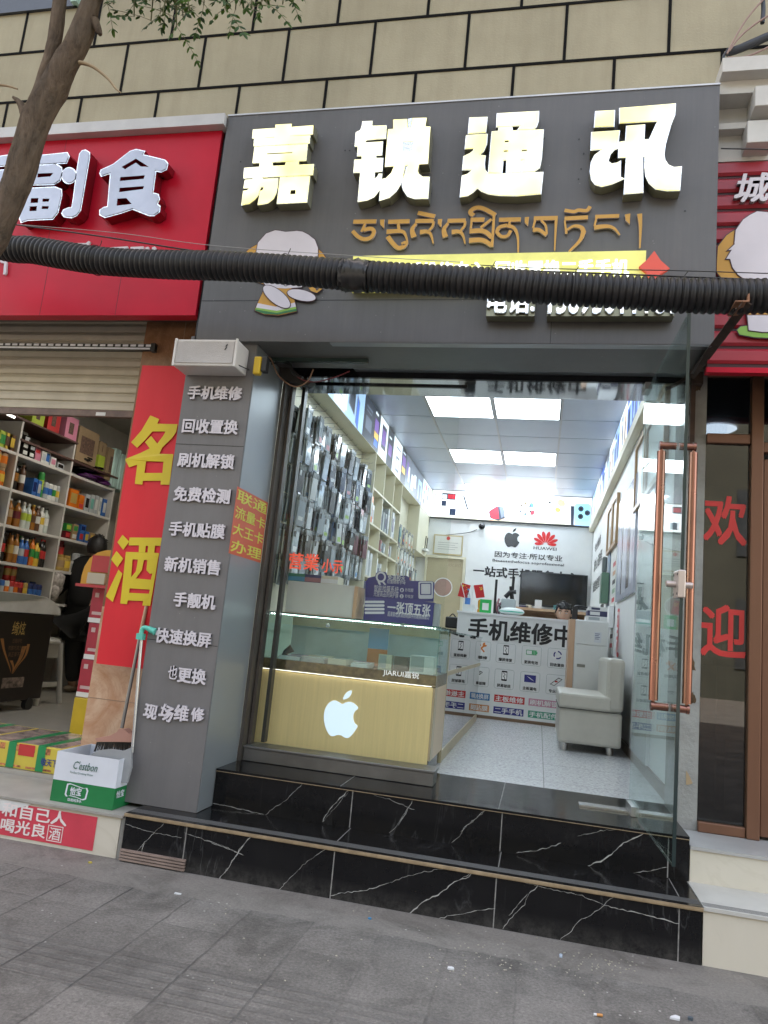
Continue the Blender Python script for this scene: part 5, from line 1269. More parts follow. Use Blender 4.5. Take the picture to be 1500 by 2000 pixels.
sf = thing('sofa', 'pale grey leather bench sofa with a backrest against the right shop wall', 'sofa', (2.9, 2.0, Z2))
LEA = mat('pale_leather', (.54, .52, .46), .38, var=.08, scale=5, bump=.45, bscale=11)
m = MB(); m.box(2.672, 3.10, 1.70, 2.50, Z2 + .055, .655); m.build('base', LEA, sf, .02)
m = MB(); m.box(2.664, 3.03, 1.692, 2.50, .658, .762); m.build('seat', LEA, sf, .018)
m = MB(); m.box(2.985, 3.105, 1.695, 2.495, .66, 1.03)
bk_ = m.build('backrest', LEA, sf, .028)
for x in (2.72, 3.03):
    for y in (1.76, 2.42): m = MB(); m.lathe([(0, 0), (.026, 0), (.026, .056), (0, .056)], (x, y, Z2 + .0005), 14); m.build('leg', mat('leg_steel', (.5, .5, .5), .25, metal=.9), sf)
m = MB(); m.tube([(2.67, 1.696, .657), (3.09, 1.696, .657)], .003, 5); m.tube([(2.668, 1.70, .657), (2.668, 2.49, .657)], .003, 5); m.build('seam', plain('seam_dark', (.12, .115, .10), .6), sf)

# ------------------------------------------------------------------ right wall posters
def wallbox(name, pts, label, cat, mats, th=.012, extra=None):
    P = [onX(x, y, XR - th) for x, y in pts]
    m = MB(); m.loops([P], th - .001, (-1, 0, 0), 0)
    if extra: extra(m, P)
    return tag(m.build(name, mats), label, cat)
def slabx(name, y0, y1, z0, z1, label, cat, mats, th=.012, extra=None):
    m = MB(); m.box(XR - th, XR - .0005, y0, y1, z0, z1)
    if extra: extra(m, XR - th)
    return tag(m.build(name, mats), label, cat)
def lines(rows, y0, y1, mi=1, hh=.02):
    def f(m, x):
        for k, z in enumerate(rows):
            m.box(x - .0012, x - .0001, y0 + R.uniform(0, .05), y1 - R.uniform(0, .2) * (y1 - y0), z, z + hh, mi)
    return f
FRW = mat('oak_frame', (.38, .25, .13), .4, var=.15)
def framed(y0, y1, z0, z1, lab):
    fr = thing('framed_notice', lab, 'framed notice', (XR, (y0 + y1) / 2, z0)); m = MB(); e = .035
    m.box(XR - .03, XR - .001, y0, y0 + e, z0, z1); m.box(XR - .03, XR - .001, y1 - e, y1, z0, z1); m.box(XR - .03, XR - .001, y0 + e, y1 - e, z0, z0 + e); m.box(XR - .03, XR - .001, y0 + e, y1 - e, z1 - e, z1); m.build('frame', FRW, fr)
    m = MB(); m.box(XR - .014, XR - .002, y0 + e, y1 - e, z0 + e, z1 - e); m.build('sheet', plain('notice_sheet', (.62, .63, .61), .3), fr)
framed(.55, 1.35, 2.12, 2.62, 'oak framed notice high on the right wall, nearest the door')
framed(1.40, 1.95, 2.12, 2.64, 'oak framed notice high on the right wall above the grey poster')
framed(3.25, 3.72, 2.08, 2.56, 'oak framed notice on the right wall behind the grey poster')
framed(3.75, 4.25, 2.08, 2.56, 'oak framed notice on the right wall, farthest from the door')
def poster_detail(m, x):
    for y0, y1, z0, z1, mi in ((2.15, 2.32, 1.58, 2.22, 1), (2.40, 2.62, 1.56, 2.25, 2), (2.66, 2.72, 1.56, 2.25, 1), (2.0, 2.08, 1.6, 2.1, 2), (2.85, 2.95, 1.6, 2.3, 2)): m.box(x - .0012, x - .0001, y0, y1, z0, z1, mi)
slabx('phone_poster', 1.85, 3.10, 1.52, 2.42, 'large pale grey phone poster on the right wall above the sofa', 'poster', [plain('poster_grey', (.50, .52, .60), .18), plain('poster_brown', (.20, .17, .16), .2), plain('poster_light', (.66, .68, .76), .18)], .02, poster_detail)
slabx('text_panel', 4.3, 5.0, 1.45, 2.15, 'white notice panel with black characters far along the right wall', 'notice', [WALLI, INK], .006, lines([1.55, 1.68, 1.85, 2.0], 4.45, 4.95, 1, .05))
m = MB()
m.text('专业维修', (XR - .001, 6.4, 2.38), -YU, ZU, 1.0, .12, .01, .001); m.text('放心选择', (XR - .001, 6.4, 2.12), -YU, ZU, 1.3, .16, .01, .001); m.text('诚信经营', (XR - .001, 6.4, 1.84), -YU, ZU, 1.1, .14, .01, .001)
tag(m.build('wall_lettering', INK), 'black wall lettering at the far end of the right wall', 'lettering')
slabx('blue_poster', 3.95, 4.2, 1.4, 2.2, 'narrow blue picture poster far along the right wall', 'poster', [mat('poster_blue', (.16, .24, .36), .3, var=.5, scale=9)], .008)
slabx('price_sheet', 3.3, 3.62, 1.05, 2.05, 'tall white price sheet with coloured rows behind the grey poster', 'price list', [plain('sheet_white', (.62, .63, .60), .4), plain('sheet_red', (.5, .05, .06), .4), plain('sheet_green', (.2, .32, .2), .4), plain('sheet_tan', (.5, .25, .12), .4), INK], .008,
      lambda m, x: [m.box(x - .0012, x - .0001, 3.34, 3.58, 1.12 + .085 * k, 1.16 + .085 * k, [1, 4, 2, 3, 4, 1, 2, 4, 3, 1][k % 10]) for k in range(10)])
gb = thing('green_clamp', 'green box with a grey rounded top hanging on the right wall', 'wall holder', (3.08, 3.3, 1.4))
a, b = onX(1176, 1118, 3.09), onX(1192, 1164, 3.09); YQ = a.y
m = MB(); m.box(3.085, XR - .01, YQ - .03, YQ + .15, b.z, a.z); m.build('green_case', plain('case_green', (.09, .17, .12), .35), gb, .006)
m = MB(); m.box(3.09, 3.14, YQ + .02, YQ + .1, a.z + .0005, a.z + .17); m.build('grey_clip', plain('clip_grey', (.13, .15, .15), .35), gb, .02)
slabx('white_holder', 3.3, 3.5, 1.30, 1.50, 'small white paper holder below the green wall box', 'holder', [WHITE], .05)
m = MB(); m.text('飘', (XR - .001, 3.05, 1.06), -YU, ZU, .2, .4, 0, .001); m.loops([[Vector((XR - .002, 2.9 + .09 * math.cos(t), 1.06 + .022 * math.sin(t))) for t in [2 * math.pi * k / 16 for k in range(16)]]], 0, (-1, 0, 0))
tag(m.build('red_mark', plain('red_mark', (.7, .03, .04), .4)), 'red handwritten mark on the white wall above the sofa', 'wall mark')
tag(MB().box(XR - .02, XR - .0005, .9, 1.68, Z2 + .075, 2.1).build('white_board', plain('gloss_white', (.70, .72, .72), .15)), 'tall glossy white board on the right wall just inside the door', 'board')

# ------------------------------------------------------------------ front glass showcase
sc = thing('showcase', 'gold fronted glass showcase with a glowing fruit logo in the shop window', 'showcase', (1.52, .25, Z2))
X0, X1, F0, F1 = 1.045, 2.005, .04, .50
m = MB(); m.box(X0, X1, F0 + .012, F1, Z2 + .075, .800); m.build('cabinet_body', mat('showcase_wood', (.60, .46, .32), .4, var=.1, scale=8, stretch=(1, 1, .1)), sc)
m = MB(); m.box(X0 + .002, X1 - .012, F0, F0 + .0115, Z2 + .04, .802); gfp = m.build('gold_front', GOLDM, sc)
m = MB(); m.box(X0 + .01, X1 - .01, F0 + .02, F1 - .01, Z2 + .001, Z2 + .0745); m.build('plinth', BLACKG, sc)
m = MB(); m.box(X0, X1, F0, F1, .8005, .862); m.build('drawer_reflections', mat('drawer_gold', (.13, .10, .04), .25, var=.8, scale=16, metal=.3), sc)  # strong tone variation paints reflected clutter into the dark gold
LOGO = mat('lit_logo', (.7, .8, .95), .4, var=0, emit=.72, ecol=(.72, .87, 1.0))
_l = onY(667, 1393, F0)
m = MB(); h_ = (onY(667, 1345, F0).z - onY(667, 1438, F0).z)
for L in apple_loops(_l.x, _l.z, h_ * 100 / 119, F0 - .004): m.loops([L], .004, (0, -1, 0))
m.build('lit_logo', LOGO, gfp)
m = MB(); a, b = onY(748, 1318, F0), onY(818, 1327, F0)
m.text('JIARUI嘉锐', (a.x, F0 - .0006, (a.z + b.z) / 2 - .005), XU, ZU, b.x - a.x, .038, .006, .0012); m.build('lettering', mat('text_white_lit', (.9, .9, .9), .4, var=0, emit=.35), sc)
# glass top case
m = MB(); T = 1.112
m.box(X0, X1, F0, F0 + .006, .8625, T - .0065); m.box(X0, X0 + .006, F0 + .0062, F1, .8625, T - .0065); m.box(X1 - .006, X1, F0 + .0062, F1, .8625, T - .0065); m.build('glass_side', GLASSG, sc)
m = MB(); m.box(X0 - .003, X1 + .003, F0 - .003, F1, T - .006, T); m.build('glass_top', GLASSG, sc)
m = MB(); m.box(X0 - .0035, X1 + .0035, F0 - .0038, F0 - .0032, T - .006, T); m.box(X1 + .0002, X1 + .0008, F0, F0 + .006, Z2 + .05, T - .007); m.build('glass_edge', plain('glass_edge_green', (.05, .16, .13), .12), sc)
m = MB(); m.box(X0 + .007, X1 - .007, F0 + .010, F0 + .015, T - .0095, T - .0065); pass
m = MB(); m.box(X0, X1, F0 - .012, F0 - .0005, .8082, .813); m.build('ledge', mat('drawer_gold2', (.25, .2, .1), .3, metal=.4), sc)
m = MB(); m.box(X0 + .01, X1 - .02, F0 - .010, F0 - .004, .8055, .808); m.build('led_strip', mat('led_strip', (.95, .95, .8), .4, var=0, emit=3.2, ecol=(1, .97, .78)), sc)
m = MB()
for k in range(58): m.sph((X0 + .03 + k * .0158, F0 + .012, T - .0105), .0018, 6, 4)
m.build('led_dot', mat('led_dot', (1, 1, .9), .4, var=0, emit=70, ecol=(.93, 1, .97)), sc)
m = MB(); m.box(X0 + .008, X1 - .008, F1 - .012, F1 - .001, .863, T - .007); m.build('back_board', mat('case_back', (.56, .70, .78), .35, var=.15, scale=5), sc)
m = MB(); m.box(X0 + .01, X1 - .01, F1 - .03, F1 - .013, T - .062, T - .014); m.build('cream_valance', mat('valance_cream', (.72, .66, .42), .4), sc)
m = MB()
for px in (640, 787): a = onY(px, 1225, F0 + .01); m.lathe([(0, .01), (.012, .008), (.012, 0)], (a.x, F0 + .014, a.z + .01), 12, 0, Vector((0, -1, 0)))
m.build('glass_clip', mat('clip_steel', (.7, .75, .8), .2, metal=.8), sc)
# stock in the case
nm_i = 0
stock = [('flat white phone box', .12, .16, .02, 0), ('flat grey phone box', .13, .15, .025, 1), ('pale phone box', .10, .15, .03, 6), ('white phone box', .09, .15, .018, 0)]
pos = [(1.20, .14), (1.33, .13), (1.46, .16), (1.59, .13), (1.55, .32), (1.72, .31), (1.30, .32), (1.42, .32), (1.18, .32), (1.84, .32), (1.93, .28)]
for k, (x, y) in enumerate(pos):
    n_, w_, d_, h_, ci = stock[k % 4]
    m = MB(); m.box(x - w_ / 2, x + w_ / 2, y - d_ / 2, y + d_ / 2, .8632, .8632 + h_); m.box(x - w_ / 2 + .01, x + w_ / 2 - .01, y - d_ / 2 + .01, y + d_ / 2 - .01, .8632 + h_, .8632 + h_ + .0006, 1)
    tag(m.build('phone_box', [BOXC[ci], BOXC[(4, 0, 1, 5)[(k * 3) % 4]]], bevel=.002), f'{n_} lying in the lit front showcase, {ORD[k]} from the window post', 'phone box', 'phone boxes in the front showcase')
for lab, px0, py0, px1, py1, d_, ci, dt in (('cream price box standing at the front of the lit showcase', 738, 1280, 766, 1300, .05, 6, 1), ('dark grey boxed charger beside the cream price box', 768, 1284, 798, 1306, .05, 1, 0), ('large white tablet box at the right end of the lit showcase', 800, 1284, 848, 1302, .12, 0, 1)):
    a, b = onY(px0, py1, F0 + .03), onY(px1, py0, F0 + .03)
    m = MB(); m.box(a.x, b.x, F0 + .03, F0 + .03 + d_, .8632, max(b.z, .885)); 
    if dt: m.box(a.x + .004, a.x + (b.x - a.x) * .6, F0 + .0294, F0 + .03, .872, max(b.z, .885) - .004, 1)
    tag(m.build('price_box' if ci == 6 else 'boxed_device', [BOXC[ci] if ci != 1 else plain('box_dark', (.06, .065, .07), .4), BOXC[1]]), lab, 'box')
bc_ = thing('blue_poster_card', 'small blue and orange poster card standing inside the lit showcase', 'card', (1.66, .34, .8635))
a, b = onY(717, 1280, .34), onY(760, 1236, .34)
m = MB(); m.box(a.x, b.x, .34, .344, .8635, b.z + .02); m.box(a.x, b.x, .3392, .34, .8635, .96, 1); m.box(a.x, b.x, .3391, .3399, .9605, b.z + .02, 2); m.build('card', [BOXC[0], plain('card_orange', (.62, .18, .05), .4), plain('card_blue', (.08, .30, .55), .4)], bc_)
ds = thing('dark_scanner', 'dark handheld scanner on the left in the lit showcase', 'scanner', (1.16, .12, .8635))
m = MB(); m.tube([(1.15, .10, .866), (1.16, .11, .90), (1.19, .12, .925)], [.014, .016, .022], 10); m.build('scanner_body', plain('scanner_black', (.02, .022, .03), .3), ds)

# side showcase running back along the aisle
ss = thing('showcase', 'long glass sided counter running back along the aisle behind the front showcase', 'showcase', (1.8, 1.6, Z2))
m = MB(); m.box(1.60, 1.985, .52, 2.98, Z2 + .10, 1.085); m.build('carcass', mat('carcass_white', (.46, .48, .47), .4), ss)
m = MB(); m.box(1.60, 2.003, .52, 2.99, Z2 + .001, Z2 + .062); m.box(1.99, 2.006, .505, .522, Z2 + .001, 1.09); m.box(1.9755, 2.003, .522, 2.99, .845, .87); m.build('wood_trim', mat('trim_wood', (.50, .42, .26), .4, var=.1), ss)
m = MB(); m.box(1.992, 1.998, .525, 1.72, Z2 + .063, .8445); m.box(1.992, 1.998, 1.726, 2.98, Z2 + .063, .8445); m.box(1.992, 1.998, .525, 2.98, .8705, 1.09); m.build('glass_side', glass('counter_glass', (.80, .88, .86), 3.2), ss)
m = MB(); m.box(1.59, 2.006, .505, 3.0, 1.0905, 1.10); m.build('glass_top', GLASSG, ss)

# white box and blue display on the showcase
wb = thing('white_carton', 'wide white carton with a wooden frame standing on the front showcase', 'carton', (1.25, .3, 1.113))
a, b = onY(556, 1196, .18), onY(700, 1145, .18)
m = MB(); m.box(a.x, b.x - .02, .18, .34, 1.117, b.z); m.build('carton_body', plain('carton_white', (.62, .62, .57), .6), wb, .003)
m = MB(); m.box(a.x - .005, b.x + .0, .172, .345, 1.1125, 1.1165); m.box(b.x - .0195, b.x, .175, .34, 1.117, b.z - .002); m.build('wooden_base', WOODL, wb)
for k, (px, ci, lab) in enumerate(((566, 5, 'teal folded pack on the white carton, nearest the window post'), (598, 4, 'navy and rose folded pack in the middle of the white carton top'), (630, 6, 'cream paper pack on the right of the white carton top'))):
    p = onY(px, 1140, .24); m = MB(); m.box(p.x, p.x + .10, .2, .32, b.z + .001, b.z + .045); m.box(p.x, p.x + .10, .1995, .2, b.z + .004, b.z + .028, 1)
    tag(m.build('folded_pack', [[plain('pack_green', (.05, .20, .12), .4), BOXC[4], BOXC[6]][k], [plain('pack_blue', (.08, .26, .40), .4), BOXC[3], BOXC[0]][k]], bevel=.003), lab, 'pack')
bl = thing('blue_display', 'navy blue cardboard display of screen protectors on the showcase', 'display stand', (1.7, .3, 1.113))
NAVY = plain('display_navy', (.03, .032, .20), .4); NAVYL = plain('display_violet', (.10, .08, .28), .4); PAL = plain('display_white', (.66, .68, .74), .45)
yb2 = .30
q4 = lambda x, y, yy: onY(460 + x / 3.409, 1080 + y / 3.409, yy)
m = MB()
hdr = [(862, 320), (868, 190), (885, 165), (930, 155), (935, 135), (960, 122), (1000, 128), (1010, 148), (1140, 152), (1158, 165), (1158, 185), (1310, 188), (1325, 200), (1318, 325)]
m.loops([[q4(x, y, yb2) for x, y in hdr]], .006, (0, -1, 0)); hb = m.build('header_card', NAVY, bl)
m = MB(); a, b = q4(850, 440, .22), q4(1322, 330, .22); m.box(a.x, b.x, .22, .296, 1.1125, b.z); m.box(b.x + .0005, b.x + .03, .23, .296, 1.1125, b.z - .005, 1); tr = m.build('tray', [NAVY, BOXC[1]], bl)
m = MB(); yy = .2992 - .006 + .0005; yy = yb2 - .0005
def t4(m, body, x0, y0, x1, y1, yy, bold=.0):
    a, b = q4(x0, y1, yy), q4(x1, y0, yy); zz = (q4(x0, y1, yy).z + q4(x1, y1, yy).z) / 2 
    m.text(body, (a.x, yy, q4(x0, y1 - (x1 - x0) * .05, yy).z), XU, ZU, b.x - a.x, abs(b.z - a.z) * .9, bold, .0008)
t4(m, '免滴胶水', 1012, 155, 1132, 188, yy, .012); t4(m, '拉盖模新手啤', 1008, 192, 1132, 208, yy); t4(m, '智能找膜系统', 920, 228, 1088, 262, yy); t4(m, '秒找膜', 1128, 238, 1185, 260, yy); t4(m, '完整高品质保护膜', 918, 264, 1086, 296, yy, .0); t4(m, '秒找货', 1128, 280, 1185, 302, yy)
m.loops([[q4(968 + 34 * math.cos(t), 160 + 36 * math.sin(t), yy) for t in [2 * math.pi * k / 20 for k in range(20)]], [q4(968 + 22 * math.cos(t), 160 + 24 * math.sin(t), yy) for t in [2 * math.pi * k / 20 for k in range(20)]]], 0, (0, -1, 0))
for a_, b_ in (((945, 190), (955, 212)), ((975, 192), (990, 212))): m.quad(q4(a_[0], a_[1], yy), q4(a_[0] + 14, a_[1], yy), q4(b_[0] + 14, b_[1], yy), q4(b_[0], b_[1], yy))
for cx_, cy_ in ((1108, 247), (1106, 288)): m.loops([[q4(cx_ + 13 * math.cos(t), cy_ + 14 * math.sin(t), yy) for t in [2 * math.pi * k / 16 for k in range(16)]]], 0, (0, -1, 0))
m.loops([[q4(x, y, yy) for x, y in rrect(1218, 190, 1315, 305, 10)]], 0, (0, -1, 0))
m.build('header_print', PAL, hb)
m = MB(); m.loops([[q4(x, y, yy - .0008) for x, y in rrect(1228, 200, 1305, 280, 6)], [q4(x, y, yy - .0008) for x, y in rrect(1236, 206, 1298, 274, 4)]], 0, (0, -1, 0)); t4(m, '1', 1104, 239, 1112, 256, yy - .001, .03); t4(m, '3', 1101, 280, 1111, 297, yy - .001, .03); m.build('header_frame', NAVY, hb)
m = MB(); yy = .2192
t4(m, '一张顶五张', 1008, 352, 1300, 415, yy, .02); t4(m, '超清钢化|高清透明|数字防爆|精准裁切', 1010, 422, 1290, 440, yy)
for k in range(4): m.loops([[q4(x, y, yy) for x, y in rrect(860, 318 + k * 24, 992, 334 + k * 24, 7)]], 0, (0, -1, 0))
m.build('tray_print', PAL, tr)

# ------------------------------------------------------------------ left shop: sign, shutter, pillar, banner
YR = -.62
ls = thing('red_shop_sign', 'red liquor shop sign with large white raised characters', 'sign', (-1, YR, 2.52))
m = MB(); m.box(-4, .738, YR, -.56, 2.523, 3.552); m.build('board', RED, ls)
m = MB(); m.box(-4, .735, -.555, -.46, 2.56, 3.54); m.build('backing_frame', DARKF, ls)
m = MB()
for px, py in ((77, 616), (225, 613)): x = onY(px, py, YR).x; m.box(x - .0012, x + .0012, YR - .0006, YR + .003, 2.524, 2.84)
m.box(-4, .737, YR - .0006, YR + .003, 2.838, 2.8405)
x = onY(130, 275, YR).x; m.box(x - .001, x + .001, YR - .0006, YR + .003, 2.842, 3.55); m.build('panel_seam', plain('seam_red', (.08, .005, .01), .5), ls)
cF = lambda L, y: [onY(a / 4.2857, 280 + b / 4.2857, y) for a, b in L]
YF2 = YR - .068
fu = [[[(215,120),(335,105),(560,82),(575,110),(555,160),(215,182)]],
      [[(225,205),(330,190),(470,178),(510,205),(517,250),(500,310),(450,340),(225,345)], [(318,255),(450,250),(425,280),(315,288)]],
      [[(250,380),(460,370),(510,390),(512,440),(480,580),(440,630),(230,640),(180,657),(168,630),(195,490)], [(262,462),(325,460),(320,500),(258,502)], [(360,465),(418,465),(410,490),(358,492)], [(252,530),(312,528),(308,568),(248,570)], [(355,528),(413,528),(405,552),(350,552)]],
      [ell(578, 270, 56, 62)],
      [[(670,90),(690,65),(715,60),(745,80),(745,120),(670,560),(640,600),(600,618),(540,610),(522,585),(535,560),(570,545),(605,540),(620,450),(645,250)]]]
shi = [[[(840,250),(850,225),(950,180),(1090,70),(1140,55),(1205,70),(1190,100),(1260,115),(1380,145),(1400,170),(1390,215),(1350,235),(1300,225),(1275,420),(1320,430),(1330,470),(1310,510),(1335,530),(1330,570),(1290,600),(1250,600),(1110,545),(1010,580),(880,615),(840,595),(840,560),(870,540),(905,535),(930,245),(850,270)],
        [(1020,200),(1140,130),(1250,200),(1180,196),(1140,165),(1080,200),(1050,220)], [(1010,285),(1215,270),(1205,300),(1005,318)], [(1003,375),(1208,360),(1200,385),(998,412)], [(985,465),(1060,460),(1105,510),(978,525)]]]
pre = [[[(-120,130),(80,100),(62,182),(-120,200)]], [[(-120,240),(40,225),(5,330),(-120,330)]]]
SILV = mat('silver_white', (.40, .42, .49), .22, metal=.3, var=.12, scale=6)
for nm_, shapes in (('first', pre), ('second', fu), ('third', shi)):
    ch = MB(); fc = MB()
    for sh in shapes:
        L = [cF(l, YF2) for l in sh]
        ch.loops([grow(L[0], .006)] + L[1:], .066, (0, -1, 0), 0, 1); fc.loops([[p + Vector((0, -.003, 0)) for p in l] for l in L], .0025, (0, -1, 0))
    c_ = ch.build('raised_character', [MIRROR, mat('sign_red_side', (.22, .01, .02), .2, metal=.3, var=.1)], ls); fc.build('character_face', SILV, c_)
m = MB()
ds2 = lambda L: [onY(a / 3.5714, 420 + b / 3.5714, YR - .013) for a, b in L]
for L in ([(500,215),(510,195),(600,195),(618,180),(628,185),(620,210),(560,222)], [(770,225),(890,218),(888,240),(770,242)], [(910,222),(1000,218),(1000,242),(908,244)], [(1015,225),(1035,220),(1040,250),(1012,250)], [(1060,225),(1080,218),(1090,235),(1080,255),(1058,250)], [(680,232),(750,228),(748,240),(682,242)],
          [(0,312),(40,315),(46,330),(42,400),(34,415),(20,412),(24,390),(28,335),(0,330)]):
    m.loops([ds2(L)], .012, (0, -1, 0))
m.build('small_lettering', LILAC, ls)
m = MB(); m.box(-4, .764, -.665, -.30, 3.556, 3.618); tag(m.build('white_ledge', mat('ledge_white', (.52, .52, .52), .6, var=.1)), 'chipped white ledge along the top of the red shop sign', 'ledge')
tag(MB().box(.741, .768, -.60, -.3, 2.40, 3.55).build('painted_gap_shade', BLACK), 'black strip standing for the shade in the gap between the red and grey signs', 'painted shade')  # black box paints the shade of the open recess here
sh_ = thing('roller_shutter', 'half raised cream roller shutter of the liquor shop', 'shutter', (-1, -.2, 2.1))
m = MB(); z = 2.138; prof = []
while z < 2.96:
    prof += [(-.2, z), (-.212, z + .006), (-.215, z + .030), (-.207, z + .050), (-.2, z + .0515)]; z += .0525
vs = [(x, y, zz) for y, zz in prof for x in (-4, .328)]
m.add(vs, [(2 * i, 2 * i + 1, 2 * i + 3, 2 * i + 2) for i in range(len(prof) - 1)]); m.box(-4, .328, -.197, -.19, 2.14, 2.97)
m.build('curtain', mat('shutter_cream', (.64, .59, .48), .45, var=.08, scale=2, dirt=.25), sh_)
m = MB(); m.box(-4, .328, -.222, -.188, 2.102, 2.1375); a = onY(198, 800, -.223); m.box(a.x - .03, a.x + .03, -.2235, -.2222, 2.105, 2.125, 1); m.build('bottom_rail', [mat('rail_rust', (.18, .12, .10), .5, var=.3, scale=15), WHITE], sh_)
tag(MB().box(-4, .328, -.25, -.18, 2.975, 3.3).build('shutter_box', mat('shutter_dark', (.10, .095, .085), .6)), 'dark housing above the roller shutter', 'shutter housing')
ld = thing('led_bar', 'long bar of small lamps hanging before the roller shutter', 'lamp bar', (-1, -.4, 2.42))
m = MB(); m.box(-4, .395, -.42, -.39, 2.418, 2.452); m.box(.3955, .42, -.425, -.385, 2.41, 2.456); m.build('housing', BLACK, ld)
m = MB(); m.box(-4, .39, -.4215, -.4202, 2.421, 2.431)
x = -1.2
while x < .38: m.box(x, x + .032, -.4215, -.4202, 2.437, 2.449); x += .046
m.build('lens', mat('lens_white', (.72, .74, .80), .15, var=.1, scale=60), ld)

tpz = thing('tiled_pillar', 'brown marbled tile pillar between the two shops', 'pillar', (.5, -.4, .17))
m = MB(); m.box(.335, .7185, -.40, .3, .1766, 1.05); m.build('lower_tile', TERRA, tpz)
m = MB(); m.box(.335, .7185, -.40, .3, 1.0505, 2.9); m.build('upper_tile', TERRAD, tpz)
m = MB()
for z in (.60,): m.box(.3348, .7187, -.4012, -.39, z - .0015, z + .0015)
m.box(.565, .568, -.4012, -.39, 2.3, 2.9); m.build('tile_joint', plain('joint_tan', (.3, .2, .13), .7), tpz)

bn = thing('red_banner', 'tall red vinyl banner with two large yellow characters beside the grey pillar', 'banner', (.57, -.5, .75))
ZB0, ZB1 = .775, 2.30; XB0, XB1 = .415, .7205
m = MB(); NX, NZ = 14, 40; vs = []; YB0 = -.50
def by(x, z):
    t = (z - ZB0) / (ZB1 - ZB0)
    return YB0 + .003 * math.sin(9 * (x - z * .35) + 2) + .0012 * math.sin(21 * x + 9 * z) * (1 - t) 
for j in range(NZ + 1):
    for i in range(NX + 1):
        x = XB0 + (XB1 - XB0) * i / NX - .008 * math.sin(3 * j / NZ) * (1 - i / NX); z = ZB0 + (ZB1 - ZB0) * j / NZ; vs.append((x, by(x, z), z))
m.add(vs, [(j * (NX + 1) + i, j * (NX + 1) + i + 1, (j + 1) * (NX + 1) + i + 1, (j + 1) * (NX + 1) + i) for j in range(NZ) for i in range(NX)], 0, True)
cl = m.build('cloth', REDB, bn)
b4 = lambda L, y0: [onY(a / 3.75, y0 + b / 3.75, YB0) for a, b in L]
MING = [b4(L, 600) for L in ([(1105,795),(1170,822),(1155,855),(1303,858),(1292,915),(1262,960),(1190,1030),(1170,1075),(1272,1078),(1245,1302),(1178,1300),(1180,1272),(1048,1272),(1045,1300),(990,1295),(1008,1155),(950,1175),(920,1115),(1030,1070),(1100,1035),(1065,990),(1110,945),(1155,1000),(1200,940),(1215,912),(1120,912),(1070,970),(1008,1032),(965,992),(1040,905)], [(1072,1130),(1200,1133),(1192,1215),(1060,1215)])]
JIU = [[b4(L, 1050) for L in sh] for sh in ([[(900,-20),(950,30),(905,90),(862,35)]], [[(855,98),(905,155),(862,218),(815,160)]], [[(870,235),(900,265),(830,472),(778,430)]],
   [[(952,0),(1190,3),(1180,62),(1140,60),(1135,112),(1170,115),(1108,500),(1050,498),(1055,465),(940,460),(935,488),(885,483),(925,105),(1020,108),(1022,58),(945,58)], [(975,160),(1015,162),(1000,250),(965,290)], [(1060,165),(1085,165),(1078,240),(1105,268),(1122,262),(1112,310),(1000,300),(1045,240)], [(955,372),(1105,382),(1098,412),(950,405)], [(1072,62),(1090,62),(1086,110),(1068,110)]])]
for shapes in ([MING], JIU):
    m = MB()
    for sh in shapes: m.loops([[Vector((min(p.x, .7195), p.y, p.z)) for p in l] for l in sh], 0, (0, -1, 0))
    m.v = [Vector((p.x, by(p.x, p.z) - .006, p.z)) for p in m.v]
    m.build('character', plain('banner_yellow', (.62, .47, .015), .42), cl)

# ------------------------------------------------------------------ liquor shop interior
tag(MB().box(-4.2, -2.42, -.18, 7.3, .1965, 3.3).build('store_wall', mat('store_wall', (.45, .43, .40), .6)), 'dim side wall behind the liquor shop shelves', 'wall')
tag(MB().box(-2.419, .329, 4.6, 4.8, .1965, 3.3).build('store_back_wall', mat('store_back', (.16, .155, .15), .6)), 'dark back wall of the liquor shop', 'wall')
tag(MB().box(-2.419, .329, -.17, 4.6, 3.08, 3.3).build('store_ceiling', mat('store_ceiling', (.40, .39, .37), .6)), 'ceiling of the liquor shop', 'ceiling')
su = thing('store_shelves', 'white shelf unit full of drinks and packets inside the liquor shop', 'shelf unit', (-2.2, 2, .2))
SHW = mat('shelf_white', (.60, .58, .55), .5, var=.06)
ups = [.84, 1.60, 2.345, 3.10]; lv = [.70, 1.02, 1.335, 1.65, 1.96, 2.275]
m = MB()
for y in ups: m.box(-2.38, -2.0, y - .011, y + .011, .1968, 2.57 if y < 2.5 else 2.29)
m.build('upright', SHW, su)
m = MB()
for z in lv:
    for a, b in zip(ups, ups[1:]): m.box(-2.38, -2.003, a + .0115, b - .0115, z - .012, z + .012)
m.build('shelf_board', SHW, su)
m = MB(); m.box(-2.40, -2.3805, .8, 3.12, .1968, 2.57); m.build('back_panel', mat('shelf_back', (.42, .40, .38), .6), su)
def cyl_proto(kind):
    m = MB()
    if kind == 'bottle': m.lathe(bprof(.034, .235, .38), (0, 0, 0), 12, BMI)
    elif kind == 'slim': m.lathe(bprof(.029, .26, .42), (0, 0, 0), 12, BMI)
    elif kind == 'can': m.lathe([(0, 0), (.026, .003), (.031, .012), (.031, .05), (.031, .11), (.031, .145), (.026, .158), (0, .158)], (0, 0, 0), 12, [2, 0, 0, 1, 0, 0, 2])
    elif kind == 'jar': m.lathe([(0, 0), (.045, .003), (.048, .02), (.048, .035), (.048, .10), (.046, .12), (.038, .128), (.042, .13), (.042, .155), (0, .156)], (0, 0, 0), 14, [0, 0, 0, 1, 0, 0, 2, 2, 2])
    return m
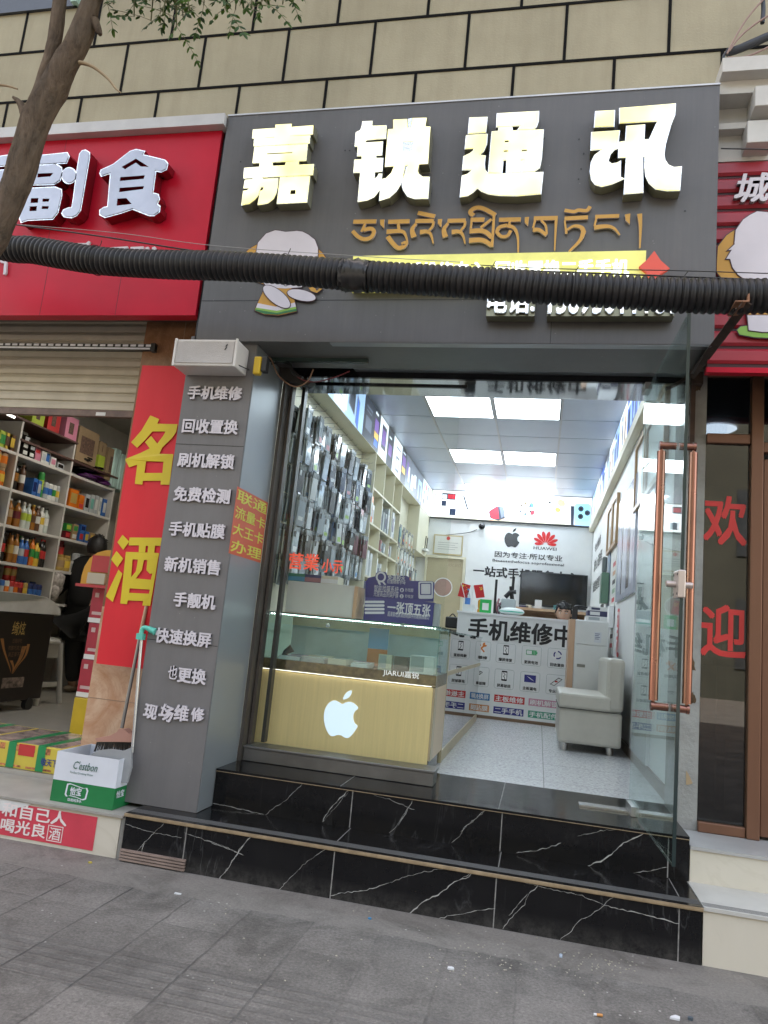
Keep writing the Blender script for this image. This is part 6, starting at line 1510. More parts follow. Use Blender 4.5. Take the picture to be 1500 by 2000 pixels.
PROTO = {k: [cyl_proto(k).build({'bottle': 'drink_bottle', 'slim': 'drink_bottle', 'can': 'drink_can', 'jar': 'storage_jar'}[k], [BLACK, WHITE, BLACK], org=(0, 0, 0)), False] for k in ('bottle', 'slim', 'can', 'jar')}
m = MB(); m.box(-.05, .05, -.04, .04, 0, .14); m.box(.0502, .0508, -.03, .03, .03, .11, 1); PROTO['box'] = [m.build('packet', [BLACK, WHITE], org=(0, 0, 0), bevel=.003), False]
GC = {'black': (.015, .013, .012), 'amber': (.30, .12, .02), 'brown': (.10, .045, .02), 'blue': (.03, .13, .42), 'green': (.03, .26, .05), 'white': (.66, .66, .63), 'red': (.50, .03, .03), 'orange': (.70, .18, .02), 'yellow': (.66, .45, .05), 'gold': (.45, .30, .08), 'navy': (.02, .03, .12), 'pink': (.60, .22, .32), 'purple': (.10, .02, .13), 'silver': (.42, .44, .46), 'tan': (.40, .27, .15), 'lime': (.40, .50, .05), 'clear': (.50, .55, .52), 'mint': (.16, .42, .36), 'wine': (.16, .02, .03)}
def gm(n, r=.25): return plain('goods_' + n, GC[n], r, var=.15)
bname = ['near bay', 'middle bay', 'far bay']; lname = {.70: 'lowest shelf', 1.02: 'fifth shelf', 1.335: 'fourth shelf', 1.65: 'third shelf', 1.96: 'second shelf', 2.275: 'top shelf'}
def goods(lev, bay, items):
    n_ = len(items); y0, y1 = ups[bay] + .06, ups[bay + 1] - .06
    for k, it in enumerate(items):
        kind, col, lab2, cap = it[:4]; f = it[4] if len(it) > 4 else (k + .5) / n_
        x = -2.06 - (it[5] if len(it) > 5 else 0); y = y0 + (y1 - y0) * f; z = lev + .0125 + (it[6] if len(it) > 6 else 0)
        sc_ = it[7] if len(it) > 7 else 1
        nm2 = {'bottle': 'drink_bottle', 'slim': 'drink_bottle', 'can': 'drink_can', 'jar': 'storage_jar', 'box': 'packet'}[kind]
        word = {'bottle': 'bottle', 'slim': 'tall bottle', 'can': 'can', 'jar': 'jar', 'box': 'packet'}[kind]
        mats = [gm(col), gm(lab2, .4), gm(cap)] if kind != 'box' else [gm(col, .4), gm(lab2, .4)]
        put(PROTO[kind], nm2, (x, y, z), f'{col} {word} with {lab2} label, {ORD[k % 12]} along the {lname[lev]} of the {bname[bay]}', word.split()[-1], 'goods on the liquor shop shelves', mats, scale=(sc_, sc_, sc_) if not isinstance(sc_, tuple) else sc_)
        if kind in ('bottle', 'slim', 'can') and bay > 0 and len(it) < 6:
            put(PROTO[kind], nm2, (x - .085 - R.uniform(0, .02), y + R.uniform(.02, .05), z), f'{col} {word} behind the {ORD[k % 12]} front one on the {lname[lev]} of the {bname[bay]}', word.split()[-1], 'goods on the liquor shop shelves', mats, scale=(sc_, sc_, sc_ * R.uniform(.9, 1.15)) if not isinstance(sc_, tuple) else sc_)
B_, S_, N_, J_, P_x = 'bottle', 'slim', 'can', 'jar', 'box'
goods(2.275, 0, [(P_x, 'lime', 'green', 0, .80), (P_x, 'yellow', 'brown', 0, .90), (P_x, 'brown', 'yellow', 0, .97)])
goods(1.96, 0, [(J_, 'orange', 'yellow', 'tan', .80), (J_, 'orange', 'yellow', 'tan', .93), (J_, 'tan', 'yellow', 'orange', .80, 0, .156), (J_, 'tan', 'orange', 'wine', .93, 0, .156)])
goods(1.65, 0, [(B_, 'clear', 'white', 'white', .62), (B_, 'clear', 'silver', 'white', .75), (B_, 'clear', 'blue', 'white', .88), (B_, 'white', 'blue', 'white', .97)])
goods(1.335, 0, [(B_, 'navy', 'red', 'blue', .8), (B_, 'amber', 'white', 'black', .92)])
goods(1.02, 0, [(N_, 'orange', 'black', 'silver', .75), (N_, 'orange', 'blue', 'silver', .9), (N_, 'black', 'orange', 'silver', .97)])
# middle bay
goods(2.275, 1, [(P_x, 'black', 'white', 0, .06, 0, 0, (1, .9, .42)), (P_x, 'black', 'white', 0, .07, .01, .062, (1, .9, .42)), (P_x, 'black', 'silver', 0, .06, 0, .124, (1, .9, .42)), (P_x, 'black', 'white', 0, .20, 0, 0, (1, .9, .42)), (P_x, 'black', 'silver', 0, .20, 0, .062, (1, .9, .42)), (P_x, 'silver', 'black', 0, .22, .12, .13, (1, 1, .8)),
                 (P_x, 'pink', 'pink', 0, .33, 0, 0, (1, .9, .40)), (P_x, 'pink', 'red', 0, .335, .01, .058, (1, .9, .4)), (P_x, 'white', 'silver', 0, .46, 0, 0, (1, .8, .75)), (P_x, 'white', 'blue', 0, .58, .02, 0, (1, .9, .95)), (P_x, 'white', 'pink', 0, .68, 0, 0, (1, .9, .6)), (P_x, 'silver', 'black', 0, .86, 0, 0, (1, 1.2, .4))])
goods(1.96, 1, [(S_, 'black', 'amber', 'black', .04), (S_, 'black', 'yellow', 'silver', .12, .06), (S_, 'brown', 'white', 'black', .18), (S_, 'black', 'clear', 'silver', .28, .05), (P_x, 'blue', 'navy', 0, .38, 0, 0, (1, .7, 1.1)), (P_x, 'blue', 'silver', 0, .48, 0, 0, (1, .6, 1.05)), (S_, 'black', 'brown', 'black', .44, .12), (N_, 'green', 'lime', 'green', .58, 0, 0, (1, 1, 1.5)), (N_, 'silver', 'blue', 'navy', .70), (N_, 'white', 'blue', 'navy', .79), (N_, 'white', 'green', 'navy', .88), (N_, 'silver', 'yellow', 'navy', .96)])
goods(1.65, 1, [(B_, 'amber', 'tan', 'white', .05), (B_, 'amber', 'white', 'white', .13, .05), (B_, 'amber', 'wine', 'white', .21), (B_, 'clear', 'lime', 'white', .33), (B_, 'clear', 'lime', 'white', .43), (B_, 'amber', 'brown', 'yellow', .53), (B_, 'brown', 'white', 'white', .63), (B_, 'white', 'yellow', 'white', .72), (B_, 'clear', 'white', 'black', .82)])
goods(1.335, 1, [(S_, 'black', 'red', 'navy', .03), (S_, 'black', 'amber', 'black', .13, .05), (S_, 'amber', 'gold', 'black', .20), (S_, 'amber', 'white', 'amber', .30), (B_, 'blue', 'silver', 'white', .41), (B_, 'blue', 'red', 'white', .51), (S_, 'green', 'clear', 'green', .57, .10), (S_, 'orange', 'green', 'black', .64), (B_, 'yellow', 'green', 'black', .74), (S_, 'black', 'red', 'red', .84), (S_, 'black', 'red', 'red', .93, .02)])
goods(1.02, 1, [(N_, 'orange', 'black', 'silver', .04), (N_, 'blue', 'silver', 'silver', .14), (N_, 'white', 'orange', 'silver', .24), (N_, 'red', 'silver', 'gold', .33), (N_, 'red', 'orange', 'gold', .42), (N_, 'red', 'wine', 'silver', .52), (N_, 'gold', 'yellow', 'gold', .62), (N_, 'navy', 'blue', 'silver', .73), (N_, 'navy', 'blue', 'silver', .83), (N_, 'navy', 'blue', 'silver', .93), (N_, 'red', 'gold', 'gold', .38, .08, .158), (N_, 'red', 'gold', 'gold', .50, .08, .158)])
# right bay
goods(1.96, 2, [(P_x, 'orange', 'gold', 0, .10, 0, 0, (1, 1.6, 1.25)), (P_x, 'orange', 'red', 0, .30, 0, 0, (1, 1, .5)), (P_x, 'orange', 'orange', 0, .30, 0, .072, (1, 1, .5)), (P_x, 'silver', 'black', 0, .45, 0, 0, (1, .9, 1.2)), (P_x, 'silver', 'mint', 0, .58, 0, 0, (1, .8, 1.3)), (P_x, 'silver', 'white', 0, .69, 0, 0, (1, .7, 1.35)), (P_x, 'white', 'silver', 0, .80, 0, 0, (1, .5, 1.3)), (P_x, 'blue', 'white', 0, .92, 0, 0, (1, .8, 1.3))])
goods(1.65, 2, [(P_x, 'green', 'lime', 0, .10, 0, .075, (1, 1, .5)), (P_x, 'wine', 'red', 0, .10, 0, 0, (1, 1, .5)), (P_x, 'tan', 'white', 0, .26, 0, .0, (1, 1, .5)), (P_x, 'tan', 'green', 0, .27, 0, .072, (1, 1, .6)), (P_x, 'blue', 'red', 0, .44, 0, 0, (1, .9, .7)), (P_x, 'blue', 'navy', 0, .46, 0, .10, (1, 1, .5)), (P_x, 'blue', 'yellow', 0, .58, 0, 0, (1, .8, .8)), (P_x, 'tan', 'yellow', 0, .74, 0, 0, (1, 1.2, .8)), (P_x, 'yellow', 'tan', 0, .90, 0, 0, (1, 1, .6))])
goods(1.335, 2, [(J_, 'wine', 'red', 'wine', .17, .06, .12, 1.1), (J_, 'gold', 'tan', 'gold', .12), (J_, 'gold', 'yellow', 'gold', .26), (P_x, 'white', 'silver', 0, .36, 0, 0, (.6, .5, .8)), (N_, 'silver', 'white', 'silver', .48, 0, 0, (1.3, 1.3, .6)), (N_, 'silver', 'silver', 'silver', .48, 0, .1, (1.3, 1.3, .6)), (N_, 'silver', 'white', 'black', .62, 0, 0, (1.3, 1.3, .6)), (N_, 'silver', 'white', 'silver', .62, 0, .1, (1.3, 1.3, .6))])
# soft bags
def bag(name, c, r, mats, lab, n=7, spread=(.05, .2, .02)):
    m = MB()
    for k in range(n):
        p = Vector(c) + Vector((R.uniform(-spread[0], spread[0]), R.uniform(-spread[1], spread[1]), spread[2] * k + R.uniform(0, .02)))
        m.sph(p, (r[0] * R.uniform(.8, 1.1), r[1] * R.uniform(.7, 1.2), r[2] * R.uniform(.7, 1.2)), 10, 6)
    m.v = [p + Vector((R.uniform(-.006, .006), R.uniform(-.006, .006), R.uniform(-.006, .006))) for p in m.v]
    return tag(m.build(name, mats), lab, 'bag')
bag('plastic_bags', (-2.12, 2.66, 2.38), (.10, .12, .018), gm('black', .2), 'heap of black plastic bags on the top shelf of the far bay', 9, (.05, .16, .012))
bag('plastic_bags', (-2.06, 2.80, 2.305), (.09, .13, .018), gm('purple', .25), 'purple plastic bags lying under the black ones on the top shelf', 6, (.03, .16, .008))
bag('clear_bag', (-2.02, 2.42, 1.12), (.07, .07, .10), mat('clear_bag', (.42, .38, .36), .2, var=.5, scale=30), 'crumpled clear bag hanging beside the person', 3, (.02, .02, .06))
# cartons on top of the shelves
for lab, y0, y1, z0, h, x0, x1, col in (('lime green carton', 1.72, 1.88, 2.60, .20, -2.3, -2.02, 'lime'), ('red carton', 1.93, 2.10, 2.60, .20, -2.3, -2.02, 'red'), ('pink carton', 2.16, 2.34, 2.59, .22, -2.3, -2.0, 'pink'), ('tall brown cardboard carton', 2.37, 2.70, 2.43, .34, -2.3, -2.0, 'tan'), ('green cardboard carton', 2.77, 2.88, 2.42, .16, -2.3, -2.02, 'lime'), ('open brown cardboard carton', 2.92, 3.16, 2.36, .34, -2.3, -2.02, 'tan'), ('narrow brown carton standing on the green one', 2.77, 2.89, 2.585, .14, -2.3, -2.03, 'tan')):
    cm_ = mat('carton_' + col, GC[col] if col != 'tan' else (.30, .21, .12), .7, var=.15)
    m = MB(); m.box(x0, x1, y0, y1, z0, z0 + h); m.box(x1 + .0002, x1 + .0006, y0 + .05, y1 - .06, z0 + h * .25, z0 + h * .75, 1)
    tag(m.build('carton', [cm_, mat('carton_print', (.12, .07, .05), .7, var=.6, scale=40)]), lab + ' on top of the liquor shop shelves', 'carton')
m = MB(); m.box(-2.36, -1.99, 1.60, 3.12, 2.40, 2.418); m.box(-2.36, -1.98, 1.4, 2.36, 2.575, 2.592); tag(m.build('top_board', plain('top_board_brown', (.10, .05, .04), .6)), 'dark board across the top of the liquor shop shelves carrying cartons', 'board')
for k, y in enumerate((3.0, 3.13, 3.26)):
    tag(MB().box(-2.28, -2.0, y + .02, y + .135, 2.30, 2.72 - .03 * k).build('tissue_bundle', mat('tissue_mint', (.40, .56, .53), .5, var=.6, scale=6, stretch=(1, 8, .6)), bevel=.012), f'mint and white tissue bundle at the end of the shelf top, {ORD[k]} from the cartons', 'tissues', 'mint tissue bundles')
tb = thing('tube_lamp', 'thin lit tube lamp above the near bay of the liquor shop shelves', 'tube lamp', (-1.95, 1.45, 2.6))
m = MB(); a, b = onX(2, 803, -1.95), onX(28, 815, -1.95); m.tube([a, b], .010, 10); m.build('tube', mat('tube_glow', (.9, .92, .9), .4, var=0, emit=5.0, ecol=(1, .96, .88)), tb)
cl2 = thing('store_fill_lamp', 'unseen square ceiling lamp added to brighten the liquor shop', 'ceiling lamp', (-.9, 2.0, 3.05))  # unseen lamp, added to brighten the shelves
m = MB(); m.box(-1.1, -.7, 1.6, 2.4, 3.06, 3.075); m.build('diffuser', mat('store_fill_glow', (.9, .9, .85), .4, var=0, emit=20, ecol=(1, .95, .86)), cl2)
m = MB(); m.box(-1.11, -.69, 1.59, 2.41, 3.0755, 3.0795); m.build('frame', WHITE, cl2)

# chest freezer
fz = thing('chest_freezer', 'dark brown ice cream chest freezer with a curved silver lid', 'freezer', (-1.7, 1.0, .2))
XF = -1.37
m = MB(); m.box(-2.0, XF, .38, 1.59, .275, .944); m.build('body', mat('freezer_brown', (.012, .007, .006), .3, var=.3, scale=2), fz, .01)
L = [(.36, .945), (.36, 1.06), (.45, 1.088), (.9, 1.090), (1.25, 1.088), (1.42, 1.078), (1.53, 1.045), (1.60, 1.005), (1.625, .985), (1.625, .945)]
m = MB(); m.loops([[Vector((XF + .025, y, z)) for y, z in L]], .68, (1, 0, 0)); m.build('lid', mat('lid_silver', (.66, .67, .68), .25, metal=.15, var=.12), fz, .008)
m = MB(); m.loops([[Vector((XF + .028, y, z)) for y, z in ((.40, 1.0), (.9, 1.012), (1.2, 1.04), (1.42, 1.072), (1.25, 1.083), (.9, 1.085), (.40, 1.07))]], .002, (1, 0, 0)); m.build('lid_glass', mat('lid_pane', (.30, .32, .31), .1, metal=.2), fz)
fp = lambda x, y, d=.0015: onX(x, y, XF + d)
m = MB(); a = fp(22, 1240); b = fp(52, 1212)
m.text('绮炫', (XF + .0012, a.y, a.z), YU, ZU, b.y - a.y, b.z - a.z - .01, .005, .001); m.build('gold_lettering', mat('foil_gold', (.62, .44, .16), .35, metal=.5), fz)
m = MB()
for k, (px, py, w_) in enumerate(((24, 1256, 18), (15, 1270, 32), (15, 1283, 28))):
    a = fp(px, py); b = fp(px + w_, py); m.text(('比我好吃', '浓醇巧克力味', '真正享不停')[k], (XF + .0012, a.y, a.z), YU, ZU, b.y - a.y, .035, 0, .0008)
m.build('small_lettering', mat('foil_dim', (.16, .09, .05), .4), fz)
m = MB()
for pts, w0 in (([(4, 1247), (8, 1270), (18, 1300), (22, 1315)], .016), ([(56, 1258), (50, 1280), (35, 1300), (25, 1316)], .016), ([(48, 1262), (40, 1285), (30, 1302), (24, 1315)], .026), ([(22, 1290), (26, 1303), (24, 1316)], .016)):
    P = sm_curve([fp(x, y) for x, y in pts], 4); n_ = len(P); A = [p + YU * w0 * (1 - k / n_) for k, p in enumerate(P)]; B = [p - YU * w0 * (1 - k / n_) for k, p in enumerate(P)]
    m.loops([A + B[::-1]], 0, (1, 0, 0))
m.build('swirl_print', mat('swirl_caramel', (.33, .15, .05), .35), fz)
m = MB(); a = fp(2, 1345); b = fp(48, 1322); m.box(XF + .0002, XF + .001, a.y, b.y, a.z, b.z); m.build('picture_print', mat('picture_print', (.16, .12, .10), .4, var=.95, scale=28), fz)
for y in (1.45, .6):
    m = MB(); m.tube([(XF - .03, y, .243), (XF + .008, y, .243)], .046, 14); m.box(XF - .05, XF - .005, y - .035, y + .035, .262, .2745); m.build('castor', BLACK, fz)
# stool
so2 = thing('plastic_stool', 'pale grey plastic stool behind the chest freezer', 'stool', (-1.45, 1.9, .2))
STL = plain('stool_grey', (.42, .41, .39), .4)
m = MB(); m.lathe([(0, .735), (.13, .735), (.145, .72), (.145, .70)], (-1.62, 1.83, 0), 20); m.build('seat', STL, so2)
for sx in (-1, 1):
    for sy in (-1, 1):
        m = MB(); m.tube([(-1.62 + sx * .10, 1.83 + sy * .10, .705), (-1.62 + sx * .15, 1.83 + sy * .15, .197)], [.028, .022], 8); m.build('leg', STL, so2)
m = MB(); m.box(-1.50, -1.49, 1.70, 1.96, .34, .38); m.build('stretcher', STL, so2); m = MB(); m.box(-1.52, -1.51, 1.73, 1.93, .58, .70); m.build('stretcher', STL, so2)
# stacked cartons by the pillar
RB = mat('carton_red', GC['red'], .5, var=.1) if 'carton_red' in MATS else mat('carton_red', (.42, .02, .045), .5)
zs_ = [.45, .695, .935, 1.165]
for k in range(3):
    st2 = thing('red_carton', f'red drinks carton with a white band, {("lowest","middle","top")[k]} of the stack by the tiled pillar', 'carton', (-.2, .8, zs_[k]), 'stacked red cartons')
    x0 = -.44 + .012 * (k % 2)
    m = MB(); m.box(x0, x0 + .42, .66, .95, zs_[k] + .001, zs_[k + 1] - .001); m.build('box', plain('carton_crimson', (.40, .02, .045), .45, var=.1), st2, .004)
    m = MB(); m.box(x0 - .0006, x0 + .4206, .6592, .70, zs_[k] + .003, zs_[k] + .034); m.build('white_band', WHITE, st2)
    m = MB(); m.text('白酒', (x0 + .11, .659, zs_[k] + .10), XU, ZU, .10, .05, 0, .0008); m.box(x0 + .025, x0 + .055, .6588, .6596, zs_[k + 1] - .06, zs_[k + 1] - .03); m.box(x0 + .02, x0 + .14, .6588, .6596, zs_[k] + .055, zs_[k] + .075); m.build('print', plain('carton_print_pale', (.60, .42, .42), .5), st2)
yc2 = thing('yellow_carton', 'yellow carton with black brush lettering at the bottom of the stack', 'carton', (-.2, .8, .2))
m = MB(); m.box(-.435, 0, .64, .95, .1975, .449); m.build('box', plain('carton_yellow', (.62, .42, .02), .45, var=.08), yc2, .004)
m = MB(); m.text('小郎', (-.33, .6385, .24), XU, ZU, .10, .17, .02, .0008); m.build('lettering', INK, yc2)
yd = thing('yellow_display', 'round topped yellow and red card display on the carton stack', 'display stand', (-.3, .62, 1.17))
L = [(-.50, 1.185), (-.50, 1.24), (-.49, 1.30), (-.46, 1.36), (-.41, 1.40), (-.35, 1.42), (-.2, 1.43), (-.2, 1.185)]
m = MB(); m.loops([[Vector((x, .60, z)) for x, z in L]], .01, (0, -1, 0)); m.build('card', plain('display_yellow', (.70, .36, .03), .45), yd)
m = MB(); m.box(-.50, -.2, .55, .64, 1.166, 1.185); m.box(-.43, -.2, .585, .596, 1.27, 1.38); m.build('red_tray', plain('display_red', (.5, .04, .05), .45), yd)
m = MB(); m.box(-.43, -.3, .56, .584, 1.19, 1.262); m.build('small_packet', plain('display_cream', (.55, .48, .38), .5), yd)
# flat cartons on the platform
for k, (xa, xb) in enumerate(((-1.0, -.28), (-.275, .19))):
    fc_ = thing('flat_carton', ('yellow and red flat drinks carton with green tape, left one on the platform', 'yellow flat drinks carton with green tape, next to the white water box')[k], 'carton', ((xa + xb) / 2, -.1, .2), 'flat cartons on the platform')
    m = MB(); m.box(xa, xb, -.335, .12, .1975, .322); m.build('box', plain('flat_yellow', (.58, .46, .06), .45, var=.1), fc_, .004)
    m = MB(); m.box(xa + .01, xb - .01, -.32, .10, .3222, .3235); m.build('clear_top', mat('carton_top', (.34, .26, .22), .12, var=.6, scale=12), fc_)
    m = MB()
    for f in (.35, .72): x = xa + (xb - xa) * f; m.box(x, x + .045, -.3372, -.3356, .2, .3245); m.box(x, x + .045, -.3356, .115, .3236, .3248)
    m.build('green_tape', plain('tape_green', (.02, .24, .08), .3, var=.1), fc_)
    m = MB(); m.box(xa + (xb - xa) * .48, xa + (xb - xa) * .68, -.3368, -.3356, .265, .321); m.build('red_print', plain('print_red', (.5, .03, .03), .5), fc_)
    m = MB()
    for q in range(5):
        x = xa + (xb - xa) * (.05 + .19 * q); m.box(x, x + .03, -.3366, -.3356, .285, .315); m.box(x - .01, x + .05, -.3364, -.3356, .206, .216)
    m.build('small_print', plain('print_mixed', (.42, .16, .06), .5, var=.8, scale=60), fc_)
    m = MB(); m.text(('味爽一夏啊', '敬天下')[k], (xa + (xb - xa) * (.1 if k == 0 else .78), -.3366, .232), XU, ZU, (xb - xa) * (.8 if k == 0 else .2), .036, .02, .0008); m.build('blue_lettering', plain('print_navy', (.03, .05, .22), .5), fc_)

# white and green water carton with dustpan and broom
wc = thing('water_carton', 'open white and green bottled water carton on the platform edge', 'carton', (.57, -.58, .176))
CX0, CX1, CY0, CY1, CZ0, CZ1 = .416, .728, -.695, -.44, .177, .39; zm = .268
CW = plain('carton_cold_white', (.66, .68, .74), .5); CG = mat('carton_green', (.012, .17, .05), .4, var=.15) if 'carton_green_b' not in MATS else None
m = MB()
for a in ((CX0, CX1, CY0, CY0 + .004), (CX0, CX1, CY1 - .004, CY1), (CX0, CX0 + .004, CY0 + .0045, CY1 - .0045), (CX1 - .004, CX1, CY0 + .0045, CY1 - .0045)): m.box(*a, zm + .0003, CZ1)
m.build('upper_wall', CW, wc)
m = MB()
for a in ((CX0, CX1, CY0, CY0 + .004), (CX0, CX1, CY1 - .004, CY1), (CX0, CX0 + .004, CY0 + .0045, CY1 - .0045), (CX1 - .004, CX1, CY0 + .0045, CY1 - .0045)): m.box(*a, CZ0, zm)
m.box(CX0 + .005, CX1 - .005, CY0 + .005, CY1 - .005, CZ0, CZ0 + .004); m.build('lower_wall', CG, wc)
m = MB(); f_ = CY0 - .0008
m.text("C'estbon", (.505, f_, .325), XU, ZU + XU * .22, .120, .036, .004, .0008); m.text('Purified Drinking Water', (.497, f_, .302), XU, ZU, .115, .012, 0, .0008); m.build('green_lettering', plain('ink_teal', (.05, .14, .11), .5), wc)
m = MB(); L = [(.490, .258), (.505, .262), (.54, .256), (.575, .250), (.592, .254), (.60, .242), (.595, .205), (.58, .199), (.545, .206), (.51, .209), (.495, .203), (.486, .212)]
O = [Vector((x, f_, z)) for x, z in L]; c_ = Vector((.543, f_, .23)); I = [c_ + (p - c_) * .86 for p in O]
m.loops([O, I], 0, (0, -1, 0)); m.text('怡宝', (.512, f_, .215), XU, ZU, .055, .033, .03, .0008); m.text('饮用纯净水', (.505, f_, .187), XU, ZU, .07, .013, .02, .0008)
m.text('怡宝', (CX1 + .0008, -.68, .225), YU, ZU, .06, .03, .03, .0008); m.build('white_lettering', CW, wc)
dp = thing('dustpan', 'grey dustpan with a teal handle standing in the water carton', 'dustpan', (.65, -.6, .25))
GPL = mat('pan_grey', (.30, .31, .32), .4, var=.1)
m = MB(); L = [onY(x, y, -.655) for x, y in ((172, 1478), (190, 1466), (215, 1463), (240, 1467), (256, 1460), (256, 1500), (248, 1530), (178, 1515))]
m.loops([L], .012, (0, -1, 0)); m.build('pan', GPL, dp, .004)
m = MB(); m.tube(sm_curve([onY(x, y, -.61) for x, y in ((258, 1470), (264, 1400), (272, 1300), (277, 1245))]), .0072, 10); m.build('pole', mat('pole_steel', (.55, .56, .58), .25, metal=.7), dp)
m = MB(); P = sm_curve([onY(x, y, -.615) for x, y in ((276, 1250), (277, 1232), (284, 1226), (303, 1234))]); m.tube(P, [.011] * (len(P) - 6) + [.011, .012, .013, .014, .015, .016], 12); a = onY(275, 1244, -.615); m.box(a.x - .016, a.x + .016, -.63, -.6, a.z - .012, a.z + .016); m.build('grip', plain('grip_teal', (.10, .48, .38), .35), dp)
br = thing('broom', 'pink broom with black bristles and a steel handle leaning in the carton', 'broom', (.62, -.55, .3))
m = MB(); m.tube([onY(238, 1422, -.56), onY(274, 1240, -.52)], .0085, 12); m.build('stick', mat('stick_steel', (.20, .20, .21), .3, metal=.7), br)
m = MB(); m.tube([onY(272, 1250, -.521), onY(286, 1184, -.505)], [.010, .0085], 12); m.build('wooden_grip', mat('grip_tan', (.45, .27, .17), .5, var=.1), br)
PINK = mat('broom_pink', (.42, .22, .17), .45, var=.1)
m = MB(); L = [onY(x, y, -.585) for x, y in ((232, 1424), (242, 1424), (250, 1432), (268, 1440), (266, 1450), (188, 1448), (186, 1442), (215, 1437), (228, 1430))]; m.loops([L], .045, (0, -1, 0)); m.build('head', PINK, br, .006)
m = MB()
for k in range(46):
    t = (k + .5) / 46; a = onY(189 + 74 * t, 1449, -.575 + .02 * (k % 3)); b = onY(182 + 80 * t + R.uniform(-1, 1), 1468 + R.uniform(-2, 2), -.58 + .02 * (k % 3)); m.tube([a, b], .0022, 4)
m.build('bristles', BLACK, br)

# ------------------------------------------------------------------ right shop
rs = thing('slatted_sign', 'red slatted restaurant sign at the right edge with a pale character and cut-out figure', 'sign', (4, -.5, 2.3))
SLAT = mat('red_slat', (.34, .02, .035), .35, var=.12, scale=3)
m = MB(); zt = 3.325; pit = .0822
for k in range(12):
    z1 = zt - k * pit; z0 = z1 - pit * .84
    m.add([(x, y, z) for x in (3.156, 7) for y, z in ((-.50, z0), (-.51, z0 + .012), (-.51, z1 - .012), (-.50, z1))], [(0, 4, 5, 1), (1, 5, 6, 2), (2, 6, 7, 3), (0, 1, 2, 3)], 0)
m.build('slat', SLAT, rs)
m = MB(); m.box(3.156, 7, -.497, -.46, 2.33, 3.328); m.build('backing', mat('backing_dark', (.05, .012, .015), .6), rs)
m = MB(); m.box(3.15, 7, -.515, -.475, 2.306, 2.3295); m.build('bottom_trim', RED, rs)
m = MB(); a = onY(1432, 396, -.53); b = onY(1498, 338, -.53)
m.text('城', (a.x, -.515, a.z), XU + ZU * .0, (ZU + XU * .18), b.x - a.x, b.z - a.z, .022, .02, 0, 1); m.build('raised_character', [LILAC, MATS['pvc_side']], rs)
m = MB(); c6 = lambda L, y: [onY(1370 + a / 5.8846, 400 + b / 5.8846, y) for a, b in L]
def outl6(L, y, mi, th=.004):
    P = c6(L, y + .0015); m.loops([grow(P, .004)], th, (0, -1, 0), 0); m.loops([c6(L, y)], .001, (0, -1, 0), mi)
outl6([(380,290),(290,350),(190,480),(180,620),(175,770),(240,850),(320,880),(460,830),(500,500)], -.525, 1)
outl6([(395,290),(380,440),(385,450),(310,520),(350,515),(285,620),(330,620),(360,720),(420,800),(500,860),(640,870),(1100,870),(1300,600),(1250,300),(1000,110),(760,85),(640,75),(560,115),(480,170)], -.53, 2)
outl6([(530,1270),(545,1440),(700,1460),(1000,1460),(1050,1270)], -.531, 2)
outl6([(410,1440),(440,1490),(600,1520),(800,1530),(1100,1500),(1150,1440),(1000,1400),(560,1385),(450,1400)], -.527, 3)
outl6([(470,870),(530,1300),(700,1310),(1000,1300),(1050,870)], -.529, 1)
m.build('cutout_figure', [LINE, MATS['orange_print'], LILAC, MATS['lime_print']], rs)
co_ = thing('white_cornice', 'white plaster cornice with square brackets above the red slatted sign', 'cornice', (4, -.5, 3.33))
PLA = mat('plaster_white', (.55, .54, .51), .7, var=.08, dirt=.2)
m = MB(); m.box(3.158, 7, -.66, -.456, 3.665, 3.735); m.box(3.158, 7, -.60, -.456, 3.60, 3.6645); m.box(3.158, 7, -.55, -.456, 3.46, 3.49); m.box(3.158, 7, -.50, -.456, 3.33, 3.60); m.build('moulding', PLA, co_)
for x in (3.30, 3.62, 3.94):
    m = MB(); m.box(x, x + .12, -.64, -.5005, 3.50, 3.5995); m.build('bracket', PLA, co_, .003)
    m = MB(); m.box(x - .02, x + .09, -.60, -.5005, 3.35, 3.4595); m.build('bracket', PLA, co_, .003)
rf = thing('shopfront', 'copper brown framed glass front of the restaurant with red welcome characters', 'shop front', (4, -.15, .33))
m = MB()
m.box(3.2285, 3.4215, -.17, -.12, .3315, .375); m.box(3.2285, 3.4215, -.17, -.12, 2.088, 2.135); m.box(3.422, 3.475, -.18, -.11, .3315, 2.42); m.box(3.2285, 6, -.18, -.11, 2.4205, 2.46)
m.box(3.4805, 3.62, -.16, -.12, .345, 2.02); m.box(3.4755, 6, -.17, -.12, 2.05, 2.10); m.box(4.3, 4.36, -.17, -.12, .3315, 2.0495)
m.build('frame', BRONZE, rf, .004)
m = MB(); m.box(3.2295, 3.4205, -.148, -.142, .3755, 2.0875); m.box(3.2295, 3.4205, -.148, -.142, 2.1355, 2.42); m.box(3.4755, 6, -.148, -.142, 2.1005, 2.42); m.box(3.6205, 4.3, -.148, -.142, .345, 2.04); m.build('pane', GLASSD, rf)
m = MB(); RG = plain('vinyl_red', (.55, .03, .03), .4)
a, b = onY(1366, 1060, -.152), onY(1458, 972, -.152); m.text('欢', (3.2295, -.1495, a.z), XU, ZU, b.x - 3.2295, b.z - a.z, .02, .001); m.build('vinyl_character', RG, rf); m = MB()
a, b = onY(1366, 1278, -.152), onY(1456, 1186, -.152); m.text('迎', (3.2295, -.1495, a.z), XU, ZU, b.x - 3.2295, b.z - a.z, .02, .001); m.build('vinyl_character', RG, rf)
tag(MB().box(3.2225, 7, 4.5, 4.7, .3315, 3.3).build('restaurant_back_wall', mat('rest_wall', (.10, .10, .095), .6)), 'dim back wall inside the restaurant', 'wall')
